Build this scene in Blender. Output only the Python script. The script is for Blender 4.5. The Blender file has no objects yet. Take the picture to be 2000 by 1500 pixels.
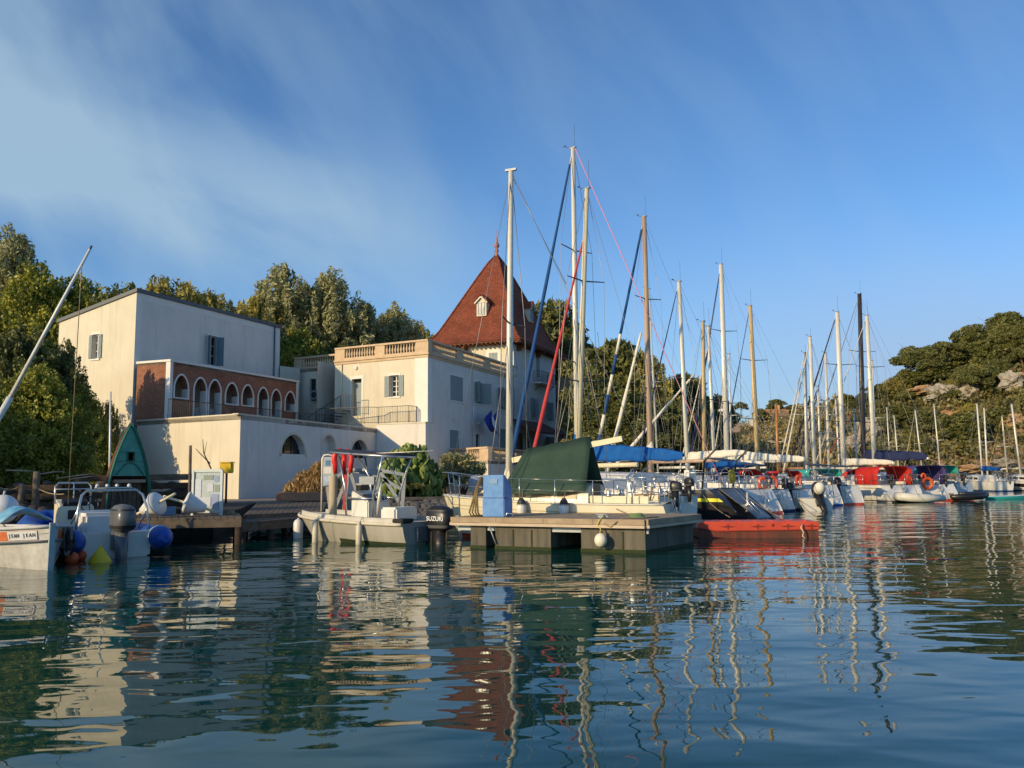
import bpy, bmesh, math, random
import numpy as np
from mathutils import Vector, Matrix
random.seed(7); RNG = np.random.default_rng(11)
SC = bpy.context.scene
COL = SC.collection
R = math.radians
# ---------------------------------------------------------------- camera
FPX, HZ, EYE = 1640.0, 932.0, 1.6
PITCH = math.atan((HZ - 750) / FPX); ROLL = R(0.5)
_F = Vector((0, math.cos(PITCH), math.sin(PITCH)))
_U0 = Vector((0, -math.sin(PITCH), math.cos(PITCH))); _R0 = Vector((1, 0, 0))
_RT = _R0 * math.cos(ROLL) - _U0 * math.sin(ROLL)
_UP = _U0 * math.cos(ROLL) + _R0 * math.sin(ROLL)
CAM = Vector((0, 0, EYE))
cd = bpy.data.cameras.new("camera"); cam = bpy.data.objects.new("camera", cd); COL.objects.link(cam)
cd.sensor_width = 36; cd.lens = 36 * FPX / 2000; cd.clip_start = 0.1; cd.clip_end = 3000
cam.matrix_world = Matrix.Translation(CAM) @ Matrix((_RT, _UP, -_F)).transposed().to_4x4()
SC.camera = cam
def ray(px, py): return _F + _RT * ((px - 1000) / FPX) + _UP * ((750 - py) / FPX)
def onY(px, py, Y):
    d = ray(px, py); return CAM + d * (Y / d.y)
def onZ(px, py, Z):
    d = ray(px, py); return CAM + d * ((Z - EYE) / d.z)
def xAt(px, Y): return onY(px, 930, Y).x
def zAt(px, py, Y): return onY(px, py, Y).z
# ---------------------------------------------------------------- light
SUN_EL = 17.0; SUNH = Vector((-0.726, -0.6875)).normalized()
SC.view_settings.view_transform = 'Standard'; SC.view_settings.look = 'None'
SC.view_settings.exposure = 0.0; SC.view_settings.gamma = 1.0
w = bpy.data.worlds.new("World"); SC.world = w; w.use_nodes = True
nt = w.node_tree; nt.nodes.clear(); N = nt.nodes.new; L = nt.links.new
sky = N('ShaderNodeTexSky'); sky.sky_type = 'NISHITA'; sky.sun_disc = False
sky.sun_elevation = R(SUN_EL); sky.sun_rotation = math.atan2(SUNH.x, SUNH.y)
sky.air_density = 1.0; sky.dust_density = 0.6; sky.ozone_density = 1.6
tc = N('ShaderNodeTexCoord')
# thin high cloud: streaks on a plane far overhead (direction / height)
sp = N('ShaderNodeSeparateXYZ'); L(tc.outputs['Generated'], sp.inputs[0])
def M2(op, a, b=None):
    n = N('ShaderNodeMath'); n.operation = op
    for i, v in ((0, a), (1, b)):
        if v is None: continue
        if isinstance(v, (int, float)): n.inputs[i].default_value = v
        else: L(v, n.inputs[i])
    return n.outputs[0]
yc = M2('MAXIMUM', sp.outputs['Y'], 0.05)
cu = M2('DIVIDE', sp.outputs['X'], yc); cv = M2('DIVIDE', sp.outputs['Z'], yc)
def MR(v, a, b_, lo=0.0, hi=1.0):
    n = N('ShaderNodeMapRange'); n.interpolation_type = 'SMOOTHSTEP'; L(v, n.inputs['Value'])
    for k, q in (('From Min', a), ('From Max', b_), ('To Min', lo), ('To Max', hi)): n.inputs[k].default_value = q
    return n.outputs[0]
cb = N('ShaderNodeCombineXYZ'); L(cu, cb.inputs[0]); L(cv, cb.inputs[1])
mp = N('ShaderNodeMapping'); mp.vector_type = 'TEXTURE'; L(cb.outputs[0], mp.inputs[0]); mp.inputs['Rotation'].default_value = (0, 0, R(-24)); mp.inputs['Scale'].default_value = (1.0, 0.28, 1)
n1 = N('ShaderNodeTexNoise'); L(mp.outputs[0], n1.inputs['Vector']); n1.inputs['Scale'].default_value = 2.4; n1.inputs['Detail'].default_value = 7; n1.inputs['Roughness'].default_value = 0.52; n1.inputs['Distortion'].default_value = 0.35
mpb = N('ShaderNodeMapping'); mpb.vector_type = 'TEXTURE'; L(cb.outputs[0], mpb.inputs[0]); mpb.inputs['Rotation'].default_value = (0, 0, R(-58)); mpb.inputs['Scale'].default_value = (1.0, 0.35, 1)
n2 = N('ShaderNodeTexNoise'); L(mpb.outputs[0], n2.inputs['Vector']); n2.inputs['Scale'].default_value = 3.0; n2.inputs['Detail'].default_value = 6; n2.inputs['Roughness'].default_value = 0.5; n2.inputs['Distortion'].default_value = 0.3
dd = M2('ADD', M2('SUBTRACT', cv, 0.245), M2('MULTIPLY', cu, 0.27))                      # distance from the long streak's axis
dn = M2('ADD', dd, M2('MULTIPLY', M2('SUBTRACT', n1.outputs['Fac'], 0.5), 0.16))
g1 = M2('MULTIPLY', MR(dn, -0.12, 0.01), MR(dn, 0.16, 0.0))
g1 = M2('MULTIPLY', M2('MULTIPLY', g1, MR(cu, 0.04, -0.30)), MR(n1.outputs['Fac'], 0.25, 0.6, 0.55, 0.95))
g2 = M2('MULTIPLY', M2('MULTIPLY', MR(n2.outputs['Fac'], 0.36, 0.68), MR(cu, 0.25, -0.50, 0.12, 0.30)), MR(cv, 0.05, 0.25))
g3 = M2('MULTIPLY', MR(cu, -0.40, -0.62), M2('MULTIPLY', MR(cv, 0.30, 0.40), 0.35))
amt = M2('MULTIPLY', M2('MINIMUM', M2('ADD', M2('ADD', g1, g2), g3), 0.92), MR(sp.outputs['Y'], 0.05, 0.3, 0.0, 0.86))
hazef = M2('MULTIPLY', MR(cv, 0.36, 0.08), MR(cu, -0.1, 0.58, 0.08, 0.85))
hs = N('ShaderNodeHueSaturation'); L(sky.outputs[0], hs.inputs['Color']); hs.inputs['Saturation'].default_value = 1.0
mx = N('ShaderNodeMix'); mx.data_type = 'RGBA'; L(amt, mx.inputs['Factor']); tn = N('ShaderNodeMix'); tn.data_type = 'RGBA'; tn.blend_type = 'MULTIPLY'; tn.inputs['Factor'].default_value = 1.0; L(hs.outputs[0], tn.inputs[6]); tn.inputs[7].default_value = (0.60, 0.90, 1.23, 1); hm = N('ShaderNodeMix'); hm.data_type = 'RGBA'; L(hazef, hm.inputs['Factor']); L(tn.outputs[2], hm.inputs[6]); hm.inputs[7].default_value = (2.75, 3.45, 4.85, 1); L(hm.outputs[2], mx.inputs[6]); mx.inputs[7].default_value = (2.95, 4.2, 5.3, 1)
bg = N('ShaderNodeBackground'); L(mx.outputs[2], bg.inputs[0]); bg.inputs[1].default_value = 0.134
wo = N('ShaderNodeOutputWorld'); L(bg.outputs[0], wo.inputs[0])
sl = bpy.data.lights.new("sun", 'SUN'); sl.energy = 4.25; sl.angle = R(0.55); sl.color = (1.0, 0.76, 0.42)
so = bpy.data.objects.new("sun", sl); COL.objects.link(so)
sv = Vector((SUNH.x * math.cos(R(SUN_EL)), SUNH.y * math.cos(R(SUN_EL)), math.sin(R(SUN_EL))))
so.rotation_euler = sv.to_track_quat('Z', 'Y').to_euler(); so.location = (-40, -30, 40)
SC.cycles.max_bounces = 6; SC.cycles.diffuse_bounces = 3; SC.cycles.glossy_bounces = 3; SC.cycles.transmission_bounces = 3; SC.cycles.transparent_max_bounces = 6
SC.cycles.caustics_reflective = False; SC.cycles.caustics_refractive = False; SC.cycles.use_denoising = True
# ---------------------------------------------------------------- materials
MATS = {}
def mat(name, c, rough=0.6, var=0.12, vs=3.0, bump=0.0, bs=20.0, metal=0.0, spec=0.5, c2=None, detail=4, streak=False, coat=0.0):
    """plain surface with a procedural variation between c and c2 (wear, dirt, grain)"""
    if name in MATS: return MATS[name]
    m = bpy.data.materials.new(name); m.use_nodes = True; MATS[name] = m
    t = m.node_tree; b = t.nodes['Principled BSDF']
    b.inputs['Roughness'].default_value = rough; b.inputs['Metallic'].default_value = metal; b.inputs['Specular IOR Level'].default_value = spec
    if coat: b.inputs['Coat Weight'].default_value = coat
    tcn = t.nodes.new('ShaderNodeTexCoord'); src = tcn.outputs['Object']
    if streak:
        mp = t.nodes.new('ShaderNodeMapping'); mp.inputs['Scale'].default_value = (1, 1, 0.12); t.links.new(src, mp.inputs[0]); src2 = mp.outputs[0]
    else: src2 = src
    n = t.nodes.new('ShaderNodeTexNoise'); n.inputs['Scale'].default_value = vs; n.inputs['Detail'].default_value = detail; n.inputs['Roughness'].default_value = 0.65
    t.links.new(src2, n.inputs['Vector'])
    mr = t.nodes.new('ShaderNodeMapRange'); mr.inputs['From Min'].default_value = 0.3; mr.inputs['From Max'].default_value = 0.7; t.links.new(n.outputs['Fac'], mr.inputs['Value'])
    mix = t.nodes.new('ShaderNodeMix'); mix.data_type = 'RGBA'; t.links.new(mr.outputs[0], mix.inputs['Factor'])
    if c2 is None: c2 = tuple(max(0, x * (1 - var)) for x in c); 
    c1 = c if c2 is not None else c
    mix.inputs[6].default_value = (*c1, 1); mix.inputs[7].default_value = (*c2, 1)
    out_c = mix.outputs[2]
    if 'stucco' in name:
        m3 = t.nodes.new('ShaderNodeMapping'); m3.inputs['Scale'].default_value = (1.6, 1.6, 0.16); t.links.new(src, m3.inputs[0])
        n3 = t.nodes.new('ShaderNodeTexNoise'); n3.inputs['Scale'].default_value = 1.3; n3.inputs['Detail'].default_value = 8; n3.inputs['Roughness'].default_value = 0.7; t.links.new(m3.outputs[0], n3.inputs['Vector'])
        r3 = t.nodes.new('ShaderNodeMapRange'); r3.inputs['From Min'].default_value = 0.52; r3.inputs['From Max'].default_value = 0.74; r3.inputs['To Max'].default_value = 0.55; t.links.new(n3.outputs['Fac'], r3.inputs['Value'])
        x3 = t.nodes.new('ShaderNodeMix'); x3.data_type = 'RGBA'; t.links.new(r3.outputs[0], x3.inputs['Factor']); t.links.new(out_c, x3.inputs[6]); x3.inputs[7].default_value = (c[0] * .62, c[1] * .60, c[2] * .58, 1); out_c = x3.outputs[2]
    t.links.new(out_c, b.inputs['Base Color'])
    if bump:
        nb = t.nodes.new('ShaderNodeTexNoise'); nb.inputs['Scale'].default_value = bs; nb.inputs['Detail'].default_value = 3; t.links.new(src, nb.inputs['Vector'])
        bn = t.nodes.new('ShaderNodeBump'); bn.inputs['Distance'].default_value = bump; bn.inputs['Strength'].default_value = 0.8
        t.links.new(nb.outputs['Fac'], bn.inputs['Height']); t.links.new(bn.outputs[0], b.inputs['Normal'])
    return m
def mat_brick(name, c1, c2, mortar, bw, bh, ms=0.02, bump=0.01, tilt=(0, 0)):
    m = bpy.data.materials.new(name); m.use_nodes = True; MATS[name] = m
    t = m.node_tree; b = t.nodes['Principled BSDF']; b.inputs['Roughness'].default_value = 0.85; b.inputs['Specular IOR Level'].default_value = 0.2
    g = t.nodes.new('ShaderNodeNewGeometry'); s = t.nodes.new('ShaderNodeSeparateXYZ'); t.links.new(g.outputs['Position'], s.inputs[0])
    d1 = t.nodes.new('ShaderNodeVectorMath'); d1.operation = 'DOT_PRODUCT'; t.links.new(g.outputs['Position'], d1.inputs[0])
    d1.inputs[1].default_value = (0.39 - 0.92, 0.92 + 0.39, 0)
    cbn = t.nodes.new('ShaderNodeCombineXYZ'); t.links.new(d1.outputs['Value'], cbn.inputs[0]); t.links.new(s.outputs['Z'], cbn.inputs[1])
    br = t.nodes.new('ShaderNodeTexBrick'); t.links.new(cbn.outputs[0], br.inputs['Vector']); br.inputs['Scale'].default_value = 1
    br.inputs['Color1'].default_value = (*c1, 1); br.inputs['Color2'].default_value = (*c2, 1); br.inputs['Mortar'].default_value = (*mortar, 1)
    br.inputs['Brick Width'].default_value = bw; br.inputs['Row Height'].default_value = bh; br.inputs['Mortar Size'].default_value = ms; br.inputs['Bias'].default_value = 0
    n = t.nodes.new('ShaderNodeTexNoise'); n.inputs['Scale'].default_value = 0.9; n.inputs['Detail'].default_value = 6; n.inputs['Roughness'].default_value = 0.7; t.links.new(g.outputs['Position'], n.inputs['Vector'])
    hv = t.nodes.new('ShaderNodeHueSaturation'); t.links.new(br.outputs['Color'], hv.inputs['Color'])
    mr = t.nodes.new('ShaderNodeMapRange'); mr.inputs['From Min'].default_value = 0.3; mr.inputs['From Max'].default_value = 0.7; mr.inputs['To Min'].default_value = 0.72; mr.inputs['To Max'].default_value = 1.22
    t.links.new(n.outputs['Fac'], mr.inputs['Value']); t.links.new(mr.outputs[0], hv.inputs['Value']); t.links.new(hv.outputs[0], b.inputs['Base Color'])
    bn = t.nodes.new('ShaderNodeBump'); bn.inputs['Distance'].default_value = bump; bn.invert = True; t.links.new(br.outputs['Fac'], bn.inputs['Height']); t.links.new(bn.outputs[0], b.inputs['Normal'])
    return m
def mat_leaf(name, dark, light, sc=0.55, trans=0.3, third=None):
    m = bpy.data.materials.new(name); m.use_nodes = True; MATS[name] = m
    t = m.node_tree; t.nodes.clear(); n_ = t.nodes.new; l_ = t.links.new
    g = n_('ShaderNodeNewGeometry')
    n = n_('ShaderNodeTexNoise'); n.inputs['Scale'].default_value = sc; n.inputs['Detail'].default_value = 5; n.inputs['Roughness'].default_value = 0.7; l_(g.outputs['Position'], n.inputs['Vector'])
    rp = n_('ShaderNodeMath'); rp.operation = 'MULTIPLY_ADD'; l_(g.outputs['Random Per Island'], rp.inputs[0]); rp.inputs[1].default_value = 0.22; rp.inputs[2].default_value = -0.11
    ad = n_('ShaderNodeMath'); ad.operation = 'ADD'; l_(n.outputs['Fac'], ad.inputs[0]); l_(rp.outputs[0], ad.inputs[1])
    r_ = n_('ShaderNodeValToRGB'); l_(ad.outputs[0], r_.inputs[0]); e = r_.color_ramp.elements
    e[0].position = 0.34; e[0].color = (*dark, 1); e[1].position = 0.66; e[1].color = (*light, 1)
    if third: x = r_.color_ramp.elements.new(0.78); x.color = (*third, 1)
    d = n_('ShaderNodeBsdfDiffuse'); tr = n_('ShaderNodeBsdfTranslucent'); l_(r_.outputs[0], d.inputs[0]); l_(r_.outputs[0], tr.inputs[0])
    mx = n_('ShaderNodeMixShader'); mx.inputs[0].default_value = trans; l_(d.outputs[0], mx.inputs[1]); l_(tr.outputs[0], mx.inputs[2])
    gl = n_('ShaderNodeBsdfGlossy'); gl.inputs['Roughness'].default_value = 0.5; mx2 = n_('ShaderNodeMixShader'); mx2.inputs[0].default_value = 0.035
    l_(mx.outputs[0], mx2.inputs[1]); l_(gl.outputs[0], mx2.inputs[2]); o = n_('ShaderNodeOutputMaterial'); l_(mx2.outputs[0], o.inputs[0])
    return m
def mat_planks(name, c, c2, width=0.14, ang=0.0):
    m = mat(name, c, 0.85, c2=c2, vs=2.5, bump=0.004, bs=30, spec=0.2); t = m.node_tree; b = t.nodes['Principled BSDF']
    return m
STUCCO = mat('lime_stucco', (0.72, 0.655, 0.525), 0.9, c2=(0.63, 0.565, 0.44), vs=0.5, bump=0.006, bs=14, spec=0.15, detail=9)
STUCCO2 = mat('shaded_stucco', (0.78, 0.725, 0.67), 0.9, c2=(0.67, 0.62, 0.565), vs=0.7, bump=0.006, bs=14, spec=0.15, detail=8)  # copy of STUCCO with the tone of the shaded wall faces put into its colour
TRIM = mat('white_trim', (0.80, 0.765, 0.71), 0.85, var=0.08, vs=1.5, spec=0.2, bump=0.003)
STONE = mat('cast_stone', (0.66, 0.50, 0.34), 0.9, c2=(0.52, 0.38, 0.25), vs=2.2, bump=0.006, bs=25, spec=0.15)
BRICK = mat_brick('red_brick', (0.40, 0.135, 0.070), (0.24, 0.085, 0.050), (0.33, 0.20, 0.14), 0.24, 0.075, 0.012, 0.006)
TILE = mat_brick('roof_tile', (0.29, 0.080, 0.042), (0.19, 0.056, 0.034), (0.155, 0.045, 0.026), 0.22, 0.14, 0.012, 0.015)
ZINC = mat('dark_zinc', (0.10, 0.105, 0.115), 0.5, metal=0.2)
SHUT = mat('shutter_grey', (0.27, 0.32, 0.33), 0.6, var=0.15, vs=5)
SHUTD = mat('shutter_blue', (0.13, 0.20, 0.24), 0.6, var=0.15, vs=5)
GLASS = mat('window_glass', (0.02, 0.026, 0.03), 0.06, var=0.3, spec=0.7)
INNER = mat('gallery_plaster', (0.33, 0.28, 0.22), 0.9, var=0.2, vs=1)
IRON = mat('black_iron', (0.03, 0.035, 0.045), 0.5, var=0.3)
WOOD = mat('weathered_wood', (0.19, 0.15, 0.11), 0.85, c2=(0.095, 0.075, 0.058), vs=4, bump=0.004, bs=30, spec=0.2)
WOODL = mat('pale_decking', (0.46, 0.35, 0.24), 0.85, c2=(0.31, 0.23, 0.155), vs=3.2, bump=0.004, bs=30, spec=0.2)
WOODD = mat('dark_timber', (0.085, 0.06, 0.042), 0.9, c2=(0.04, 0.03, 0.022), vs=4, bump=0.006, bs=20, spec=0.2)
EAVE = mat('eave_wood', (0.17, 0.055, 0.025), 0.8, var=0.3, vs=4)
CONC = mat('float_concrete', (0.165, 0.145, 0.11), 0.9, c2=(0.06, 0.055, 0.042), vs=4.5, bump=0.006, bs=20, streak=True)
ROCK = mat('limestone', (0.46, 0.41, 0.34), 0.9, c2=(0.20, 0.17, 0.13), vs=0.8, bump=0.05, bs=3, spec=0.1, detail=8)
ROCKD = mat('wet_rock', (0.13, 0.12, 0.105), 0.8, c2=(0.06, 0.055, 0.05), vs=3, bump=0.02, bs=8)
ALU = mat('mast_aluminium', (0.78, 0.74, 0.64), 0.42, var=0.12, vs=6, metal=0.15)
ALUC = mat('mast_cream', (0.76, 0.66, 0.44), 0.45, var=0.12, vs=6)
MWOOD = mat('varnished_spar', (0.50, 0.22, 0.07), 0.35, var=0.3, vs=6)
MPALE = mat('pale_spruce', (0.62, 0.46, 0.24), 0.45, var=0.2, vs=6)
MDARK = mat('dark_spar', (0.05, 0.045, 0.05), 0.4, var=0.3)
STEEL = mat('stainless', (0.62, 0.62, 0.62), 0.28, metal=0.85, var=0.1)
GALV = mat('galvanised_steel', (0.36, 0.39, 0.42), 0.55, metal=0.35, var=0.25, vs=5)
GEL = mat('white_gelcoat', (0.78, 0.77, 0.74), 0.28, c2=(0.66, 0.63, 0.57), vs=1.6, streak=True, spec=0.5)
CREAM = mat('cream_gelcoat', (0.80, 0.74, 0.56), 0.32, c2=(0.68, 0.61, 0.44), vs=1.8, streak=True)
GREYH = mat('grey_hull_paint', (0.42, 0.40, 0.35), 0.6, c2=(0.30, 0.28, 0.235), vs=2.2, streak=True, bump=0.002)
BLACK = mat('black_hull', (0.022, 0.020, 0.022), 0.25, c2=(0.035, 0.03, 0.03), vs=3)
BLACKP = mat('black_plastic', (0.018, 0.018, 0.02), 0.35, var=0.3)
RUBBER = mat('black_rubber', (0.02, 0.02, 0.02), 0.8, var=0.3)
COWL = mat('grey_cowling', (0.12, 0.125, 0.13), 0.3, var=0.2)
SMOKE = mat('smoked_window', (0.03, 0.025, 0.022), 0.12, var=0.2)
TAN = mat('tan_window', (0.40, 0.28, 0.17), 0.4, var=0.2)
TEAK = mat('teak', (0.34, 0.19, 0.10), 0.7, var=0.3, vs=8)
BLUEC = mat('blue_canvas', (0.010, 0.115, 0.40), 0.8, c2=(0.007, 0.075, 0.29), vs=3, bump=0.01, bs=6, spec=0.2)
NAVY = mat('navy_canvas', (0.018, 0.028, 0.10), 0.85, var=0.3, vs=4, bump=0.01, bs=6)
STAYB = mat('blue_sailcloth', (0.008, 0.075, 0.26), 0.8, var=0.35, vs=5)
STAYR = mat('red_sailcloth', (0.55, 0.055, 0.06), 0.8, var=0.25, vs=5)
PINK = mat('pink_rope', (0.75, 0.30, 0.40), 0.8, var=0.2)
REDC = mat('red_canvas', (0.62, 0.035, 0.025), 0.8, c2=(0.45, 0.022, 0.02), vs=3, bump=0.01, bs=6, spec=0.2)
PURP = mat('purple_canvas', (0.075, 0.05, 0.22), 0.85, var=0.3, vs=3, bump=0.01, bs=5)
TEALC = mat('teal_canvas', (0.03, 0.38, 0.34), 0.8, var=0.2, vs=3)
GREENT = mat('green_tarp', (0.042, 0.078, 0.055), 0.7, c2=(0.028, 0.055, 0.040), vs=1.5, bump=0.02, bs=3, spec=0.25)
SAILW = mat('white_sailcloth', (0.78, 0.73, 0.62), 0.8, var=0.15, vs=4, bump=0.01, bs=8)
REDP = mat('red_polyethylene', (0.66, 0.085, 0.035), 0.5, c2=(0.52, 0.06, 0.03), vs=3)
PUMPB = mat('pump_blue', (0.055, 0.20, 0.55), 0.55, c2=(0.15, 0.33, 0.62), vs=5, detail=8, bump=0.002)
REDL = mat('lifebuoy_red', (0.78, 0.03, 0.02), 0.4, var=0.2)
ORANGE = mat('orange_plastic', (0.80, 0.12, 0.03), 0.45, var=0.2)
YELLOW = mat('yellow_plastic', (0.85, 0.56, 0.015), 0.5, var=0.2)
ROPE = mat('old_rope', (0.36, 0.28, 0.17), 0.95, var=0.4, vs=20)
ROPEY = mat('yellow_rope', (0.68, 0.55, 0.12), 0.95, var=0.3, vs=20)
HOSE = mat('brown_hose', (0.20, 0.13, 0.045), 0.6, var=0.3)
WIRE = mat('rigging_wire', (0.32, 0.31, 0.30), 0.4, metal=0.5)
PVC = mat('tube_blue', (0.012, 0.09, 0.42), 0.45, c2=(0.01, 0.06, 0.32), vs=3)
PVCG = mat('tube_grey', (0.45, 0.46, 0.46), 0.5, var=0.15)
WHITEP = mat('white_plastic', (0.76, 0.76, 0.76), 0.4, c2=(0.62, 0.62, 0.60), vs=4)
TEAL = mat('teal_paint', (0.10, 0.40, 0.31), 0.6, c2=(0.05, 0.24, 0.18), vs=4, bump=0.004)
GREENP = mat('dark_green_paint', (0.01, 0.16, 0.10), 0.6, var=0.3)
YSTRIPE = mat('yellow_stripe', (0.80, 0.78, 0.05), 0.4, var=0.05)
EARTH = mat('terracotta_block', (0.50, 0.24, 0.13), 0.9, c2=(0.36, 0.17, 0.10), vs=3)
ALGAE = mat('weed_growth', (0.03, 0.045, 0.012), 0.9, var=0.4, vs=14, bump=0.02, bs=20)
LETTER = mat('black_letter', (0.02, 0.02, 0.03), 0.6)
LETTERW = mat('white_letter', (0.85, 0.85, 0.85), 0.5)
BARK = mat('bark', (0.16, 0.11, 0.08), 0.95, c2=(0.08, 0.055, 0.04), vs=6, bump=0.02, bs=12)
LF_FIG = mat_leaf('leaf_fig', (0.13, 0.16, 0.025), (0.44, 0.42, 0.06), third=(0.600, 0.600, 0.096))
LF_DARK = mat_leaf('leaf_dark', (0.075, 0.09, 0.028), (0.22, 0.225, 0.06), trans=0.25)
LF_PINE = mat_leaf('leaf_pine', (0.08, 0.098, 0.03), (0.245, 0.235, 0.068), trans=0.28)
LF_OLIVE = mat_leaf('leaf_grey', (0.19, 0.2, 0.085), (0.5, 0.47, 0.22), trans=0.25)
LF_GOLD = mat_leaf('leaf_gold', (0.21, 0.19, 0.04), (0.55, 0.46, 0.11), trans=0.3)
LF_DRY = mat_leaf('leaf_dry', (0.28, 0.17, 0.07), (0.58, 0.4, 0.16), sc=1.6)
LF_HILL = mat_leaf('leaf_hill', (0.105, 0.105, 0.036), (0.29, 0.25, 0.085), sc=0.3, trans=0.25)
LF_CACT = mat_leaf('cactus_pad', (0.112, 0.192, 0.040), (0.320, 0.368, 0.096), sc=1.5, trans=0.05, third=(0.544, 0.496, 0.112))
LF_SCRUB = mat_leaf('scrub_leaf', (0.160, 0.144, 0.048), (0.416, 0.336, 0.128), sc=0.4, trans=0.2)
# ---------------------------------------------------------------- mesh helpers
class MB:
    def __init__(s): s.v = []; s.f = []; s.sm = []
    def add(s, vs, fs, smooth=False):
        o = len(s.v); s.v += [tuple(v) for v in vs]; s.f += [tuple(i + o for i in f) for f in fs]; s.sm += [smooth] * len(fs); return s
    def box(s, c, size, rz=0.0, M=None):
        hx, hy, hz = (q / 2 for q in size); c = Vector(c)
        vs = [Vector((x, y, z)) for z in (-hz, hz) for (x, y) in ((-hx, -hy), (hx, -hy), (hx, hy), (-hx, hy))]
        rot = M if M is not None else Matrix.Rotation(rz, 3, 'Z')
        return s.add([c + rot @ v for v in vs], [(3, 2, 1, 0), (4, 5, 6, 7), (0, 1, 5, 4), (1, 2, 6, 5), (2, 3, 7, 6), (3, 0, 4, 7)])
    def bar(s, p, q, a, b=None, up=(0, 0, 1)):
        b = a if b is None else b; p = Vector(p); q = Vector(q); d = (q - p); ln = d.length; d.normalize(); up = Vector(up)
        if abs(d.dot(up)) > 0.99: up = Vector((0, 1, 0))
        x = d.cross(up).normalized(); y = x.cross(d).normalized()
        vs = [c + x * (sx * a / 2) + y * (sy * b / 2) for c in (p, q) for sx, sy in ((-1, -1), (1, -1), (1, 1), (-1, 1))]
        return s.add(vs, [(3, 2, 1, 0), (4, 5, 6, 7), (0, 1, 5, 4), (1, 2, 6, 5), (2, 3, 7, 6), (3, 0, 4, 7)])
    def tube(s, pts, r, seg=8, caps=True, flat=None):
        pts = [Vector(p) for p in pts]; n = len(pts); rs = r if isinstance(r, (list, tuple)) else [r] * n
        vs = []; ref = None
        for i, p in enumerate(pts):
            t = (pts[min(i + 1, n - 1)] - pts[max(i - 1, 0)]).normalized()
            if ref is None: ref = Vector((0, 0, 1)) if abs(t.z) < 0.9 else Vector((0, 1, 0))
            x = t.cross(ref).normalized(); y = x.cross(t).normalized(); ref = y
            for k in range(seg):
                a = 2 * math.pi * k / seg; fy = 1 if flat is None else flat
                vs.append(p + x * (math.cos(a) * rs[i]) + y * (math.sin(a) * rs[i] * fy))
        fs = [(i * seg + k, i * seg + (k + 1) % seg, (i + 1) * seg + (k + 1) % seg, (i + 1) * seg + k) for i in range(n - 1) for k in range(seg)]
        s.add(vs, fs, True)
        if caps:
            o = len(s.v) - len(vs); s.f += [tuple(o + k for k in reversed(range(seg))), tuple(o + (n - 1) * seg + k for k in range(seg))]; s.sm += [False, False]
        return s
    def lathe(s, prof, c=(0, 0, 0), seg=12, axis=None):
        c = Vector(c); vs = []
        q = Vector((0, 0, 1)).rotation_difference(Vector(axis).normalized()) if axis is not None else None
        for (r, z) in prof:
            for k in range(seg):
                a = 2 * math.pi * k / seg; v = Vector((math.cos(a) * r, math.sin(a) * r, z))
                vs.append(c + (q @ v if q else v))
        n = len(prof); fs = [(i * seg + k, i * seg + (k + 1) % seg, (i + 1) * seg + (k + 1) % seg, (i + 1) * seg + k) for i in range(n - 1) for k in range(seg)]
        s.add(vs, fs, True); o = len(s.v) - len(vs)
        s.f += [tuple(o + k for k in reversed(range(seg))), tuple(o + (n - 1) * seg + k for k in range(seg))]; s.sm += [False, False]
        return s
    def ball(s, c, r, seg=12, rings=8, M=None):
        r = r if isinstance(r, (tuple, list)) else (r, r, r)
        prof = []; c = Vector(c); vs = []
        for i in range(rings + 1):
            th = math.pi * i / rings
            for k in range(seg):
                a = 2 * math.pi * k / seg
                v = Vector((math.sin(th) * math.cos(a) * r[0], math.sin(th) * math.sin(a) * r[1], -math.cos(th) * r[2]))
                vs.append(c + (M @ v if M is not None else v))
        fs = [(i * seg + k, i * seg + (k + 1) % seg, (i + 1) * seg + (k + 1) % seg, (i + 1) * seg + k) for i in range(rings) for k in range(seg)]
        return s.add(vs, fs, True)
    def prism(s, poly, z0, z1):
        """poly: list of (x,y) ; z1 may be a list"""
        n = len(poly); z1s = z1 if isinstance(z1, (list, tuple)) else [z1] * n
        ar = sum(poly[i][0] * poly[(i + 1) % n][1] - poly[(i + 1) % n][0] * poly[i][1] for i in range(n))
        if ar < 0: poly = list(reversed(poly)); z1s = list(reversed(z1s))
        vs = [(x, y, z0) for x, y in poly] + [(x, y, z) for (x, y), z in zip(poly, z1s)]
        return s.add(vs, [tuple(reversed(range(n))), tuple(range(n, 2 * n))] + [(i, (i + 1) % n, n + (i + 1) % n, n + i) for i in range(n)])
    def grid(s, rows, smooth=True, closed=False):
        n = len(rows); m = len(rows[0]); vs = [p for r_ in rows for p in r_]
        fs = [(i * m + j, i * m + (j + 1) % m, (i + 1) * m + (j + 1) % m, (i + 1) * m + j) for i in range(n - 1) for j in range(m if closed else m - 1)]
        return s.add(vs, fs, smooth)
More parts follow.
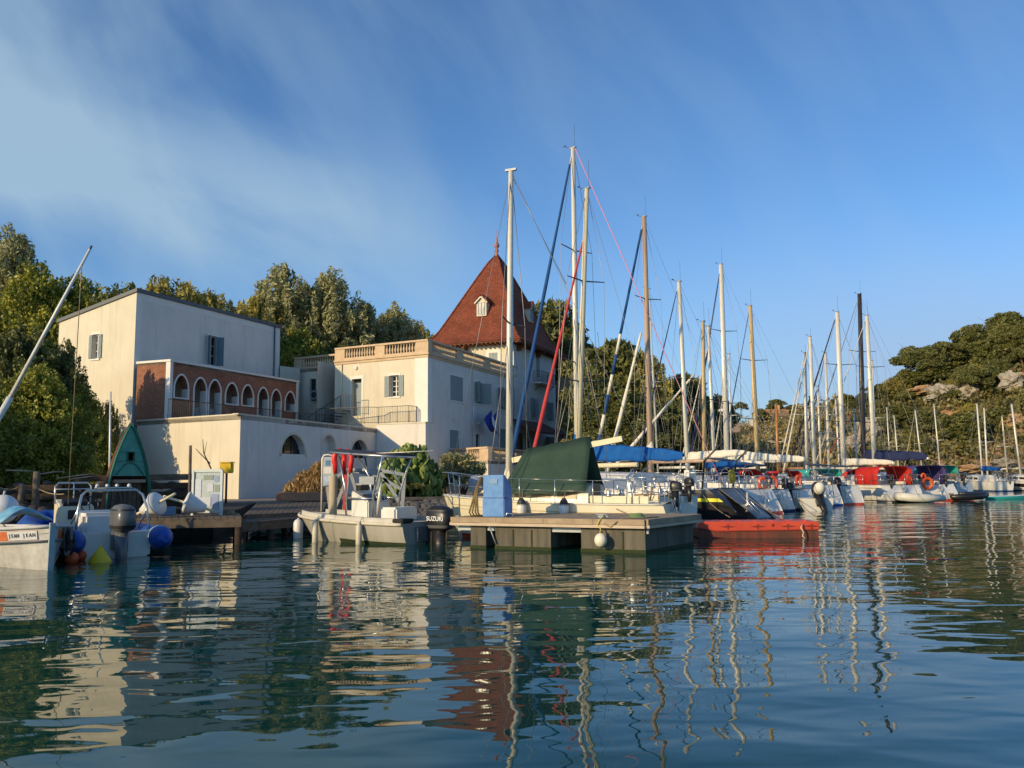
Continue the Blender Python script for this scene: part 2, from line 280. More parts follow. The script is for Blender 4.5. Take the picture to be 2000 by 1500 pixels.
    def build(s, name, m, parent=None, world=False, bevel=0.0, solid=0.0):
        me = bpy.data.meshes.new(name); vs = s.v
        if world and parent is not None:
            r_ = parent
            while r_.parent is not None: r_ = r_.parent
            im = (Matrix.Translation(r_.location) @ r_.rotation_euler.to_matrix().to_4x4()).inverted()
            vs = [tuple(im @ Vector(v)) for v in vs]
        me.from_pydata([tuple(v) for v in vs], [], s.f)
        me.polygons.foreach_set('use_smooth', s.sm); me.materials.append(m)
        if bevel or solid:
            bm = bmesh.new(); bm.from_mesh(me); bmesh.ops.remove_doubles(bm, verts=bm.verts, dist=1e-5)
            if solid: bmesh.ops.solidify(bm, geom=bm.faces[:], thickness=solid)
            if bevel:
                eds = [e for e in bm.edges if len(e.link_faces) == 2 and e.calc_face_angle(0) > 0.5]
                bmesh.ops.bevel(bm, geom=eds, offset=bevel, segments=2, affect='EDGES', clamp_overlap=True)
            bmesh.ops.recalc_face_normals(bm, faces=bm.faces); bm.to_mesh(me); bm.free()
        me.update()
        o = bpy.data.objects.new(name, me); COL.objects.link(o)
        if parent is not None: o.parent = parent
        return o
def tag(o, label=None, cat=None, group=None, kind=None):
    for k, v in (('label', label), ('category', cat), ('group', group), ('kind', kind)):
        if v: o[k] = v
    return o
def thing(name, label, cat, loc=(0, 0, 0), rz=0.0, group=None):
    o = bpy.data.objects.new(name, None); o.empty_display_size = 0.2; COL.objects.link(o)
    o.location = loc; o.rotation_euler = (0, 0, rz); return tag(o, label, cat, group)
def struct(name, mb, m, **k): return tag(mb.build(name, m, **k), kind='structure')
def kids(o): return [c for c in bpy.data.objects if c.parent == o]
def text_mesh(name, s, m, parent, M, size, depth=0.004):
    c = bpy.data.curves.new(name, 'FONT'); c.body = s; c.size = size; c.extrude = depth; c.align_x = 'CENTER'; c.align_y = 'CENTER'; c.offset = size * 0.012
    t_ = bpy.data.objects.new(name, c); COL.objects.link(t_); bpy.context.view_layer.update()
    me = bpy.data.meshes.new_from_object(t_.evaluated_get(bpy.context.evaluated_depsgraph_get())); bpy.data.objects.remove(t_); bpy.data.curves.remove(c)
    me.materials.clear(); me.materials.append(m); o = bpy.data.objects.new(name, me); COL.objects.link(o); o.parent = parent; o.matrix_local = M; return o
def frame(o, x, n):
    """matrix with local X along x, local Z (text front) along n"""
    x = Vector(x).normalized(); n = Vector(n).normalized(); y = n.cross(x).normalized(); x = y.cross(n).normalized()
    M = Matrix((x, y, n)).transposed().to_4x4(); M.translation = Vector(o); return M
def sag(p, q, d, n=10):
    p = Vector(p); q = Vector(q); return [p.lerp(q, i / n) - Vector((0, 0, 4 * d * (i / n) * (1 - i / n))) for i in range(n + 1)]
# ================================================================ WATER, GROUND, HILLS
m = bpy.data.materials.new('sea_water'); m.use_nodes = True; t = m.node_tree; b = t.nodes['Principled BSDF']
b.inputs['Base Color'].default_value = (0.003, 0.048, 0.040, 1); b.inputs['Roughness'].default_value = 0.015; b.inputs['IOR'].default_value = 1.38
g = t.nodes.new('ShaderNodeNewGeometry')
def wn(scale, sx, sy, rot, detail, dist, dst=0.0):
    mp = t.nodes.new('ShaderNodeMapping'); mp.inputs['Scale'].default_value = (sx, sy, 1); mp.inputs['Rotation'].default_value = (0, 0, R(rot)); t.links.new(g.outputs['Position'], mp.inputs[0])
    n = t.nodes.new('ShaderNodeTexNoise'); n.inputs['Scale'].default_value = scale; n.inputs['Detail'].default_value = detail; n.inputs['Roughness'].default_value = 0.45; n.inputs['Distortion'].default_value = dst; t.links.new(mp.outputs[0], n.inputs['Vector'])
    mm = t.nodes.new('ShaderNodeMath'); mm.operation = 'MULTIPLY'; t.links.new(n.outputs['Fac'], mm.inputs[0]); mm.inputs[1].default_value = dist; return mm.outputs[0]
def addn(a, c):
    mm = t.nodes.new('ShaderNodeMath'); mm.operation = 'ADD'; t.links.new(a, mm.inputs[0]); t.links.new(c, mm.inputs[1]); return mm.outputs[0]
hgt = addn(addn(wn(0.55, 0.8, 1.3, 12, 1.0, 0.046), wn(1.7, 0.75, 1.5, -14, 1.2, 0.0135, 0.3)), wn(5.0, 0.7, 1.4, 8, 1.2, 0.0011))
bn = t.nodes.new('ShaderNodeBump'); bn.inputs['Distance'].default_value = 1.0; bn.inputs['Strength'].default_value = 1.0; t.links.new(hgt, bn.inputs['Height']); t.links.new(bn.outputs[0], b.inputs['Normal'])
WATER = m
struct('water', MB().add([(-400, -60, 0), (500, -60, 0), (500, 900, 0), (-400, 900, 0)], [(0, 1, 2, 3)]), WATER)
GND = mat('dry_ground', (0.33, 0.26, 0.18), 0.95, c2=(0.14, 0.13, 0.07), vs=0.7, bump=0.03, bs=4, spec=0.1, detail=8)
QUAY = mat('quay_paving', (0.36, 0.30, 0.23), 0.9, c2=(0.24, 0.20, 0.15), vs=1.2, bump=0.01, bs=10, spec=0.15)
# flat quay the houses stand on
qp = [(-70, 29), (-19, 29.5), (-14.5, 37), (-9, 39.0), (-1.5, 39.6), (0.5, 43), (3, 50), (13, 60), (23, 73), (36, 92), (60, 130), (60, 170), (-80, 170)]
struct('quay', MB().prism(qp, -1.2, 0.6), QUAY)
def sstep(a, b_, x):
    q = min(1, max(0, (x - a) / (b_ - a))); return q * q * (3 - 2 * q)
def segd(p, a, c):
    ax, ay = a; cx_, cy_ = c; dx, dy = cx_ - ax, cy_ - ay; l2 = dx * dx + dy * dy
    q = max(0, min(1, ((p[0] - ax) * dx + (p[1] - ay) * dy) / l2)); ex, ey = p[0] - ax - dx * q, p[1] - ay - dy * q
    return math.hypot(ex, ey), (dx * (p[1] - ay) - dy * (p[0] - ax))
HL = [(-15, 24), (-18, 33), (-24, 44), (-31, 52), (-27, 66), (-16, 74), (-2, 88), (12, 92), (34, 112), (70, 150)]
def hz_left(x, y):
    best = 1e9; sg = 1
    for a, c in zip(HL[:-1], HL[1:]):
        d, s_ = segd((x, y), a, c)
        if d < best - 1e-6: best = d; sg = 1 if s_ > 0 else -1
    d = best * sg
    if x < -15 and y < 24: d = min(d, y - 22)
    far = (1 - 0.60 * sstep(-5, 25, x)) * (.12 + .88 * sstep(40, 56, y))
    base = max(-2.5, 0.3 + d * .8) if d < 0 else 0.3 + (2.0 * sstep(0, 3, d) + 13.0 * sstep(1, 24, d)) * far
    return base + 0.35 * math.sin(x * 0.7 + 1.3 * math.sin(y * 0.4)) * (1 if d > 1 else 0)
def relief(nm, xs, ys, fn, m_):
    rows = [[(x, y, fn(x, y)) for y in ys] for x in xs]; rows = rows[::-1]
    return struct(nm, MB().grid(rows), m_)
relief('hillside_ground', [-80 + 2.0 * i for i in range(80)], [25 + 2.0 * i for i in range(70)], hz_left, GND)
# the hill across the water
def hz_right(x, y):
    a = x / y; s_ = (y - 92)
    if s_ <= 0: return max(-3, s_ * 0.3)
    T = ((0, 2), (.1, 2), (.3, 5), (.38, 9), (.42, 10), (.45, 12.2), (.50, 14.0), (.54, 17), (.61, 22.5), (.8, 31), (2, 36))
    for (a0, h0), (a1, h1) in zip(T[:-1], T[1:]):
        if a0 <= a <= a1: A_ = h0 + (h1 - h0) * (a - a0) / (a1 - a0)
    h = A_ * 1.12 * (1 - math.exp(-s_ / 24.0)) + 8 * sstep(50, 120, s_)
    h += (1.4 * math.sin(x * 0.31 + y * 0.13) + 0.9 * math.sin(x * 0.11 - y * 0.37) + 0.5 * math.sin(x * 0.9) * math.sin(y * 0.8)) * sstep(0, 14, s_)
    return h
mh = bpy.data.materials.new('hill_rock_and_soil'); mh.use_nodes = True; t = mh.node_tree; b = t.nodes['Principled BSDF']; b.inputs['Roughness'].default_value = 0.95; b.inputs['Specular IOR Level'].default_value = 0.1
g = t.nodes.new('ShaderNodeNewGeometry'); n = t.nodes.new('ShaderNodeTexNoise'); n.inputs['Scale'].default_value = 0.11; n.inputs['Detail'].default_value = 9; n.inputs['Roughness'].default_value = 0.62; t.links.new(g.outputs['Position'], n.inputs['Vector'])
rp = t.nodes.new('ShaderNodeValToRGB'); t.links.new(n.outputs['Fac'], rp.inputs[0]); e = rp.color_ramp.elements
e[0].position = 0.38; e[0].color = (0.06, 0.06, 0.025, 1); e[1].position = 0.70; e[1].color = (0.55, 0.44, 0.30, 1)
x_ = e.new(0.50); x_.color = (0.12, 0.10, 0.045, 1); x_ = e.new(0.58); x_.color = (0.38, 0.22, 0.12, 1)
t.links.new(rp.outputs[0], b.inputs['Base Color'])
nb = t.nodes.new('ShaderNodeTexNoise'); nb.inputs['Scale'].default_value = 0.8; nb.inputs['Detail'].default_value = 6; t.links.new(g.outputs['Position'], nb.inputs['Vector'])
bn = t.nodes.new('ShaderNodeBump'); bn.inputs['Distance'].default_value = 0.8; t.links.new(nb.outputs['Fac'], bn.inputs['Height']); t.links.new(bn.outputs[0], b.inputs['Normal'])
rows = []
for i in range(70):
    a = 0.10 + 1.1 * i / 69
    rows.append([(a * y, y, hz_right(a * y, y)) for y in [86 + 3.0 * j for j in range(62)]])
struct('hill', MB().grid(rows[::-1]), mh)
# ---------------------------------------------------------------- facades
class Facade:
    """vertical plane from A to B (left to right as seen), outward normal to the right-front"""
    def __init__(s, A, B, z0, z1, z1b=None):
        s.A = Vector((A[0], A[1], 0)); s.B = Vector((B[0], B[1], 0)); s.d = s.B - s.A; s.L = s.d.length; s.d.normalize()
        s.n = Vector((s.d.y, -s.d.x, 0)); s.z0 = z0; s.z1 = z1; s.z1b = z1 if z1b is None else z1b
    def top(s, u): return s.z1 + (s.z1b - s.z1) * u / s.L
    def P(s, u, z, out=0.0): return s.A + s.d * u + s.n * out + Vector((0, 0, z))
    def uz(s, px, py):
        d = ray(px, py); k = (s.A - CAM).dot(s.n) / d.dot(s.n); p = CAM + d * k
        return (p - s.A).dot(s.d), p.z
    def box(s, px0, py0, px1, py1):
        u0, z0 = s.uz(px0, (py0 + py1) / 2); u1, _ = s.uz(px1, (py0 + py1) / 2); pm = (px0 + px1) / 2
        return u0, u1, s.uz(pm, py1)[1], s.uz(pm, py0)[1]
    def wall(s, ops=(), depth=0.25, mb=None):
        """ops: (u0,u1,zb,zt,shape) shape rect|round|point"""
        mb = mb or MB(); ops = sorted(ops, key=lambda o: o[0]); u = 0.0
        def quad(u0, u1, za0, za1, zb0, zb1, o=0.0):
            mb.add([s.P(u0, za0, o), s.P(u1, za1, o), s.P(u1, zb1, o), s.P(u0, zb0, o)], [(0, 1, 2, 3)])
        for (a, c, zb, zt, sh) in ops:
            quad(u, a, s.z0, s.z0, s.top(u), s.top(a)); n = 1 if sh == 'rect' else 14; w_ = c - a
            def h(q):
                if sh == 'rect': return zt
                x = 2 * q - 1; rad = w_ / 2
                if sh == 'round': return zt - rad + rad * math.sqrt(max(0, 1 - x * x))
                return zt - w_ * 0.72 + w_ * 0.72 * (1 - abs(x) ** 1.9) ** 0.62
            if zb > s.z0 + 1e-3: quad(a, c, s.z0, s.z0, zb, zb)
            for i in range(n):
                q0, q1 = i / n, (i + 1) / n; ua, ub = a + w_ * q0, a + w_ * q1
                quad(ua, ub, h(q0), h(q1), s.top(ua), s.top(ub))
                mb.add([s.P(ua, h(q0)), s.P(ub, h(q1)), s.P(ub, h(q1), -depth), s.P(ua, h(q0), -depth)], [(3, 2, 1, 0)])
            mb.add([s.P(a, zb), s.P(c, zb), s.P(c, zb, -depth), s.P(a, zb, -depth)], [(0, 1, 2, 3)])
            mb.add([s.P(a, zb), s.P(a, zb, -depth), s.P(a, h(0), -depth), s.P(a, h(0))], [(0, 1, 2, 3)])
            mb.add([s.P(c, zb), s.P(c, zb, -depth), s.P(c, h(1), -depth), s.P(c, h(1))], [(3, 2, 1, 0)])
            u = c
        quad(u, s.L, s.z0, s.z0, s.top(u), s.top(s.L)); return mb
    def slab(s, mb, u0, u1, z0, z1, o0, o1):
        vs = [s.P(u, z, o) for z in (z0, z1) for (u, o) in ((u0, o1), (u1, o1), (u1, o0), (u0, o0))]
        mb.add(vs, [(3, 2, 1, 0), (4, 5, 6, 7), (0, 1, 5, 4), (1, 2, 6, 5), (2, 3, 7, 6), (3, 0, 4, 7)]); return mb
def shutter(F, par, u0, u1, zb, zt, m_, out=0.03, ang=0.0, name='shutter'):
    mb = MB(); F.slab(mb, u0, u1, zb, zt, out, out + 0.035)
    for k in (0.06, 0.5, 0.94):
        z = zb + (zt - zb) * k; F.slab(mb, u0 + 0.03, u1 - 0.03, z - 0.05, z + 0.05, out + 0.036, out + 0.055)
    n = 4
    for i in range(1, n):
        u = u0 + (u1 - u0) * i / n; F.slab(mb, u - 0.006, u + 0.006, zb + 0.1, zt - 0.1, out + 0.0355, out + 0.045)
    return mb.build(name, m_, par, world=True)
def window(F, par, bx, m_sh, mode='open', trim=True, surround=0.14, grid=(2, 3), depth=0.25):
    u0, u1, zb, zt = bx; w_ = u1 - u0
    fr = MB()
    for a, c in ((u0 + .004, u0 + .07), (u1 - .07, u1 - .004)): F.slab(fr, a, c, zb + .004, zt - .004, -depth + .02, -depth + .08)
    F.slab(fr, u0 + .07, u1 - .07, zb + .004, zb + .07, -depth + .02, -depth + .08); F.slab(fr, u0 + .07, u1 - .07, zt - .07, zt - .004, -depth + .02, -depth + .08)
    um = (u0 + u1) / 2; F.slab(fr, um - .04, um + .04, zb + .07, zt - .07, -depth + .02, -depth + .085)
    for i in range(1, grid[1]):
        z = zb + (zt - zb) * i / grid[1]
        for a, c in ((u0 + .07, um - .04), (um + .04, u1 - .07)): F.slab(fr, a, c, z - .02, z + .02, -depth + .03, -depth + .07)
    fo = fr.build('window', TRIM if mode != 'dark' else SHUTD, par, world=True)
    F.slab(MB(), u0, u1, zb, zt, -depth - .02, -depth + .015).build('pane', GLASS, fo, world=True)
    if trim:
        tr = MB(); s_ = surround; o0, o1 = 0.001, 0.022
        F.slab(tr, u0 - s_, u0, zb, zt, o0, o1); F.slab(tr, u1, u1 + s_, zb, zt, o0, o1); F.slab(tr, u0 - s_, u1 + s_, zt, zt + s_ * 1.3, o0, o1); F.slab(tr, u0 - s_ - .03, u1 + s_ + .03, zb - .09, zb, o0, .07)
        tr.build('surround', TRIM, fo, world=True)
    if mode == 'open': shutter(F, fo, u0 - w_ * .52, u0 - .01, zb + .03, zt - .03, m_sh); shutter(F, fo, u1 + .01, u1 + w_ * .52, zb + .03, zt - .03, m_sh)
    if mode == 'ajar':   # half-open leaves, standing off the wall
        for sgn, ua in ((1, u0), (-1, u1)):
            mb = MB(); a = F.P(ua, zb + .03, .02); c = F.P(ua - sgn * w_ * .26, zb + .03, .02 + w_ * .40); hgt_ = Vector((0, 0, zt - zb - .06))
            mb.add([a, c, c + hgt_, a + hgt_], [(0, 1, 2, 3)]); mb.build('shutter', m_sh, fo, world=True, solid=.035)
            mb = MB(); a2 = F.P(ua + sgn * .01, zb + .03, .01); c2 = F.P(ua + sgn * w_ * .26, zb + .03, .03)
            mb.add([a2, c2, c2 + hgt_, a2 + hgt_], [(0, 1, 2, 3)]); mb.build('shutter', m_sh, fo, world=True, solid=.03)
    if mode == 'closed': shutter(F, fo, u0 + .01, um - .01, zb + .01, zt - .01, m_sh, -.03); shutter(F, fo, um + .01, u1 - .01, zb + .01, zt - .01, m_sh, -.03)
    return fo
def railing(par, pts, h, mat_=IRON, gap=0.13, post=1.6, name='railing'):
    mb = MB(); pts = [Vector(p) for p in pts]; up = Vector((0, 0, h))
    for a, c in zip(pts[:-1], pts[1:]):
        n = max(1, int((c - a).length / gap)); mb.bar(a + up, c + up, .045, .035); mb.bar(a + Vector((0, 0, .08)), c + Vector((0, 0, .08)), .03)
        for i in range(n + 1):
            p = a.lerp(c, i / n); k = i % max(1, int(post / gap)) == 0 or i == n
            mb.bar(p + Vector((0, 0, 0 if k else .08)), p + up, .035 if k else .016)
    return mb.build(name, mat_, par, world=True)
BAL = [(.075, 0), (.075, .05), (.045, .07), (.05, .1), (.085, .22), (.078, .30), (.035, .46), (.035, .52), (.055, .54), (.07, .56), (.07, .60)]
_balmesh = None
def balustrade(par, F, u0, u1, zb, secs, h=.95, depth=.3, pier=.5, out=0.0, solid_back=True):
    """secs: list of (ua,ub) baluster runs between piers"""
    global _balmesh
    mb = MB(); F.slab(mb, u0, u1, zb, zb + .14, out - depth, out + .04); F.slab(mb, u0, u1, zb + h - .13, zb + h, out - depth - .03, out + .06)
    e = [u0] + [q for s_ in secs for q in s_] + [u1]
    for a, c in zip(e[::2], e[1::2]): F.slab(mb, a, c, zb + .14, zb + h - .13, out - depth + .01, out + .005)
    o = mb.build('balustrade', STONE, par, world=True)
    if _balmesh is None:
        t_ = MB().lathe(BAL, seg=10); q = t_.build('baluster', STONE); _balmesh = q.data; bpy.data.objects.remove(q)
    root = par
    while root.parent is not None: root = root.parent
    for a, c in secs:
        n = max(2, round((c - a) / .235))
        for i in range(n):
            u = a + (c - a) * (i + .5) / n; q = bpy.data.objects.new('baluster', _balmesh); COL.objects.link(q); q.parent = o
            q.location = F.P(u, zb + .14, out - depth / 2) - root.location; q.scale = (1, 1, (h - .27) / .60)
    return o
def foot(px, py, z): p = onZ(px, py, z); return (p.x, p.y)
Z0 = 0.6
# ================================================================ TERRACE BLOCK (lower left wall)
ZT = 4.95
TA = foot(470, 810, ZT); TLn = foot(268, 823, ZT); TR = foot(747, 840, ZT)
tb = thing('terrace_building', 'low cream stucco terrace building with arched openings, below the brick gallery', 'building', (TA[0], TA[1], Z0))
FL = Facade(TLn, TA, Z0, ZT); FR = Facade(TA, TR, Z0, ZT)
FL.wall().build('wall', STUCCO, tb, world=True)
a1 = FR.box(549, 849, 597, 887); a2 = FR.box(629, 850, 655, 900); a3 = FR.box(685, 859, 719, 895)
ops = [(*a1, 'round'), (a2[0], a2[1], a2[2] - .6, a2[3], 'round'), (*a3, 'round')]
FR.wall(ops, .4).build('wall', STUCCO2, tb, world=True)
def arch_trim(F, par, op, s_=.13, mt=TRIM, proud=.025, legs=True):
    a, c, zb, zt, sh = op; w_ = c - a; n = 18; mb = MB(); inn = []; out_ = []
    um = (a + c) / 2; zs = zt - (w_ / 2 if sh == 'round' else w_ * .72)
    def h(q, w2, top):
        x = 2 * q - 1
        if sh == 'round': return top - w2 / 2 + w2 / 2 * math.sqrt(max(0, 1 - x * x))
        return top - w2 * .72 + w2 * .72 * (1 - abs(x) ** 1.9) ** .62
    qs = [(.5 - .5 * math.cos(math.pi * i / n)) for i in range(n + 1)]
    inn = [(a, zb)] + [(a + w_ * q, h(q, w_, zt)) for q in qs] + [(c, zb)]
    w2 = w_ + 2 * s_; zsh = zs
    out_ = [(a - s_, zb)] + [(a - s_ + w2 * q, zsh + (h(q, w_, zt) - zs) * ((zt - zs + s_) / (zt - zs))) for q in qs] + [(c + s_, zb)]
    for (p, q, r_, s2) in zip(inn[:-1], inn[1:], out_[1:], out_[:-1]):
        f = [F.P(*p, proud), F.P(*q, proud), F.P(*r_, proud), F.P(*s2, proud)]; bk = [F.P(*p, -.02), F.P(*q, -.02), F.P(*r_, 0), F.P(*s2, 0)]
        mb.add(f + bk, [(3, 2, 1, 0), (0, 1, 5, 4), (2, 3, 7, 6)])
    return mb.build('arch_surround', mt, par, world=True)
for op, nm in zip(ops, ('window', 'niche', 'window')):
    arch_trim(FR, tb, op, .14, STUCCO)
    o = FR.slab(MB(), op[0] - .1, op[1] + .1, op[2] - .05, op[3] + .05, -.43, -.405).build('window' if nm == 'window' else 'niche_back', GLASS if nm == 'window' else STUCCO2, tb, world=True)
    if nm == 'window':
        mb = MB()
        for k in (.0, .33, .66, 1.0):
            u = op[0] + (op[1] - op[0]) * (.04 + .92 * k); FR.slab(mb, u - .02, u + .02, op[2], op[3], -.404, -.36)
        FR.slab(mb, op[0], op[1], op[2], op[2] + .05, -.404, -.35); mb.build('frame', IRON, o, world=True)
# coping + terrace floor
FRp = [FL.P(0, ZT), FL.P(FL.L, ZT), FR.P(FR.L, ZT)]
back = [(TR[0] - 7.5, TR[1] + 4.5), (TLn[0] + 1.5, TLn[1] + 12)]
MB().prism([TLn, TA, TR] + back, ZT - .25, ZT - .02).build('terrace_floor', QUAY, tb, world=True)
mb = MB(); FL.slab(mb, -.05, FL.L + .04, ZT, ZT + .07, -.3, .04); FR.slab(mb, -.26, FR.L, ZT, ZT + .068, -.3, .04); mb.build('coping', STUCCO, tb, world=True)
mb = MB()
for P_ in (FR.P(FR.L - .12, Z0, .06),): mb.tube([P_, P_ + Vector((0, 0, 4.1))], .05, 8)
mb.build('drainpipe', IRON, tb, world=True)
MB().add([FR.P(FR.L, Z0), FR.P(FR.L, Z0, -5), FR.P(FR.L, ZT, -5), FR.P(FR.L, ZT)], [(0, 1, 2, 3)]).build('wall', STUCCO2, tb, world=True)
# ================================================================ UPPER HOUSE + BRICK GALLERY
HC = (xAt(252, 49.5), 49.5); ZH = zAt(252, 570, 49.5)
HR = foot(547, 641, ZH)
hd = (Vector(HR) - Vector(HC)).normalized(); hp = Vector((-hd.y, hd.x))
HLp = Vector(HC) + hp * 6.3; pxl = None
ZHl = zAt(118, 630, HLp.y)
hb = thing('villa', 'white rendered villa with single-pitch dark roof edge on the slope at left', 'building', (HC[0], HC[1], Z0))
G0 = Facade((HLp.x, HLp.y), HC, Z0, ZHl, ZH); G1 = Facade(HC, HR, Z0, ZH)
w1 = G0.box(181, 653, 193, 701); w2 = G1.box(406, 656, 424, 714)
G0.wall([(*w1, 'rect')]).build('wall', STUCCO, hb, world=True); G1.wall([(*w2, 'rect')]).build('wall', STUCCO2, hb, world=True)
window(G0, hb, w1, SHUT, 'open', surround=.1); window(G1, hb, w2, SHUTD, 'ajar', surround=.08)
mb = MB(); q = 0.42; G1.slab(mb, 0, G1.L, ZH - .42, ZH - .001, .001, .014); G1.slab(mb, 0, q, Z0, ZH - .42, .001, .014); G1.slab(mb, G1.L - q, G1.L, Z0, ZH - .42, .001, .014)
mb.build('corner_band', TRIM, hb, world=True)
e3 = Vector(HR) + hp * 6.3
mb = MB(); o_ = Vector((hd.y, -hd.x)) * .12; hd3 = hd * .1
A_ = Vector(HC) + o_ - hd3; B_ = Vector(HR) + o_ + hd3; C_ = e3 - o_ + hd3; D_ = HLp - o_ - hd3
mb.add([(A_.x, A_.y, ZH), (B_.x, B_.y, ZH), (C_.x, C_.y, ZHl - .02), (D_.x, D_.y, ZHl - .02), (A_.x, A_.y, ZH + .22), (B_.x, B_.y, ZH + .22), (C_.x, C_.y, ZHl + .2), (D_.x, D_.y, ZHl + .2)],
       [(3, 2, 1, 0), (4, 5, 6, 7), (0, 1, 5, 4), (1, 2, 6, 5), (2, 3, 7, 6), (3, 0, 4, 7)]); mb.build('roof', ZINC, hb, world=True)
mb = MB(); mb.add([(HR[0], HR[1], Z0), (e3.x, e3.y, Z0), (e3.x, e3.y, ZHl), (HR[0], HR[1], ZH)], [(0, 1, 2, 3)]); mb.add([(HLp.x, HLp.y, Z0), (e3.x, e3.y, Z0), (e3.x, e3.y, ZHl), (HLp.x, HLp.y, ZHl)], [(3, 2, 1, 0)]); mb.build('wall', STUCCO2, hb, world=True)
# gallery
GC = (xAt(325, 48.5), 48.5); ZG = zAt(325, 706, 48.5); GR = foot(582, 747, ZG)
gd = (Vector(GR) - Vector(GC)).normalized()
gp = Vector((-gd.y, gd.x)); GLn = Vector(GC) + gp * 2.55; GRn = Vector(GR) + gp * 2.0
ga = thing('brick_gallery', 'red brick gallery with eight white pointed arches built in front of the villa', 'gallery', (GC[0], GC[1], Z0))
K0 = Facade((GLn.x, GLn.y), GC, ZT - .1, ZG); K1 = Facade(GC, GR, ZT - .1, ZG)
arch = []
for (px0, px1, top, bot, door) in ((341, 367, 733, 777, 0), (379, 402, 739, 815, 1), (408, 430, 743, 815, 1), (441, 464, 749, 789, 0), (473, 494, 753, 792, 0), (504, 523, 758, 818, 1), (530, 548, 762, 820, 1), (557, 576, 766, 803, 0)):
    bx = K1.box(px0, top, px1, bot); arch.append((bx[0], bx[1], ZT - .02 if door else bx[2], bx[3], 'point'))
K0.wall().build('wall', BRICK, ga, world=True)
K1.wall(arch, .45).build('wall', BRICK, ga, world=True)
for op in arch:
    arch_trim(K1, ga, op, .10, TRIM, .03)
    mb = MB(); sh = op; a, c, zb, zt, _ = op
    K1.slab(mb, a + .002, a + .02, zb, zt - (c - a) * .72, -.45, .02); K1.slab(mb, c - .02, c - .002, zb, zt - (c - a) * .72, -.45, .02)
    if zb > ZT + .2: K1.slab(mb, a - .1, c + .1, zb - .07, zb, -.3, .06)
    mb.build('jamb', TRIM, ga, world=True)
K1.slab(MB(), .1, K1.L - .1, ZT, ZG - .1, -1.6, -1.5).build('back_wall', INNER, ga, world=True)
for op in arch:
    if op[2] < ZT + .2: K1.slab(MB(), op[0], op[1], ZT, ZT + 1.05, -.42, -.38).build('door', SHUT, ga, world=True)
mb = MB(); K0.slab(mb, -.02, K0.L + .06, ZG, ZG + .13, -.3, .07); K1.slab(mb, -.05, K1.L + .06, ZG, ZG + .128, -.3, .07); mb.build('cornice', TRIM, ga, world=True)
mb = MB(); K0.slab(mb, K0.L - .30, K0.L + .012, ZT, ZG, .002, .03); K1.slab(mb, -.028, .20, ZT, ZG, .002, .03); mb.build('corner_pilaster', TRIM, ga, world=True); K1.slab(MB(), K1.L - .2, K1.L + .02, ZT, ZG, .002, .03).build('corner_pilaster', TRIM, ga, world=True)
MB().prism([(GLn.x, GLn.y), GC, GR, (GRn.x, GRn.y)], ZG - .15, ZG - .003).build('roof', QUAY, ga, world=True)
K2 = Facade(GR, (GRn.x, GRn.y), ZT - .1, ZG); K2.wall().build('wall', TRIM, ga, world=True)
rt = thing('terrace_railing', 'thin black iron railing along the terrace in front of the pointed arches', 'railing', (GC[0], GC[1], ZT))
p0 = onZ(329, 779, 6.1); p1 = onZ(586, 806, 6.1); p2 = onZ(648, 811, 6.1)
railing(rt, [(p0.x, p0.y, ZT), (p1.x, p1.y, ZT), (p2.x, p2.y, ZT)], 1.15)
# ================================================================ MAIN VILLA BLOCK + TOWER
ZB = zAt(835, 662, 57.0); MC = (xAt(835, 57.0), 57.0)
MLn = foot(655, 680, ZB); MR = foot(1000, 713, ZB)
md = (Vector(MR) - Vector(MC)).normalized(); mp_ = Vector((-md.y, md.x))
HB = .95; ZW = ZB - HB
mbld = thing('harbour_house', 'large cream house with stone balustrade roof terrace, joined to the red-roofed tower', 'building', (MC[0], MC[1], Z0))
F0 = Facade(MLn, MC, Z0, ZW); F1 = Facade(MC, MR, Z0, ZW)
door = F0.box(687, 740, 706, 812); wA = F0.box(761, 733, 779, 775)
F0.wall([(*door, 'rect'), (*wA, 'rect')], .35).build('wall', STUCCO, mbld, world=True)
dd = F0.slab(MB(), door[0], door[1], door[2], door[3] - .25, -.33, -.28).build('door', SHUT, mbld, world=True)
F0.slab(MB(), door[0], door[1], door[3] - .25, door[3], -.33, -.30).build('fanlight', GLASS, dd, world=True)
mb = MB(); s_ = .17; F0.slab(mb, door[0] - s_, door[0], door[2], door[3], .001, .02); F0.slab(mb, door[1], door[1] + s_, door[2], door[3], .001, .02); F0.slab(mb, door[0] - s_, door[1] + s_, door[3], door[3] + .22, .001, .02); mb.build('surround', TRIM, dd, world=True)
window(F0, mbld, wA, SHUT, 'open', surround=.12, depth=.35, grid=(2, 4))
wu = [F1.box(879, 735, 904, 783), F1.box(928, 747, 943, 789), F1.box(973, 758, 988, 799)]
wl = [F1.box(878, 840, 896, 876), F1.box(929, 848, 938, 876), F1.box(976, 838, 988, 876)]
zm_ = (min(q[2] for q in wu) + max(q[3] for q in wl)) / 2
Facade(MC, MR, Z0, zm_).wall([(*q, 'rect') for q in wl], .25).build('wall', STUCCO2, mbld, world=True); Facade(MC, MR, zm_, ZW).wall([(*q, 'rect') for q in wu], .25).build('wall', STUCCO2, mbld, world=True)
window(F1, mbld, wu[0], SHUT, 'closed'); window(F1, mbld, wu[1], SHUT, 'ajar'); window(F1, mbld, wu[2], SHUT, 'ajar')
window(F1, mbld, wl[0], SHUT, 'closed', surround=.1); window(F1, mbld, wl[1], SHUT, 'dark', surround=.1); window(F1, mbld, wl[2], SHUT, 'closed', surround=.1)
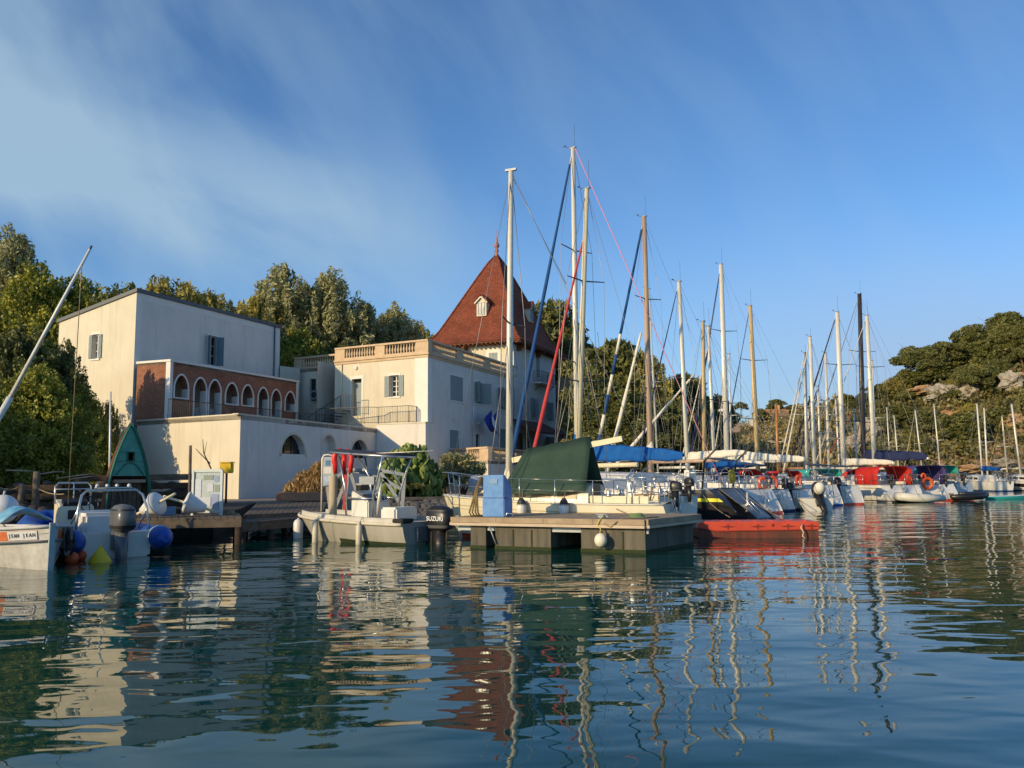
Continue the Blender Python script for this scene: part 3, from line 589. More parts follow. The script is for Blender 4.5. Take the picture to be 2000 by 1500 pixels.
mb = MB(); F0.slab(mb, F0.L - 1.05, F0.L + .016, Z0, ZW - .3, .001, .02); F1.slab(mb, -.015, .55, Z0, ZW - .3, .001, .018); mb.build('corner_pilaster', TRIM, mbld, world=True)
mb = MB(); F0.slab(mb, -.02, F0.L + .16, ZW - .12, ZW, -.1, .16); F1.slab(mb, -.10, F1.L, ZW - .121, ZW - .001, -.1, .16); F0.slab(mb, -.02, F0.L + .07, ZW - .3, ZW - .12, -.1, .07); F1.slab(mb, -.06, F1.L, ZW - .3, ZW - .121, -.1, .07); mb.build('cornice', STONE, mbld, world=True)
def upx(F, px, py): return F.uz(px, py)[0]
s0 = [(upx(F0, 673, 690), upx(F0, 733, 690)), (upx(F0, 751, 685), upx(F0, 812, 685))]
balustrade(mbld, F0, -.03, F0.L + .03, ZW, s0, HB)
s1 = [(upx(F1, 844, 672), upx(F1, 893, 685)), (upx(F1, 904, 690), upx(F1, 948, 700)), (upx(F1, 957, 705), upx(F1, 996, 715))]
balustrade(mbld, F1, .28, F1.L + 1.0, ZW, s1, HB)
e4 = Vector(MR) + mp_ * 8; e5 = Vector(MLn) + md * 1; e5b = Vector(MLn) + md * 14
MB().prism([MLn, MC, MR, (e4.x, e4.y), (e5b.x, e5b.y)], ZW - .3, ZW - .001).build('roof_terrace', QUAY, mbld, world=True)
for px, py in ((886, 819), (934, 827)):
    u, z = F1.uz(px, py); MB().lathe([(.0, 0), (.13, 0), (.15, .05), (.12, .11), (0, .13)], F1.P(u, z, 0), 14, F1.n).build('wall_lamp', ALUC, mbld, world=True)
u, z = F0.uz(696, 719); MB().lathe([(.0, 0), (.13, 0), (.15, .05), (.12, .11), (0, .13)], F0.P(u, z, 0), 14, F0.n).build('wall_lamp', TRIM, mbld, world=True)
mb = MB(); u, _ = F0.uz(668, 750); p = F0.P(u, 0, .07); mb.tube([(p.x, p.y, ZT), (p.x, p.y, ZW - .3)], .05, 8); mb.build('drainpipe', STUCCO, mbld, world=True)
for u_ in (F1.L - .25, F1.L * .47):
    p = F1.P(u_, 0, .07); MB().tube([(p.x, p.y, Z0), (p.x, p.y, ZW - .32)], .045, 8).build('drainpipe', STUCCO2, mbld, world=True)
p = G1.P(G1.L - .7, 0, .08); MB().tube([(p.x, p.y, ZT), (p.x, p.y, ZH - .02)], .045, 8).build('drainpipe', ZINC, hb, world=True)
# recessed wing at left of the main block
WL = foot(575, 699, ZB - .15); WR = foot(656, 691, ZB - .15)
F2 = Facade(WL, WR, Z0, ZW - .15); dk = F2.box(605, 740, 617, 775)
F2.wall([(*dk, 'rect')]).build('wall', STUCCO, mbld, world=True)
F2.slab(MB(), dk[0], dk[1], dk[2], dk[3], -.25, -.2).build('door', BLACKP, mbld, world=True)
balustrade(mbld, F2, 0, F2.L, ZW - .15, [(upx(F2, 589, 705), upx(F2, 654, 700))], HB)
mb = MB(); mb.add([F2.P(0, Z0), F2.P(0, Z0, -6), F2.P(0, ZW, -6), F2.P(0, ZW)], [(3, 2, 1, 0)]); mb.add([F2.P(F2.L, Z0, 0), F2.P(F2.L, Z0, 2), F2.P(F2.L, ZW, 2), F2.P(F2.L, ZW)], [(0, 1, 2, 3)]); mb.build('wall', STUCCO, mbld, world=True)
MB().prism([WL, WR, (WR[0] + 3, WR[1] + 6), (WL[0] + 3, WL[1] + 6)], ZW - .4, ZW - .155).build('roof_terrace', QUAY, mbld, world=True)
# low linking wall between villa and recessed wing
LK = Facade(foot(547, 708, ZW + .1), foot(586, 723, ZW - .3), Z0, ZW - .15)
LK.wall().build('wall', STUCCO, mbld, world=True)
# annex in front of the left face
u0 = upx(F0, 752, 850); mb = MB(); F0.slab(mb, u0, F0.L + .5, Z0, 5.25, .03, 1.0); mb.build('annex', STUCCO2, mbld, world=True)
mb = MB(); F0.slab(mb, u0 - .03, F0.L + .53, 5.25, 5.33, .03, 1.05); mb.build('annex_coping', STUCCO, mbld, world=True)
q0 = F0.P(u0 + .1, 5.33, .95); q1 = F0.P(F0.L - .9, 5.33, .95); q2 = F0.P(F0.L - .9, 5.33, .05)
r2 = thing('stair_railing', 'black iron railing and steep stair rail below the door of the cream house', 'railing', (q0.x, q0.y, 5.33))
railing(r2, [F0.P(.2, 5.33, 2.2), F0.P(u0 - .6, 5.33, 1.6), q0, q1, q2], 1.15)
ds = F0.P(door[0] - .2, door[2] + .35, 1.0); db = F0.P(-1.2, ZT, 1.4)
railing(r2, [db, ds, F0.P(door[1] + .3, door[2] + .35, 1.0)], 1.05)
mb = MB()
for i in range(9):
    p = db.lerp(ds, i / 8); F0d = F0.d; mb.box(p - F0.n * .45 , (.3, 1.0, .06), math.atan2(F0d.y, F0d.x))
mb.build('tread', IRON, r2, world=True)
for k, (px, py) in enumerate(((620, 772), (637, 769))):
    u, z = F2.uz(px, py); ac = thing('air_conditioner', 'grey air-conditioning unit on the recessed wall, ' + ('beside the dark door' if k == 0 else 'right one of the pair'), 'air conditioner', F2.P(u, z - .35, .25))
    mb = MB(); F2.slab(mb, u - .34, u + .34, z - .35, z + .35, .05, .4); mb.build('casing', GALV, ac, world=True, bevel=.02)
    MB().lathe([(.0, 0), (.24, 0), (.24, .02), (.2, .03), (.05, .03), (0, .035)], F2.P(u, z, .4), 18, F2.n).build('fan_grille', IRON, ac, world=True)
    mb = MB(); F2.slab(mb, u - .3, u - .26, z - .42, z - .352, .001, .4); F2.slab(mb, u + .26, u + .3, z - .42, z - .352, .001, .4); mb.build('bracket', IRON, ac, world=True)
# tower
TW_L, TW_D = 10.6, 7.6
T0 = Vector(MR) + md * .35; T1 = T0 + md * TW_L; T2 = T1 + mp_ * TW_D; T3 = T0 + mp_ * TW_D
ZE = zAt(1006, 664, T0.y)
tw = thing('tower_house', 'tall cream tower with steep flared red tile roof and pink finial', 'tower', (T0.x, T0.y, Z0))
E0 = Facade(T3, T0, Z0, ZE + .4); E1 = Facade(T0, T1, Z0, ZE + .4)
uw = E0.box(955, 689, 972, 720)
E0.wall([(*uw, 'rect')]).build('wall', STUCCO, tw, world=True); window(E0, tw, uw, SHUT, 'closed', surround=.25)
tws = [E1.box(1047, 698, 1054, 738), E1.box(1036, 777, 1043, 815), E1.box(1067, 785, 1073, 822), E1.box(1067, 853, 1074, 886), E1.box(1024, 855, 1031, 882)]
zm_ = tws[3][3] + .4
Facade(T0, T1, Z0, zm_).wall([(*q, 'rect') for q in tws[3:]]).build('wall', STUCCO2, tw, world=True); Facade(T0, T1, zm_, ZE + .4).wall([(*q, 'rect') for q in tws[:3]]).build('wall', STUCCO2, tw, world=True)
for i, q in enumerate(tws): window(E1, tw, q, SHUT, 'closed' if i == 0 else 'ajar', surround=.12)
Facade(T1, T2, Z0, ZE + .4).wall().build('wall', STUCCO2, tw, world=True); Facade(T2, T3, Z0, ZE + .4).wall().build('wall', STUCCO2, tw, world=True)
mb = MB(); E1.slab(mb, -.01, .45, Z0, ZE, .002, .02); E0.slab(mb, E0.L - .45, E0.L + .015, ZW, ZE, .002, .02); mb.build('corner_pilaster', TRIM, tw, world=True)
# flared pyramid roof
ctr = (T0 + T2) / 2; ZA = zAt(971, 499, ctr.y); OV = 1.05
hx = TW_L / 2 + OV; hy = TW_D / 2 + OV
prof = [(1.0, 0), (.93, .028), (.86, .068), (.79, .12), (.735, .175), (.68, .24), (.60, .335), (.50, .455), (.38, .60), (.25, .755), (.12, .905), (.012, 1.0)]
rows = []
for (k, hh) in prof:
    z = ZE - .12 + (ZA - ZE + .12) * hh; rg = []
    for (sx, sy) in ((-1, -1), (0, -1), (1, -1), (1, 0), (1, 1), (0, 1), (-1, 1), (-1, 0)):
        p = ctr + md * (sx * hx * k) + mp_ * (sy * hy * k); rg.append((p.x, p.y, z))
    rows.append(rg)
rf = MB(); rf.grid(rows, False, True); rfo = rf.build('roof', TILE, tw, world=True)
mb = MB()
for (sx, sy) in ((-1, -1), (1, -1), (1, 1), (-1, 1)):
    pts = [(*(ctr + md * (sx * hx * k) + mp_ * (sy * hy * k)), ZE - .10 + (ZA - ZE + .12) * hh) for k, hh in prof]; mb.tube(pts, .09, 6)
mb.build('ridge_tile', TILE, rfo, world=True)
mb = MB(); vs = []
for z in (ZE - .22, ZE - .13):
    for (sx, sy) in ((-1, -1), (1, -1), (1, 1), (-1, 1)):
        p = ctr + md * (sx * (hx - .06)) + mp_ * (sy * (hy - .06)); vs.append((p.x, p.y, z))
mb.add(vs, [(3, 2, 1, 0), (4, 5, 6, 7), (0, 1, 5, 4), (1, 2, 6, 5), (2, 3, 7, 6), (3, 0, 4, 7)])
for F_, L_ in ((E0, E0.L), (E1, E1.L)):
    n = int((L_ + 2 * OV) / .42)
    for i in range(n): u = -OV + (L_ + 2 * OV) * (i + .5) / n; F_.slab(mb, u - .05, u + .05, ZE - .36, ZE - .22, -.0, OV - .04)
mb.build('eave', EAVE, tw, world=True)
for F_, us in ((E0, (E0.L * .42, E0.L - .25)), (E1, (.8, 5.4, E1.L - .3))):
    for u in us:
        mb = MB(); F_.slab(mb, u - .11, u + .11, ZE - .58, ZE - .36, .0, OV - .2); F_.slab(mb, u - .1, u + .1, ZE - .85, ZE - .58, .0, .45); mb.build('corbel', EAVE, tw, world=True, bevel=.03)
fin = MB().lathe([(.26, 0), (.20, .2), (.12, .35), (.12, .5), (.22, .6), (.13, .7), (.12, .85), (.24, 1.0), (.26, 1.15), (.14, 1.4), (.08, 1.5), (.12, 1.6), (.05, 1.8), (.02, 2.1), (.015, 2.6)], (ctr.x, ctr.y, ZA - .15), 12)
fin.build('finial', mat('finial_clay', (0.42, 0.16, 0.13), .6, var=.2), tw, world=True)
# dormers on the two visible slopes
def dormer(d, n, off, zb):
    """d along eave, n outward; off = along-position; sits on slope"""
    w_, h_ = .95, 1.35; z = zb; k = None
    hh = (zb - (ZE - .12)) / (ZA - ZE + .12)
    for (k0, h0), (k1, h1) in zip(prof[:-1], prof[1:]):
        if h0 <= hh <= h1: k = k0 + (k1 - k0) * (hh - h0) / (h1 - h0)
    half = (hy if abs(n.dot(mp_)) > .5 else hx) * k
    c = ctr + n * (half + .12) + d * off; c3 = Vector((c.x, c.y, 0)); d3 = Vector((d.x, d.y, 0)); n3 = Vector((n.x, n.y, 0))
    def P(u, zz, o): return c3 + d3 * u + n3 * o + Vector((0, 0, zz))
    body = MB(); D = 1.6
    prof2 = [(-w_ / 2, 0), (w_ / 2, 0), (w_ / 2, h_), (0, h_ + .5), (-w_ / 2, h_)]
    f = [P(u, z + v, 0) for u, v in prof2]; bk = [P(u, z + v, -D) for u, v in prof2]
    body.add(f + bk, [(0, 1, 2, 3, 4), (1, 6, 7, 2), (0, 4, 9, 5), (0, 5, 6, 1)]); bo = body.build('dormer', STUCCO, tw, world=True)
    r_ = MB()
    for sg in (-1, 1):
        a = P(sg * (w_ / 2 + .22), z + h_ - .12, .22); e = P(0, z + h_ + .56, .22); a2 = P(sg * (w_ / 2 + .22), z + h_ - .12, -D); e2 = P(0, z + h_ + .56, -D); tz = Vector((0, 0, .09))
        vs = [a, e, e2, a2, a + tz, e + tz, e2 + tz, a2 + tz]; r_.add(vs, [(0, 1, 2, 3), (7, 6, 5, 4), (0, 4, 5, 1), (3, 2, 6, 7), (0, 3, 7, 4)])
    r_.build('dormer_roof', TILE, bo, world=True)
    mb = MB()
    vs = [P(u, z + v, .012) for u, v in ((-.3, .15), (.3, .15), (.3, 1.2), (-.3, 1.2))]; mb.add(vs, [(0, 1, 2, 3)]); mb.build('dormer_glass', mat('dormer_glass', (.12, .16, .20), .15, var=.4, vs=8), bo, world=True)
    mb = MB()
    for u in (-.3, 0, .3): mb.bar(P(u, z + .12, .03), P(u, z + 1.22, .03), .04)
    for v in (.15, .68, 1.2): mb.bar(P(-.3, z + v, .033), P(.3, z + v, .033), .04)
    mb.build('dormer_frame', GALV, bo, world=True)
    mb = MB()
    for sg in (-1, 1): mb.bar(P(sg * (w_ / 2 + .15), z + h_ - .2, .15), P(0, z + h_ + .38, .15), .1, .12)
    mb.build('bargeboard', STUCCO, bo, world=True)
zd = zAt(940, 617, ctr.y - 4)
dormer(mp_, -md, .15, zd) if False else None
# left slope faces -md (towards camera-left), right slope faces -mp_
pL = ctr - md * (hx * .68)
dormer(mp_, -md, (pL.x - xAt(941, pL.y)) * 1.0, zd)
dormer(md, -mp_, .6, zd)
# balcony on the tower
bx = E1.box(1042, 728, 1070, 750)
bal = MB(); E1.slab(bal, bx[0], bx[1], bx[2] - .12, bx[2], .0, .8); bo = bal.build('balcony', STUCCO2, tw, world=True)
railing(bo, [E1.P(bx[0] + .05, bx[2], .02), E1.P(bx[0] + .05, bx[2], .75), E1.P(bx[1] - .05, bx[2], .75), E1.P(bx[1] - .05, bx[2], .02)], 1.0)
mb = MB()
for u in (bx[0] + .3, bx[1] - .3): mb.bar(E1.P(u, bx[2] - .12, .7), E1.P(u, bx[2] - .7, .02), .06)
mb.build('bracket', IRON, bo, world=True)
# porch canopy
cx0 = E1.box(1006, 828, 1062, 842); mb = MB()
a = [E1.P(cx0[0] - .6, cx0[3] + .1, .03), E1.P(cx0[1], cx0[3] + .1, .03), E1.P(cx0[1] + .3, cx0[2] - .35, 2.0), E1.P(cx0[0] - .9, cx0[2] - .35, 2.0)]
tz = Vector((0, 0, .14)); mb.add([*a, *[q + tz for q in a]], [(3, 2, 1, 0), (4, 5, 6, 7), (0, 1, 5, 4), (1, 2, 6, 5), (2, 3, 7, 6), (3, 0, 4, 7)]); mb.build('porch_roof', EAVE, tw, world=True)
dxx = E1.box(1008, 846, 1020, 884); E1.slab(MB(), dxx[0], dxx[1], dxx[2], dxx[3], .002, .04).build('door', BLACKP, tw, world=True)
# raised stone terrace with balustrade in front of the facade
ZP = 3.65; t0 = F1.P(upx(F1, 880, 880), 0, 0); tc_ = foot(953, 872, ZP); te = foot(1075, 884, ZP)
ter = thing('stone_terrace', 'raised cream terrace with stone balustrade below the harbour house windows', 'terrace', (tc_[0], tc_[1], Z0))
P0 = Facade((t0.x, t0.y), tc_, Z0, ZP - .95); P1 = Facade(tc_, te, Z0, ZP - .95)
P0.wall().build('wall', STUCCO, ter, world=True); P1.wall([(2.2, 3.1, .7, 1.7, 'rect')]).build('wall', STUCCO2, ter, world=True)
balustrade(ter, P0, 0, P0.L + .03, ZP - .95, [(upx(P0, 893, 885), upx(P0, 908, 885)), (upx(P0, 914, 885), upx(P0, 936, 885))], .95)
balustrade(ter, P1, .28, P1.L, ZP - .95, [(upx(P1, 963, 885), upx(P1, 997, 885)), (upx(P1, 1003, 885), upx(P1, 1020, 885)), (upx(P1, 1026, 885), upx(P1, 1044, 885)), (upx(P1, 1050, 885), upx(P1, 1070, 885))], .95)
fe = F1.P(F1.L + 9, 0, 0); MB().prism([(t0.x, t0.y), tc_, te, (fe.x, fe.y)], ZP - 1.15, ZP - .96).build('terrace_floor', QUAY, ter, world=True)
# blue flag on a slanted pole on the facade
def FP(px, py, o):
    n_ = F1.n; d_ = ray(px, py); k_ = (F1.A + n_ * o - CAM).dot(n_) / d_.dot(n_); return CAM + d_ * k_
fp = FP(960, 848, .8)
fl = thing('flag', 'blue flag with white emblem hanging from the house facade', 'flag', fp)
MB().tube([FP(975, 852, .05), FP(968, 798, 1.0)], .03, 8).build('flag_pole', WHITEP, fl, world=True)
L1 = [(958, 800), (961, 812), (964, 826), (968, 838), (972, 849)]; L0 = [(950, 812), (945.5, 819), (950, 829), (955, 838), (958, 843)]; L2 = [(960, 801), (954, 813), (955, 825), (960, 835), (965, 843)]
fm = MB(); rws = []
for i_ in range(5): rws.append([FP(*L0[i_], 1.1 + .1 * math.sin(i_)), FP((L0[i_][0] + L2[i_][0]) / 2, (L0[i_][1] + L2[i_][1]) / 2, 1.3), FP(*L2[i_], 1.05), FP(*L1[i_], .95)])
fm.grid(rws); fm.add([FP(971, 802, .9), FP(971.5, 816, .95), FP(966, 822, 1.0), FP(963, 814, 1.0)], [(3, 2, 1, 0)]); fc = fm.build('flag_cloth', mat('flag_blue', (.012, .04, .36), .8), fl, world=True, solid=.01)
em = [(960, 812), (964, 815), (966, 824), (969, 831), (967, 836), (963, 832), (961, 824)]
MB().add([FP(*q, 1.22) for q in em], [tuple(range(7))]).build('emblem', LETTERW, fc, world=True, solid=.008)
# ================================================================ VEGETATION
def leaf_mesh(name, clumps, leaf, m_, aspect=1.6, up=0.0, quad=True):
    """clumps: list of (center, (rx,ry,rz), n) ; many small leaf faces scattered through each clump's volume"""
    cs = []
    for c, r, n in clumps:
        d = RNG.normal(size=(n, 3)); d /= np.linalg.norm(d, axis=1)[:, None]
        rad = RNG.random(n) ** (1 / 2.2); rad = 0.35 + 0.75 * rad
        cs.append(np.array(c) + d * rad[:, None] * np.array(r))
    P = np.concatenate(cs); n = len(P)
    a = RNG.normal(size=(n, 3)); a[:, 2] += up * 3; a /= np.linalg.norm(a, axis=1)[:, None]
    b = RNG.normal(size=(n, 3)); b -= (a * b).sum(1)[:, None] * a; b /= np.linalg.norm(b, axis=1)[:, None]
    s = leaf * (0.6 + 0.8 * RNG.random(n))[:, None]
    A = a * s * aspect / 2; B = b * s / 2
    V = np.stack([P - A, P + B * .9, P + A, P - B * .9], 1).reshape(-1, 3)
    me = bpy.data.meshes.new(name); me.vertices.add(4 * n); me.vertices.foreach_set('co', V.astype('f').ravel())
    me.loops.add(4 * n); me.loops.foreach_set('vertex_index', np.arange(4 * n, dtype='i')); me.polygons.add(n)
    me.polygons.foreach_set('loop_start', np.arange(0, 4 * n, 4, dtype='i')); me.polygons.foreach_set('loop_total', np.full(n, 4, 'i'))
    me.materials.append(m_); me.update(calc_edges=True); return me
def limb_mesh(name, H, spread, nl, r0, lean=0.0, start=.3, m_=BARK):
    mb = MB(); top = Vector((lean * H, 0, H * .8)); pts = [Vector((0, 0, -.6)), Vector((lean * H * .2, .05 * H * random.uniform(-1, 1), H * .3)), Vector((lean * H * .6, 0.03 * H, H * .55)), top]
    mb.tube(pts, [r0, r0 * .75, r0 * .5, r0 * .15], 7)
    for i in range(nl):
        t_ = start + (.92 - start) * i / max(1, nl - 1); base = Vector((lean * H * t_, 0, H * .8 * t_ / .8 * .8)); a = i * 2.4 + random.random()
        ln = spread * random.uniform(.5, .8); e = base + Vector((math.cos(a) * ln, math.sin(a) * ln, H * random.uniform(.12, .25)))
        mb.tube([base, base.lerp(e, .5) + Vector((0, 0, -.04 * H)), e], [r0 * .4 * (1.1 - t_), r0 * .28 * (1.1 - t_), r0 * .08], 5)
        e2 = e + Vector((math.cos(a + .8) * ln * .4, math.sin(a + .8) * ln * .4, H * .08)); mb.tube([base.lerp(e, .6), e2], [r0 * .2 * (1.1 - t_), r0 * .05], 4)
    q = mb.build(name, m_); me = q.data; bpy.data.objects.remove(q); return me
def ell(n, rx, ry, z0, z1, cr, k, bulge=.5, jit=.25):
    """n clumps filling an ovoid between z0 and z1, unit-ish metres"""
    out = []
    for i in range(n):
        f = (i + .5) / n; z = z0 + (z1 - z0) * f; env = math.sin(math.pi * min(1, max(0.04, f ** bulge))) ** .6
        a = i * 2.39996; rr = math.sqrt(random.random()) * env
        c = (math.cos(a) * rx * rr, math.sin(a) * ry * rr, z); s_ = cr * random.uniform(.65, 1.2) * (.55 + .45 * env)
        out.append((c, (s_, s_, s_ * .8), k))
    return out
def sprays(n, rx, z0, z1, k, bulge=.7, w=.17, h=.42):
    """small upright twig clumps rooted on the outer surface of a crown"""
    out = []
    for i in range(n):
        f = random.uniform(.25, 1.0); z = z0 + (z1 - z0) * f; env = math.sin(math.pi * min(1, max(.04, f ** bulge))) ** .6; a = random.uniform(0, 6.28); rr = rx * env * random.uniform(.75, 1.12)
        s_ = random.uniform(.7, 1.3); out.append(((math.cos(a) * rr, math.sin(a) * rr, z + .42), (w * s_, w * s_, h * s_), k))
    return out
PROTO = {}   # kind: (crown meshes, trunk meshes, material)
def proto(kind, fn, n=2):
    PROTO[kind] = [fn(i) for i in range(n)]
# every prototype is 8 m tall, about 6 m wide
proto('leafy', lambda i: (leaf_mesh('crown', ell(60, 2.5, 2.5, 1.0, 7.0, .82, 700, .75) + sprays(110, 2.9, 1.2, 7.2, 70, w=.30, h=.34), .125, LF_FIG, 1.3), limb_mesh('trunk', 6.2, 2.0, 7, .22)))
proto('dark', lambda i: (leaf_mesh('crown', ell(54, 2.4, 2.4, .8, 7.0, .80, 500, .75) + sprays(110, 2.8, 1.2, 7.2, 60, w=.25, h=.34), .115, LF_DARK, 1.6), limb_mesh('trunk', 6.2, 1.8, 6, .2)))
proto('olive', lambda i: (leaf_mesh('crown', ell(80, 2.2, 2.2, 1.0, 7.2, .50, 260, .7) + sprays(150, 2.35, 1.5, 7.4, 60), .075, LF_OLIVE, 3.0), limb_mesh('trunk', 5.8, 1.5, 9, .16)))
proto('gold', lambda i: (leaf_mesh('crown', ell(80, 2.6, 2.6, .8, 7.0, .58, 270, .7) + sprays(140, 2.8, 1.5, 7.2, 60), .08, LF_GOLD, 3.0), limb_mesh('trunk', 5.8, 1.8, 8, .16)))
def pine(i):
    cl = []
    for k in range(34):
        f = (k + .5) / 34; z = 2.6 + 5.0 * f; env = (math.sin(math.pi * (0.15 + .8 * f)) ** .7); a = k * 2.4 + random.random() * .6; rr = 2.5 * env * random.uniform(.35, 1)
        cl.append(((math.cos(a) * rr, math.sin(a) * rr, z), (1.0 * random.uniform(.7, 1.15), 1.0 * random.uniform(.7, 1.15), .55), 360))
    return (leaf_mesh('crown', cl, .17, LF_PINE, 2.6, up=.25), limb_mesh('trunk', 8, 2.3, 9, .24, lean=.04, start=.35))
proto('pine', pine, 3)
def umb(i):
    cl = []
    for k in range(30):
        a = k * 2.4; rr = 2.7 * math.sqrt((k + .5) / 30); z = 6.7 - .24 * rr * rr + random.uniform(-1.3, .25)
        cl.append(((math.cos(a) * rr, math.sin(a) * rr, z), (.8, .8, .7), 340))
    return (leaf_mesh('crown', cl, .16, LF_PINE, 2.4, up=.2), limb_mesh('trunk', 7.6, 2.6, 10, .26, lean=.03, start=.45))
proto('umbrella', umb, 2)
proto('bush', lambda i: (leaf_mesh('crown', ell(34, 2.8, 2.8, .3, 5.6, 1.1, 280, .9), .19, LF_SCRUB, 1.8), limb_mesh('trunk', 4, 1.4, 6, .12, start=.15)))
cnt = {}
def tree(kind, x, y, z, H, W, label, group=None, name='tree', trunk=True, rz=None):
    ps = PROTO[kind]; k = cnt[kind] = cnt.get(kind, -1) + 1; cm, tm = ps[k % len(ps)]
    hh = 6.0 if kind == 'bush' else 8.0
    th = thing(name, label, 'tree' if name != 'bush' else 'bush', (x, y, z), rz if rz is not None else random.uniform(0, 6.28), group); th.scale = (W / 6.0, W / 6.0, H / hh)
    c = bpy.data.objects.new('crown', cm); COL.objects.link(c); c.parent = th
    if trunk: c = bpy.data.objects.new('trunk', tm); COL.objects.link(c); c.parent = th
    return th
def name_ok(k): return k.get('name') != 'bush'
def ptree(kind, px, top, Y, wpx, label, base=None, zb=None, **k):
    zt = zAt(px, top, Y); x = xAt(px, Y)
    if zb is None: zb = max(0.4, hz_left(x, Y) - .3) if base is None else zAt(px, base, Y)
    W = wpx * Y / FPX * 1.15
    if name_ok(k) and zt - zb > 1.45 * W: W = (zt - zb) / 1.7
    return tree(kind, x, Y, zb, max(1.2, (zt - zb) * .95), W, label, **k)
# left slope, from the left edge of the picture
LT = [
 ('leafy', 40, 490, 60, 230, 'broad yellow-green leafy tree at the left edge, highest crown on the slope', {}),
 ('olive', -8, 432, 62, 110, 'thin dark-topped tree cut by the left edge against the sky', {}),
 ('leafy', 128, 515, 62, 170, 'yellow-green fig-like tree just behind the tip of the leaning spar', {}),
 ('dark', 222, 522, 60, 120, 'rounded dark evergreen behind the roof corner of the upper villa', {}),
 ('gold', 318, 516, 64, 150, 'golden-green feathery tree above the middle of the villa roof', {}),
 ('gold', 398, 546, 66, 130, 'brownish feathery tree above the right half of the villa roof', {}),
 ('dark', 455, 590, 70, 60, 'small dark bush-like tree above the end of the villa roof', {}),
 ('olive', 545, 505, 76, 130, 'tall grey-green feathery tree between villa and harbour house', {}),
 ('olive', 640, 515, 78, 110, 'tall grey-green tree behind the balustrade, right of the feathery one', {}),
 ('leafy', 575, 618, 72, 130, 'bright green leafy tree filling the gap beside the villa end wall', {}),
 ('leafy', 520, 650, 71, 70, 'low green tree against the villa right end wall', {}),
 ('dark', 648, 640, 74, 120, 'dark green tree rising behind the lower balustrade wing', {}),
 ('olive', 705, 578, 82, 85, 'grey olive-like tree above the middle of the left balustrade', {}),
 ('olive', 770, 585, 86, 90, 'grey-green tree left of the small umbrella pine', {}),
 ('dark', 740, 640, 80, 120, 'dark tree low behind the balustrade corner', {}),
 ('gold', 362, 534, 68, 110, 'feathery golden tree between the two others above the villa roof', {}),
 ('dark', 268, 532, 66, 90, 'dark tree right behind the villa roof, left of the golden ones', {}),
 ('gold', 492, 560, 74, 80, 'thin golden tree just right of the villa roof end', {}),
 ('olive', 592, 548, 82, 90, 'grey-green tree filling the dip between the two tall feathery trees', {}),
 ('dark', 690, 615, 84, 90, 'dark tree behind the lower left balustrade, under the grey one', {}),
 ('gold', 805, 612, 94, 60, 'low brownish tree beside the small umbrella pine', {}),
 ('umbrella', 832, 617, 96, 52, 'small umbrella pine standing left of the tower roof', {'name': 'pine_tree'}),
 ('dark', 858, 634, 92, 40, 'low dark tree at the foot of the tower roof left edge', {}),
 ('pine', 1068, 578, 92, 130, 'tall dark pine directly behind the tower right slope', {'name': 'pine_tree'}),
 ('pine', 1112, 640, 90, 110, 'dark leaning pine right of the tower with bare lower branches', {'name': 'pine_tree'}),
 ('pine', 1205, 652, 74, 190, 'broad olive-green pine behind the first two tall masts', {'name': 'pine_tree'}),
 ('gold', 1262, 672, 72, 150, 'golden topped pine behind the wooden mast', {'name': 'pine_tree'}),
 ('pine', 1160, 715, 68, 130, 'dark lower pine between the stone bank and the tall masts', {'name': 'pine_tree'}),
 ('dark', 1225, 745, 66, 190, 'large dark evergreen mass low behind the blue boom cover', {}),
 ('dark', 1300, 765, 68, 160, 'dark evergreen behind the mast with the twin white furled sails', {}),
 ('pine', 1350, 722, 80, 120, 'rounded dark green pine left of the mast with the radar', {'name': 'pine_tree'}),
 ('pine', 1398, 765, 84, 90, 'smaller pine sloping down towards the far houses', {'name': 'pine_tree'}),
 ('dark', 1390, 815, 78, 110, 'low dark evergreen at the right end of the pine grove', {}),
 ('bush', 1450, 875, 86, 110, 'olive scrub bush on the shore below the grey-roofed house', {'name': 'bush'}),
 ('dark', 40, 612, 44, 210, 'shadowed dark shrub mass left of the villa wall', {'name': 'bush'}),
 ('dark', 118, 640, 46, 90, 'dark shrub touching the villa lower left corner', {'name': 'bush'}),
 ('leafy', 62, 690, 30, 180, 'big sunlit green bush below the dark shrubs at left', {'name': 'bush'}),
 ('leafy', 148, 735, 44.5, 100, 'green bush growing against the white villa side wall', {'name': 'bush'}),
 ('gold', 205, 770, 46, 60, 'sparse twiggy bush beside the brick gallery side wall', {'name': 'bush'}),
 ('leafy', 182, 805, 44, 80, 'green bush behind the upright teal boat hull', {'name': 'bush'}),
 ('leafy', 95, 800, 33, 150, 'sunlit bush above the dark timber landing', {'name': 'bush'}),
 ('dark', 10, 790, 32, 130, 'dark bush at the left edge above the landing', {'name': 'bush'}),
]
for kind, px, top, Y, wpx, lab, kw in LT: ptree(kind, px, top, Y, wpx, lab, **kw)
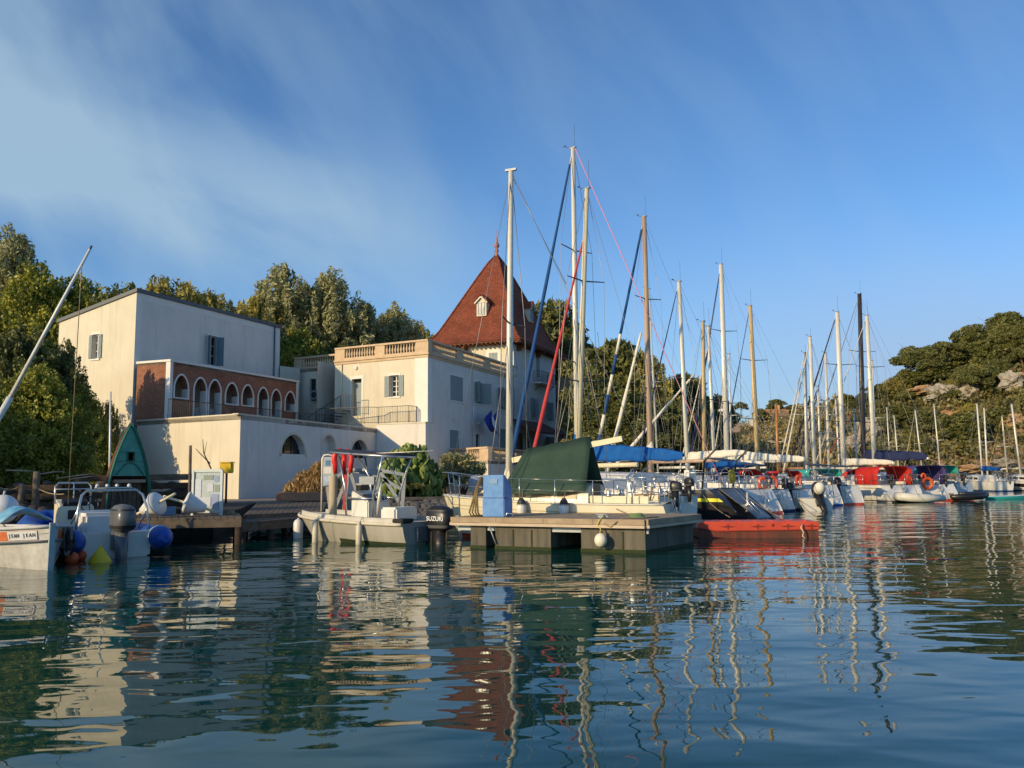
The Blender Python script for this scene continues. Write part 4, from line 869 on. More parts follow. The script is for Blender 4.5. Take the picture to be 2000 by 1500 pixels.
# trees just outside the picture on the left bank (they shade the landing)
for i, (x, y, H, W) in enumerate(((-23, 15.5, 7.0, 5), (-27, 19, 8, 6), (-25, 24, 6.5, 6), (-31, 27, 7.0, 7), (-33, 31, 6.5, 6))):
    tree(('leafy', 'dark', 'pine')[i % 3], x, y, .5, H, W, 'tree on the bank beyond the left edge of the picture', 'trees on the left bank outside the view')
def plant(name, label, cat, clumps, leaf, m_, aspect, loc, up=0, stems=None):
    th = thing(name, label, cat, loc); c = bpy.data.objects.new('foliage', leaf_mesh('foliage', clumps, leaf, m_, aspect, up)); COL.objects.link(c); c.parent = th
    mb = MB()
    for k in range(stems or 6):
        a = k * 2.4; r_ = max(q[1][0] for q in clumps) * .5; e = Vector(clumps[k % len(clumps)][0]); mb.tube([(math.cos(a) * .08, math.sin(a) * .08, -.05), e * .5 + Vector((0, 0, .1)), e], [.05, .035, .015], 5)
    mb.build('stem', BARK, th); return th
p = onZ(600, 968, .62)
plant('dry_bush', 'round straw-coloured dry bush in front of the arched wall', 'bush', [((x, y, z), (.55, .5, .45), 900) for x, y, z in ((-.7, 0, .45), (-.2, .1, .9), (.35, 0, 1.1), (.8, .1, .8), (.9, 0, .45), (0, -.3, .5), (.45, -.3, .6), (-.3, .2, .5), (.5, .2, 1.35))], .07, LF_DRY, 4.0, (xAt(607, 40.5), 40.5, .6), up=.5)
# prickly pear: pads as real thick ellipses
def cactus(label, loc, W, H, n):
    th = thing('prickly_pear', label, 'cactus', loc); mb = MB()
    for i in range(n):
        f = random.random(); z = H * f; env = math.sqrt(max(.05, 1 - (f * 1.02 - .35) ** 2 * 1.6)); a = random.uniform(0, 6.28); rr = math.sqrt(random.random()) * W / 2 * env
        s_ = random.uniform(.13, .24); M_ = (Matrix.Rotation(random.uniform(0, 6.28), 3, 'Z') @ Matrix.Rotation(random.uniform(-.8, .8), 3, 'X'))
        mb.ball((math.cos(a) * rr, math.sin(a) * rr, max(.15, z)), (s_, s_ * .18, s_ * 1.35), 8, 6, M_)
    mb.build('pads', LF_CACT, th)
    mb = MB()
    for i in range(5): a = i * 1.3; mb.tube([(math.cos(a) * .2, math.sin(a) * .2, -.05), (math.cos(a) * W * .25, math.sin(a) * W * .25, H * .6)], [.12, .07], 6)
    mb.build('stem', BARK, th)
cactus('sunlit prickly pear cactus behind the white console boat, tallest clump', (xAt(800, 44), 44, .6), 2.5, zAt(800, 872, 44) - .65, 330)
cactus('low prickly pear cactus between gangway frame and tall cactus', (xAt(762, 42.5), 42.5, .6), 1.3, zAt(762, 905, 42.5) - .6, 110)
cactus('shaded prickly pear cactus at the right foot of the tall clump', (xAt(838, 45.5), 45.5, .6), 1.5, zAt(838, 905, 45.5) - .6, 120)
def oleander(px, Y, top, wpx, lab, m_=LF_OLIVE):
    H = zAt(px, top, Y) - .6; W = wpx * Y / FPX
    plant('shrub', lab, 'shrub', [((random.uniform(-.5, .5) * W * .8, random.uniform(-.4, .4) * W * .7, H * random.uniform(.45, .86)), (W * .2, W * .2, H * .14), 230) for _ in range(16)], .10, m_, 2.2, (xAt(px, Y), Y, .6))
oleander(905, 47, 880, 75, 'grey-green shrub on the bank in front of the stone terrace')
oleander(868, 48, 915, 60, 'low dark shrub between the cactus and the stone terrace', LF_PINE)
oleander(838, 46, 930, 60, 'low dark bush under the prickly pear', LF_DARK)
oleander(925, 46, 925, 60, 'brownish shrub low on the bank behind the blue pump', LF_SCRUB)
oleander(780, 43.5, 935, 120, 'dark undergrowth bush along the quay below the cactus', LF_DARK)
oleander(1120, 62, 850, 60, 'scrubby bush on the bank right of the tower', LF_SCRUB)
oleander(1150, 60, 880, 90, 'dark scrub bush on the shore behind the green tarpaulin', LF_DARK)
# ---------------------------------------------------------------- right hill
def scrub_on(name, lab, n, area, fn, leaf, m_, hmin=.4, hmax=1.4, k=26):
    cl = []
    t_ = 0
    while len(cl) < n and t_ < n * 20:
        t_ += 1; a = random.uniform(*area[0]); y = random.uniform(*area[1]); x = a * y; z = fn(x, y)
        if z < .3: continue
        dens = math.sin(x * .21 + 1.7 * math.sin(y * .13)) + math.sin(y * .17 + x * .07)
        if dens < -.75 and random.random() < .75: continue
        h = random.uniform(hmin, hmax); cl.append(((x, y, z + h * .4), (h * 1.1, h * 1.1, h * .75), k))
    me = leaf_mesh(name, cl, leaf, m_, 1.5); o = bpy.data.objects.new(name, me); COL.objects.link(o); return tag(o, lab, 'scrub', kind='stuff')
scrub_on('hill_scrub', 'low olive-green scrub covering the rocky hill across the harbour', 2300, ((.34, .85), (93, 170)), hz_right, .34, LF_HILL, .5, 1.9, 38)
scrub_on('valley_scrub', 'low green and brown scrub around the far houses', 750, ((.16, .40), (96, 250)), hz_right, .40, LF_SCRUB, .6, 2.0, 30)
scrub_on('bank_scrub', 'scrub under the trees on the left slope', 700, ((-.75, .30), (44, 105)), lambda x, y: hz_left(x, y) if hz_left(x, y) > 2.2 else 0, .22, LF_PINE, .5, 1.4, 34)
n_ = 0
hl = 'olive-green pine growing on the rocky hill across the harbour'
while n_ < 140:
    a = random.uniform(.40, .80); y = random.uniform(95, 160); x = a * y; z = hz_right(x, y)
    if z < 1.0: continue
    if math.sin(x * .16 + 2 * math.sin(y * .09)) < -.5: continue
    n_ += 1; s_ = random.uniform(.38, .8) * (.60 if a < .53 else 1)
    tree(random.choice(['pine', 'pine', 'umbrella', 'gold']), x, y, z - .3, 7.4 * s_, 6.2 * s_ * random.uniform(.85, 1.25), hl, 'pines on the hill across the harbour', name='pine_tree')
def htree(kind, px, top, base, Y, wpx, lab): return tree(kind, xAt(px, Y), Y, zAt(px, base, Y), zAt(px, top, Y) - zAt(px, base, Y), wpx * Y / FPX * 1.05, lab, name='pine_tree')
htree('umbrella', 1808, 662, 755, 128, 92, 'lone umbrella pine standing out on the hill skyline at right')
htree('pine', 1915, 636, 735, 132, 84, 'broad umbrella pine on the skyline right of the lone one')
htree('pine', 1985, 612, 730, 134, 110, 'highest umbrella pine at the right edge of the hill skyline')
htree('pine', 1862, 668, 745, 130, 84, 'dense pine between the two skyline umbrella pines')
htree('pine', 1958, 660, 745, 124, 90, 'dense pine below the skyline at right')
htree('pine', 1935, 715, 800, 112, 95, 'bulky pine above the orange cliff patch')
htree('pine', 1890, 805, 900, 100, 110, 'rounded olive-green pine low on the hill slope')
htree('pine', 1945, 800, 900, 103, 120, 'rounded olive-green pine beside the right picture edge, low on the slope')
htree('pine', 1700, 768, 815, 126, 62, 'small pine at the low left end of the hill skyline')
htree('pine', 1730, 750, 800, 127, 66, 'second small pine along the low left hill skyline')
htree('gold', 1757, 736, 785, 126, 60, 'olive-brown tree on the skyline between the small pines and the lone umbrella pine')
htree('pine', 1782, 722, 775, 127, 56, 'pine tucked under the left side of the lone umbrella pine')
htree('pine', 1835, 705, 760, 124, 80, 'pine below and right of the lone umbrella pine')
htree('pine', 1760, 790, 850, 112, 80, 'rounded pine halfway down the left part of the hill')
htree('pine', 1820, 800, 870, 108, 90, 'rounded pine in the middle of the hill slope')
htree('umbrella', 1452, 783, 812, 205, 26, 'tiny umbrella pine above the far grey-roofed house')
htree('pine', 1520, 780, 815, 215, 44, 'dark pine behind the far orange house')
htree('pine', 1560, 790, 820, 210, 50, 'dark pine right of the far orange house')
htree('pine', 1490, 798, 830, 200, 30, 'small dark pine between the far houses')
htree('umbrella', 1620, 782, 822, 200, 42, 'umbrella pine behind the mast cluster on the far ridge')
htree('pine', 1660, 770, 830, 170, 60, 'pine at the left shoulder of the hill behind the black mast')
# limestone outcrops on the hill
def outcrop(px, py, Y, wpx, hpx, lab, m_=ROCK):
    x = xAt(px, Y); z = zAt(px, py, Y); W = wpx * Y / FPX * .8; H = hpx * Y / FPX * .72
    bm = bmesh.new(); bmesh.ops.create_icosphere(bm, subdivisions=4, radius=1)
    for v in bm.verts:
        p = v.co; d = 1 + .30 * math.sin(p.x * 5 + px) * math.sin(p.z * 6 + 1) + .22 * abs(math.sin(p.x * 11 + p.y * 7 + 2 * math.sin(p.z * 4))) + .12 * abs(math.sin(p.z * 21 + p.x * 4 + px)) - .2 + random.uniform(-.07, .07)
        v.co = Vector((p.x * W / 2 * d, p.y * W / 2.4 * d, p.z * H / 2 * d))
    me = bpy.data.meshes.new('rock_outcrop'); bm.to_mesh(me); bm.free(); me.materials.append(m_)
    o = bpy.data.objects.new('rock_outcrop', me); COL.objects.link(o); o.location = (x, Y, z); tag(o, lab, 'rock')
ROCKO = mat('ochre_cliff', (0.50, 0.30, 0.15), 0.95, c2=(0.30, 0.20, 0.12), vs=.9, bump=.08, bs=2, detail=8)
for a in ((1850, 770, 112, 70, 50, 'pale grey cliff face in the middle of the hill'), (1905, 765, 110, 60, 55, 'pale limestone spur right of the middle cliff'), (1815, 762, 116, 60, 26, 'orange earthy bank left of the grey cliff', ROCKO),
          (1988, 745, 106, 50, 50, 'pale cliff at the right edge of the picture'), (1990, 820, 100, 50, 34, 'ochre cliff at the right edge above the moored boats', ROCKO), (1700, 840, 104, 50, 60, 'grey rock face low on the hill behind the black mast'),
          (1672, 865, 100, 36, 40, 'small grey rock behind the mast cluster'), (1900, 915, 93, 60, 20, 'low ochre rock at the far waterline', ROCKO), (1960, 905, 93, 50, 26, 'grey rock at the far waterline near the right edge')): outcrop(*a)
# dry-stone bank right of the tower
o_ = MB()
for i in range(150):
    px = 1094 + random.random() * 46; py = 838 + random.random() * 26 + (px - 1094) * .15; q = onY(px, py, 84 + random.random()); s_ = random.uniform(.25, .5); o_.ball(q, (s_, s_, s_ * .7), 6, 4, Matrix.Rotation(random.random() * 3, 3, 'Z'))
tag(o_.build('stone_wall', ROCK), 'rough dry-stone retaining wall on the orange bank right of the tower', 'wall')
q = [onY(a, b_, 84.8) for a, b_ in ((1086, 905), (1150, 905), (1150, 740), (1120, 735), (1088, 742))]
o_ = MB().add([*q, *[v + Vector((0, 5, 0)) for v in q]], [(0, 1, 2, 3, 4), (9, 8, 7, 6, 5), (2, 7, 8, 3), (3, 8, 9, 4), (4, 9, 5, 0), (1, 6, 7, 2)]); tag(o_.build('earth_bank', ROCKO), 'orange earth bank behind the dry-stone wall right of the tower', 'bank', kind='structure')
# far houses on the ridge
def far_house(px0, px1, top, base, Y, roof, wallm, lab, rh=.35, hip=False):
    x0, x1 = xAt(px0, Y), xAt(px1, Y); z0_, z1_ = zAt(px0, base, Y), zAt(px0, top, Y); W = x1 - x0; D = W * .6; t = thing('far_house', lab, 'house', (x0, Y, z0_)); h = (z1_ - z0_); hw = h * (1 - rh)
    F = Facade((x0, Y), (x1, Y), z0_ - 3, z0_ + hw); ops = [(W * a, W * (a + .12), z0_ + hw * .35, z0_ + hw * .75, 'rect') for a in (.12, .42, .74)]
    mb = F.wall(ops, .3); Facade((x0, Y + D), (x0, Y), z0_ - 3, z0_ + hw).wall(mb=mb); Facade((x1, Y), (x1, Y + D), z0_ - 3, z0_ + hw).wall(mb=mb); mb.build('wall', wallm, t, world=True)
    for op in ops: F.slab(MB(), *op[:4], -.3, -.25).build('window', GLASS, t, world=True)
    o = .5; zr = z0_ + hw; q = .25 * W if hip else 0
    vs = [(x0 - o, Y - o, zr), (x1 + o, Y - o, zr), (x1 + o, Y + D + o, zr), (x0 - o, Y + D + o, zr), (x0 - o + q, Y + D / 2, z1_), (x1 + o - q, Y + D / 2, z1_)]
    MB().add(vs, [(0, 1, 5, 4), (2, 3, 4, 5), (1, 2, 5), (3, 0, 4), (3, 2, 1, 0)]).build('roof', roof, t, world=True)
    MB().box((x0 + W * .7, Y + D * .45, z1_ + .1), (.9, .9, 1.6)).build('chimney', wallm, t, world=True)
RGREY = mat('old_tiles', (.36, .27, .20), .9, c2=(.25, .19, .15), vs=2); RORG = mat('orange_tiles', (.45, .20, .11), .9, var=.3, vs=2); WORG = mat('ochre_render', (.62, .38, .22), .9, var=.15)
far_house(1436, 1496, 826, 860, 180, RGREY, STUCCO, 'far low house with grey-brown hipped roof left of the orange one', .55, True)
far_house(1495, 1542, 798, 832, 205, RORG, WORG, 'far orange two-storey house on the ridge', .3)
far_house(1572, 1600, 812, 830, 215, RORG, STUCCO, 'tiny pale far house behind the mast cluster', .4)
# ================================================================ BOAT HELPERS
def hull_rows(L, B, fs, fb, draft=.35, rake_s=0.0, rake_b=.9, full=.72, blunt=1.0, n=26, m=11, flare=.12, tr_full=.78, zt_only=False, inset=0.0):
    """sections from stern (x=0) to bow (x=L). rake_s>0: waterline reaches further aft than deck (scoop)"""
    rows = []
    for i in range(n + 1):
        t = i / n
        hb = B / 2 * (tr_full + (1 - tr_full) * math.sin(min(1, t / .45) * math.pi / 2)) if t < .45 else B / 2 * max(0.0, 1 - ((t - .45) / .55) ** (2.1 * blunt)) ** .8
        fbz = fs + (fb - fs) * t ** 1.8; r_ = []
        for j in range(m):
            q = j / (m - 1); ang = q * math.pi / 2
            z = fbz - (fbz + draft) * (math.sin(ang) ** 1.25 if q > 0 else 0)
            y = hb * (math.cos(ang) ** (.42 if t < .8 else .42 + (t - .8) * 1.6)) * (1 - flare * (1 - z / max(.1, fbz)) * (t ** 2) * 1.5 if z < fbz else 1)
            hq = (fbz - z) / (fbz + draft)
            x = t * L - rake_s * min(1, max(0, (fbz - z) / fbz)) * (1 - t) ** 4 - rake_b * hq * t ** 5
            r_.append((x, max(0, y - inset), z))
        rows.append(r_)
    return rows
def hull_mesh(rows, transom=True, solid=False):
    mb = MB()
    for sg in (1, -1):
        rr = [[(x, y * sg, z) for x, y, z in r_] for r_ in rows]
        mb.grid(rr if sg > 0 else [list(reversed(q)) for q in rr], True)
    if transom:
        r0 = rows[0]; loop = [(x, y, z) for x, y, z in r0] + [(x, -y, z) for x, y, z in reversed(r0[:-1])]
        mb.add(loop, [tuple(range(len(loop)))], False)
    return mb
def deck_mesh(rows, camber=.05, dz=-.015, m=7):
    rr = []
    for r_ in rows:
        x, y, z = r_[0]; y = max(y - .01, .001); rr.append([(x, y * (1 - 2 * k / (m - 1)), z + dz + camber * (1 - (1 - 2 * k / (m - 1)) ** 2)) for k in range(m)])
    return MB().grid(rr[::-1], True)
def band(rows, z0f, z1f, out=.006, sides=(1, -1), i0=0, i1=None):
    """stripe along the hull between depths z0f,z1f (metres below the sheer)"""
    mb = MB(); i1 = len(rows) - 1 if i1 is None else i1
    def at(r_, dz):
        zt = r_[0][2] - dz
        for a, c in zip(r_[:-1], r_[1:]):
            if c[2] <= zt <= a[2]:
                k = (a[2] - zt) / max(1e-6, a[2] - c[2]); return (a[0] + (c[0] - a[0]) * k, a[1] + (c[1] - a[1]) * k, zt)
        return r_[-1]
    for sg in sides:
        rr = []
        for r_ in rows[i0:i1]:
            a = at(r_, z0f); c = at(r_, z1f); rr.append([(a[0], (a[1] + out) * sg, a[2]), (c[0], (c[1] + out) * sg, c[2])])
        mb.grid(rr if sg > 0 else rr[::-1], True)
    return mb
def zband(rows, z0, z1, out=.007):
    mb = MB()
    def at(r_, zt):
        for a, c in zip(r_[:-1], r_[1:]):
            if c[2] <= zt <= a[2]: k = (a[2] - zt) / max(1e-6, a[2] - c[2]); return (a[0] + (c[0] - a[0]) * k, a[1] + (c[1] - a[1]) * k + out, zt)
        return (r_[-1][0], r_[-1][1] + out, zt)
    for sg in (1, -1):
        rr = [[(q[0], q[1] * sg, q[2]) for q in (at(r_, z0), at(r_, z1))] for r_ in rows[:-1]]; mb.grid(rr if sg < 0 else rr[::-1], True)
    a, c = at(rows[0], z0), at(rows[0], z1); mb.add([(a[0] - out, a[1], z0), (a[0] - out, -a[1], z0), (c[0] - out, -c[1], z1), (c[0] - out, c[1], z1)], [(0, 1, 2, 3)])
    return mb
def rub_rail(rows, r=.03, dz=.04, sides=(1, -1)):
    mb = MB()
    for sg in sides: mb.tube([(q[0][0], (q[0][1] + r * .5) * sg, q[0][2] - dz) for q in rows], r, 6)
    return mb
def outboard(par, x, y, z, s=1.0, cowl=BLACKP, tilt=0.0, text=None, side=-1, textm=LETTERW, tfront=False):
    """cowling top at z+.62s, hangs at the transom; x aft is negative"""
    Mx = Matrix.Translation((x, y, z)) @ Matrix.Rotation(tilt, 4, 'Y')
    def T(v): return tuple(Mx @ Vector(v))
    mb = MB(); rr = []
    for zz, lx, ly, cx_ in ((.12, .16, .12, -.12), (.16, .25, .17, -.13), (.26, .29, .19, -.14), (.42, .30, .19, -.14), (.54, .27, .165, -.12), (.60, .18, .11, -.10), (.62, .05, .03, -.09)):
        ring = []
        for k in range(20):
            a = 2 * math.pi * k / 20; ca, sa = math.cos(a), math.sin(a); ex = .62
            ring.append(T((s * (cx_ + lx * (abs(ca) ** ex) * (1 if ca > 0 else -1)), s * ly * (abs(sa) ** ex) * (1 if sa > 0 else -1), s * zz)))
        rr.append(ring)
    mb.grid(rr, True, True); mb.add(rr[0], [tuple(range(20))]); mb.add(rr[-1], [tuple(reversed(range(20)))])
    o = mb.build('outboard_motor', cowl, par)
    def ring(zz, lx, ly, cx_): return [T((s * (cx_ + lx * (abs(math.cos(2 * math.pi * k / 20)) ** .62) * (1 if math.cos(2 * math.pi * k / 20) > 0 else -1)), s * ly * (abs(math.sin(2 * math.pi * k / 20)) ** .62) * (1 if math.sin(2 * math.pi * k / 20) > 0 else -1), s * zz)) for k in range(20)]
    MB().grid([ring(.175, .262, .180, -.132), ring(.235, .288, .194, -.138)], True, True).build('cowl_band', RUBBER if cowl is not BLACKP else COWL, o)
    MB().grid([ring(.505, .286, .181, -.126), ring(.535, .278, .175, -.122)], True, True).build('cowl_band', IRON, o)
    mb = MB(); mb.tube([T((-.10 * s, 0, .14 * s)), T((-.12 * s, 0, -.35 * s)), T((-.13 * s, 0, -.75 * s))], [.17 * s, .135 * s, .10 * s], 12, flat=.75); mb.box(Mx @ Vector((.07 * s, 0, -.05 * s)), (.16 * s, .22 * s, .32 * s), M=Mx.to_3x3()); mb.tube([T((.10 * s, 0, .02 * s)), T((.42 * s, 0, .16 * s))], .03 * s, 6); mb.build('leg', BLACKP if cowl is BLACKP else COWL, o)
    if text:
        M_ = frame(Mx @ Vector((-.14 * s, side * (.193 * s), .36 * s)), (Mx.to_3x3() @ Vector((-side * 1.0, 0, 0))) * 1, Mx.to_3x3() @ Vector((0, side, 0)))
        text_mesh('lettering', text, textm, o, M_, .125 * s)
    mb = MB(); mb.tube([T((.22 * s, -.02, .10 * s)), T((.3 * s, -.05, -.05 * s)), T((.14 * s, -.03, -.2 * s))], .02 * s, 5); mb.build('steering_cable', BLACKP, o)
    return o
def fender(par, p, l=.42, r=.085, mt=WHITEP, top=None, cap=None):
    mb = MB(); p = Vector(p); mb.lathe([(.02, l / 2 + .05), (.03, l / 2 + .02), (r * .7, l / 2 - .01), (r, l / 2 - r * .6), (r, -l / 2 + r * .6), (r * .7, -l / 2 + .01), (.03, -l / 2 - .02), (.02, -l / 2 - .05)][::-1], p, 14)
    o = mb.build('fender', mt, par)
    if top is not None: MB().tube([p + Vector((0, 0, l / 2)), Vector(top)], .008, 5).build('lanyard', ROPE, o)
    return o
def place(th, stern, bow):
    s_ = Vector((stern[0], stern[1], 0)); b_ = Vector((bow[0], bow[1], 0)); d = b_ - s_; th.location = s_; th.rotation_euler = (0, 0, math.atan2(d.y, d.x)); return d.length
def w2l(th, p):
    return (Matrix.Translation(th.location) @ th.rotation_euler.to_matrix().to_4x4()).inverted() @ Vector(p)
# ================================================================ LANDING AND DOCKS
lx = lambda px, Y: (xAt(px, Y), Y)
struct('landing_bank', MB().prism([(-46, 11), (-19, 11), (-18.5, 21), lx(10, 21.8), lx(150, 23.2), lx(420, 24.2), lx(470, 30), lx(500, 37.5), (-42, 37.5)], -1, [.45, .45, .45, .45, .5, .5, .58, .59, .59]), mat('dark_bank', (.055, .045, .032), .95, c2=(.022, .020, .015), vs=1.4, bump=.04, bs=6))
def dock(name, label, poly, z, th_=.20, plank=.16, wm=WOOD, fm=WOOD, piles=True, dirv=None):
    c = (sum(p[0] for p in poly) / len(poly), sum(p[1] for p in poly) / len(poly)); t = thing(name, label, 'dock', (c[0], c[1], 0))
    a, b_ = Vector(poly[0]), Vector(poly[1]); e = Vector(poly[3]); d = (b_ - a); Ld = d.length; n = int(Ld / plank); mb = MB()
    f, g_ = Vector(poly[3]), Vector(poly[2])
    for i in range(n):
        q0, q1 = (i + .04) / n, (i + .96) / n; dz = random.uniform(-.004, .004)
        P_ = [a.lerp(b_, q0), a.lerp(b_, q1), f.lerp(g_, q1), f.lerp(g_, q0)]; mb.prism([(p.x, p.y) for p in P_], z - .035, z + dz)
    mb.build('decking', wm, t, world=True)
    mb = MB(); cy = [Vector((*p, z - .14)) for p in poly]
    for p, q in zip(cy, cy[1:] + cy[:1]): mb.bar(p, q, .06, .20)
    mb.build('edge_beam', fm, t, world=True)
    if piles:
        for p, q in ((a, b_), (f, g_)):
            k = max(2, int((q - p).length / 2.2))
            for i in range(k + 1): s_ = p.lerp(q, .02 + .96 * i / k); MB().tube([(s_.x, s_.y, -.8), (s_.x, s_.y, z - .24)], .09, 8).build('pile', WOODD, t, world=True)
    return t
dock('timber_dock', 'weathered timber dock along the left landing, in front of the notice board', [lx(185, 20.6), lx(474, 21.3), lx(470, 23.8), lx(185, 23.2)], .66)
dock('timber_walkway', 'shadowed timber walkway behind the white console boat, leading to the quay', [lx(478, 23.9), lx(632, 25.6), lx(640, 36.5), lx(505, 36.8)], .62)
dock('timber_jetty', 'low grey jetty beam between the dock and the white console boat', [lx(474, 21.9), lx(585, 24.0), lx(584, 25.2), lx(472, 23.6)], .50)
t = thing('sleeper_wall', 'stack of dark timber sleepers retaining the bank behind the dock', 'wall', (xAt(200, 25.6), 25.6, .5))
for r_ in range(5):
    mb = MB(); z = .58 + r_ * .27
    a = Vector((xAt(2 if r_ % 2 else -20, 25.9), 25.9 + r_ * .12, z)); c = Vector((xAt(392 - r_ * 4, 26.6), 26.5 + r_ * .12, z + .04)); seg = [0, .3 + .08 * (r_ % 3), .68 - .05 * (r_ % 2), 1]
    for q0, q1 in zip(seg[:-1], seg[1:]):
        if r_ == 4 and q0 == 0: continue
        mb = MB().bar(a.lerp(c, q0 + .004), a.lerp(c, q1 - .004), .24, .19); mb.build('sleeper', WOODD if (r_ + int(q0 * 10)) % 5 else WOOD, t, world=True, bevel=.015)
mb = MB()
for i in range(70):
    px = random.uniform(-10, 400); q = onZ(px, 940, 1.45); Y = 26.9 + random.random() * 1.6; s_ = random.uniform(.09, .24); mb.ball((xAt(px, Y), Y, .75 + random.random() * .95), (s_, s_ * .8, s_ * .55), 7, 5, Matrix.Rotation(random.random() * 3, 3, 'Z'))
tag(mb.build('rubble', ROCKD), 'loose rubble stones piled behind the timber sleepers', 'rubble', kind='stuff')
for i, (p0_, p1_, lab) in enumerate((((18, 918, 25.0), (60, 920, 24.8), 'pale plank lying flat on the sleepers at far left'), ((78, 927, 25.2), (118, 921, 24.8), 'pale plank sticking out on the sleepers behind the tall post'), ((118, 934, 24.9), (178, 926, 24.6), 'longest sunlit plank lying on the sleepers'), ((142, 936, 24.6), (186, 930, 24.5), 'short plank lying under the longest sunlit plank'))):
    mb = MB().bar(onY(*p0_), onY(*p1_), .26, .03); tag(mb.build('plank', WOODL), lab, 'plank')
def post(px, top, Y, zb, r, lab, mt=WOOD, lean=0):
    b_ = Vector((xAt(px, Y), Y, zb)); tp = onY(px + lean, top, Y); return tag(MB().tube([b_, b_.lerp(tp, .5), tp], [r, r * .95, r * .85], 9).build('post', mt), lab, 'post')
post(72, 921, 22.6, .4, .10, 'stout wooden mooring post with ropes, tallest on the left landing'); post(38, 945, 22.2, .4, .08, 'leaning wooden mooring post left of the stout one', lean=6)
post(216, 765, 27.5, .5, .035, 'thin pale pole standing behind the upright teal hull', ALU); post(372, 870, 25.4, .6, .05, 'slim wooden post behind the notice board', WOOD)
post(275, 1030, 20.4, -.8, .07, 'short dark pile at the dock corner by the blue inflatable tube', WOODD)
mb = MB(); b_ = Vector((xAt(404, 25.8), 25.8, .6)); 
mb.tube([b_, onY(412, 915, 25.8), onY(398, 885, 25.8), onY(396, 858, 25.8)], [.03, .025, .018, .01], 6); mb.tube([onY(410, 905, 25.8), onY(388, 883, 25.8), onY(382, 876, 25.8)], [.02, .014, .008], 5); mb.tube([onY(399, 888, 25.8), onY(404, 862, 25.8)], [.012, .006], 5)
tag(mb.build('bare_branch', BARK), 'bare branched driftwood stick standing above the notice board', 'branch')
for i, pts in enumerate((((38, 948, 22.2), (72, 955, 22.6)), ((72, 953, 22.6), (125, 965, 20.5)), ((0, 952, 22.3), (38, 951, 22.2)))):
    tag(MB().tube(sag(onY(*pts[0]), onY(*pts[1]), .06), .014, 5).build('mooring_rope', ROPE), ('slack rope between the two left mooring posts', 'rope from the stout post towards the white console', 'rope leaving the picture from the leaning post')[i], 'rope')
mb = MB()
for i in range(26):
    a = random.random() * 6.28; rr = random.random() * .45; s_ = random.uniform(.12, .24); mb.ball((xAt(45, 21.9) + math.cos(a) * rr * 1.3, 21.9 + math.sin(a) * rr * .6, .6 + random.random() * .35 * (1 - rr)), (s_, s_, s_ * .7), 8, 6)
tag(mb.build('net_pile', mat('brown_net', (.10, .07, .055), .95, c2=(.04, .03, .03), vs=20, bump=.03, bs=25)), 'heap of dark brown fishing net at the foot of the mooring posts', 'fishing net')
# moored little covered skiff behind the console
t = thing('skiff', 'old grey-green skiff lying on the landing behind the white console', 'boat'); L_ = place(t, lx(215, 22.6), lx(62, 22.2)); t.location.z = .42
rows = hull_rows(L_, 1.2, .32, .42, .05, 0, .25); hull_mesh(rows).build('hull', mat('skiff_green', (.22, .27, .21), .7, var=.3), t); deck_mesh(rows, .07).build('cover', PVCG, t); rub_rail(rows, .025).build('rub_rail', mat('faded_red', (.30, .07, .05), .7), t)
# upright half boat used as a shelter
t = thing('upright_boat_hull', 'old teal boat hull stood on end as a shelter, with a square hole', 'boat hull', (xAt(252, 24.6), 24.6, .55), R(60))
Hh = zAt(252, 829, 24.6) - .55; rows = []; n = 20
def uw_(f): return .70 * (1 - f ** 2.3) ** .85 * (.80 + .20 * math.sin(min(1, (1 - f) * 1.4) * math.pi / 2))
for i in range(n + 1):
    f = i / n; w_ = max(.012, uw_(f)); rows.append([(w_ * math.sin(a), .62 * (1 - f * .55) * (w_ / .62) ** .6 * math.cos(a) + .02 * f, Hh * f) for a in [R(-90 + 180 * j / 14) for j in range(15)]])
sh = MB().grid(rows, True); sh.build('hull', mat('red_brown_hull', (.16, .055, .035), .8, c2=(.07, .03, .025), vs=4, streak=True), t, solid=.03)
mb = MB()
for sg in (-1, 1): mb.tube([(sg * uw_(i / n) * 1.0, -.02, Hh * i / n) for i in range(n)] + [(0, -.02, Hh)], [.05 if sg > 0 else .03] * (n + 1), 6, flat=1.6)
mb.build('gunwale', GREENP, t)
mb = MB(); f0 = .44; k = 12; hs_ = (-.10, .09, Hh * .60, Hh * .70)
def dk_row(f): w_ = max(0.0, uw_(f) - .02); return w_
ys = sorted(set([f0 + (1 - f0) * i / k for i in range(k + 1)] + [.60, .70]))
for fa, fb_ in zip(ys[:-1], ys[1:]):
    za, zb_ = Hh * fa, Hh * fb_; wa, wb = dk_row(fa), dk_row(fb_)
    if fa >= .599 and fb_ <= .701:
        mb.add([(-wa, -.03, za), (-.10, -.03, za), (-.10, -.03, zb_), (-wb, -.03, zb_)], [(0, 1, 2, 3)]); mb.add([(.10, -.03, za), (wa, -.03, za), (wb, -.03, zb_), (.10, -.03, zb_)], [(0, 1, 2, 3)])
    else: mb.add([(-wa, -.03, za), (wa, -.03, za), (wb, -.03, zb_), (-wb, -.03, zb_)], [(0, 1, 2, 3)])
mb.build('foredeck', TEAL, t, solid=.02)
mb = MB()
for sg in (-1, 1): mb.tube([(0, -.05, Hh * .585), (sg * .2, -.055, Hh * .56), (sg * .45, -.055, Hh * .45)], .012, 5)
for z, h_ in ((Hh * .60, 0), (Hh * .70, 0)): mb.bar((-.12, -.055, z), (.12, -.055, z), .03)
for x in (-.11, .11): mb.bar((x, -.055, Hh * .60), (x, -.055, Hh * .70), .03)
mb.build('deck_trim', GREENP, t)
mb = MB()
for i in range(7): x = -.46 + i * .153; mb.box((x, .16, Hh * .2), (.13, .02, Hh * .38))
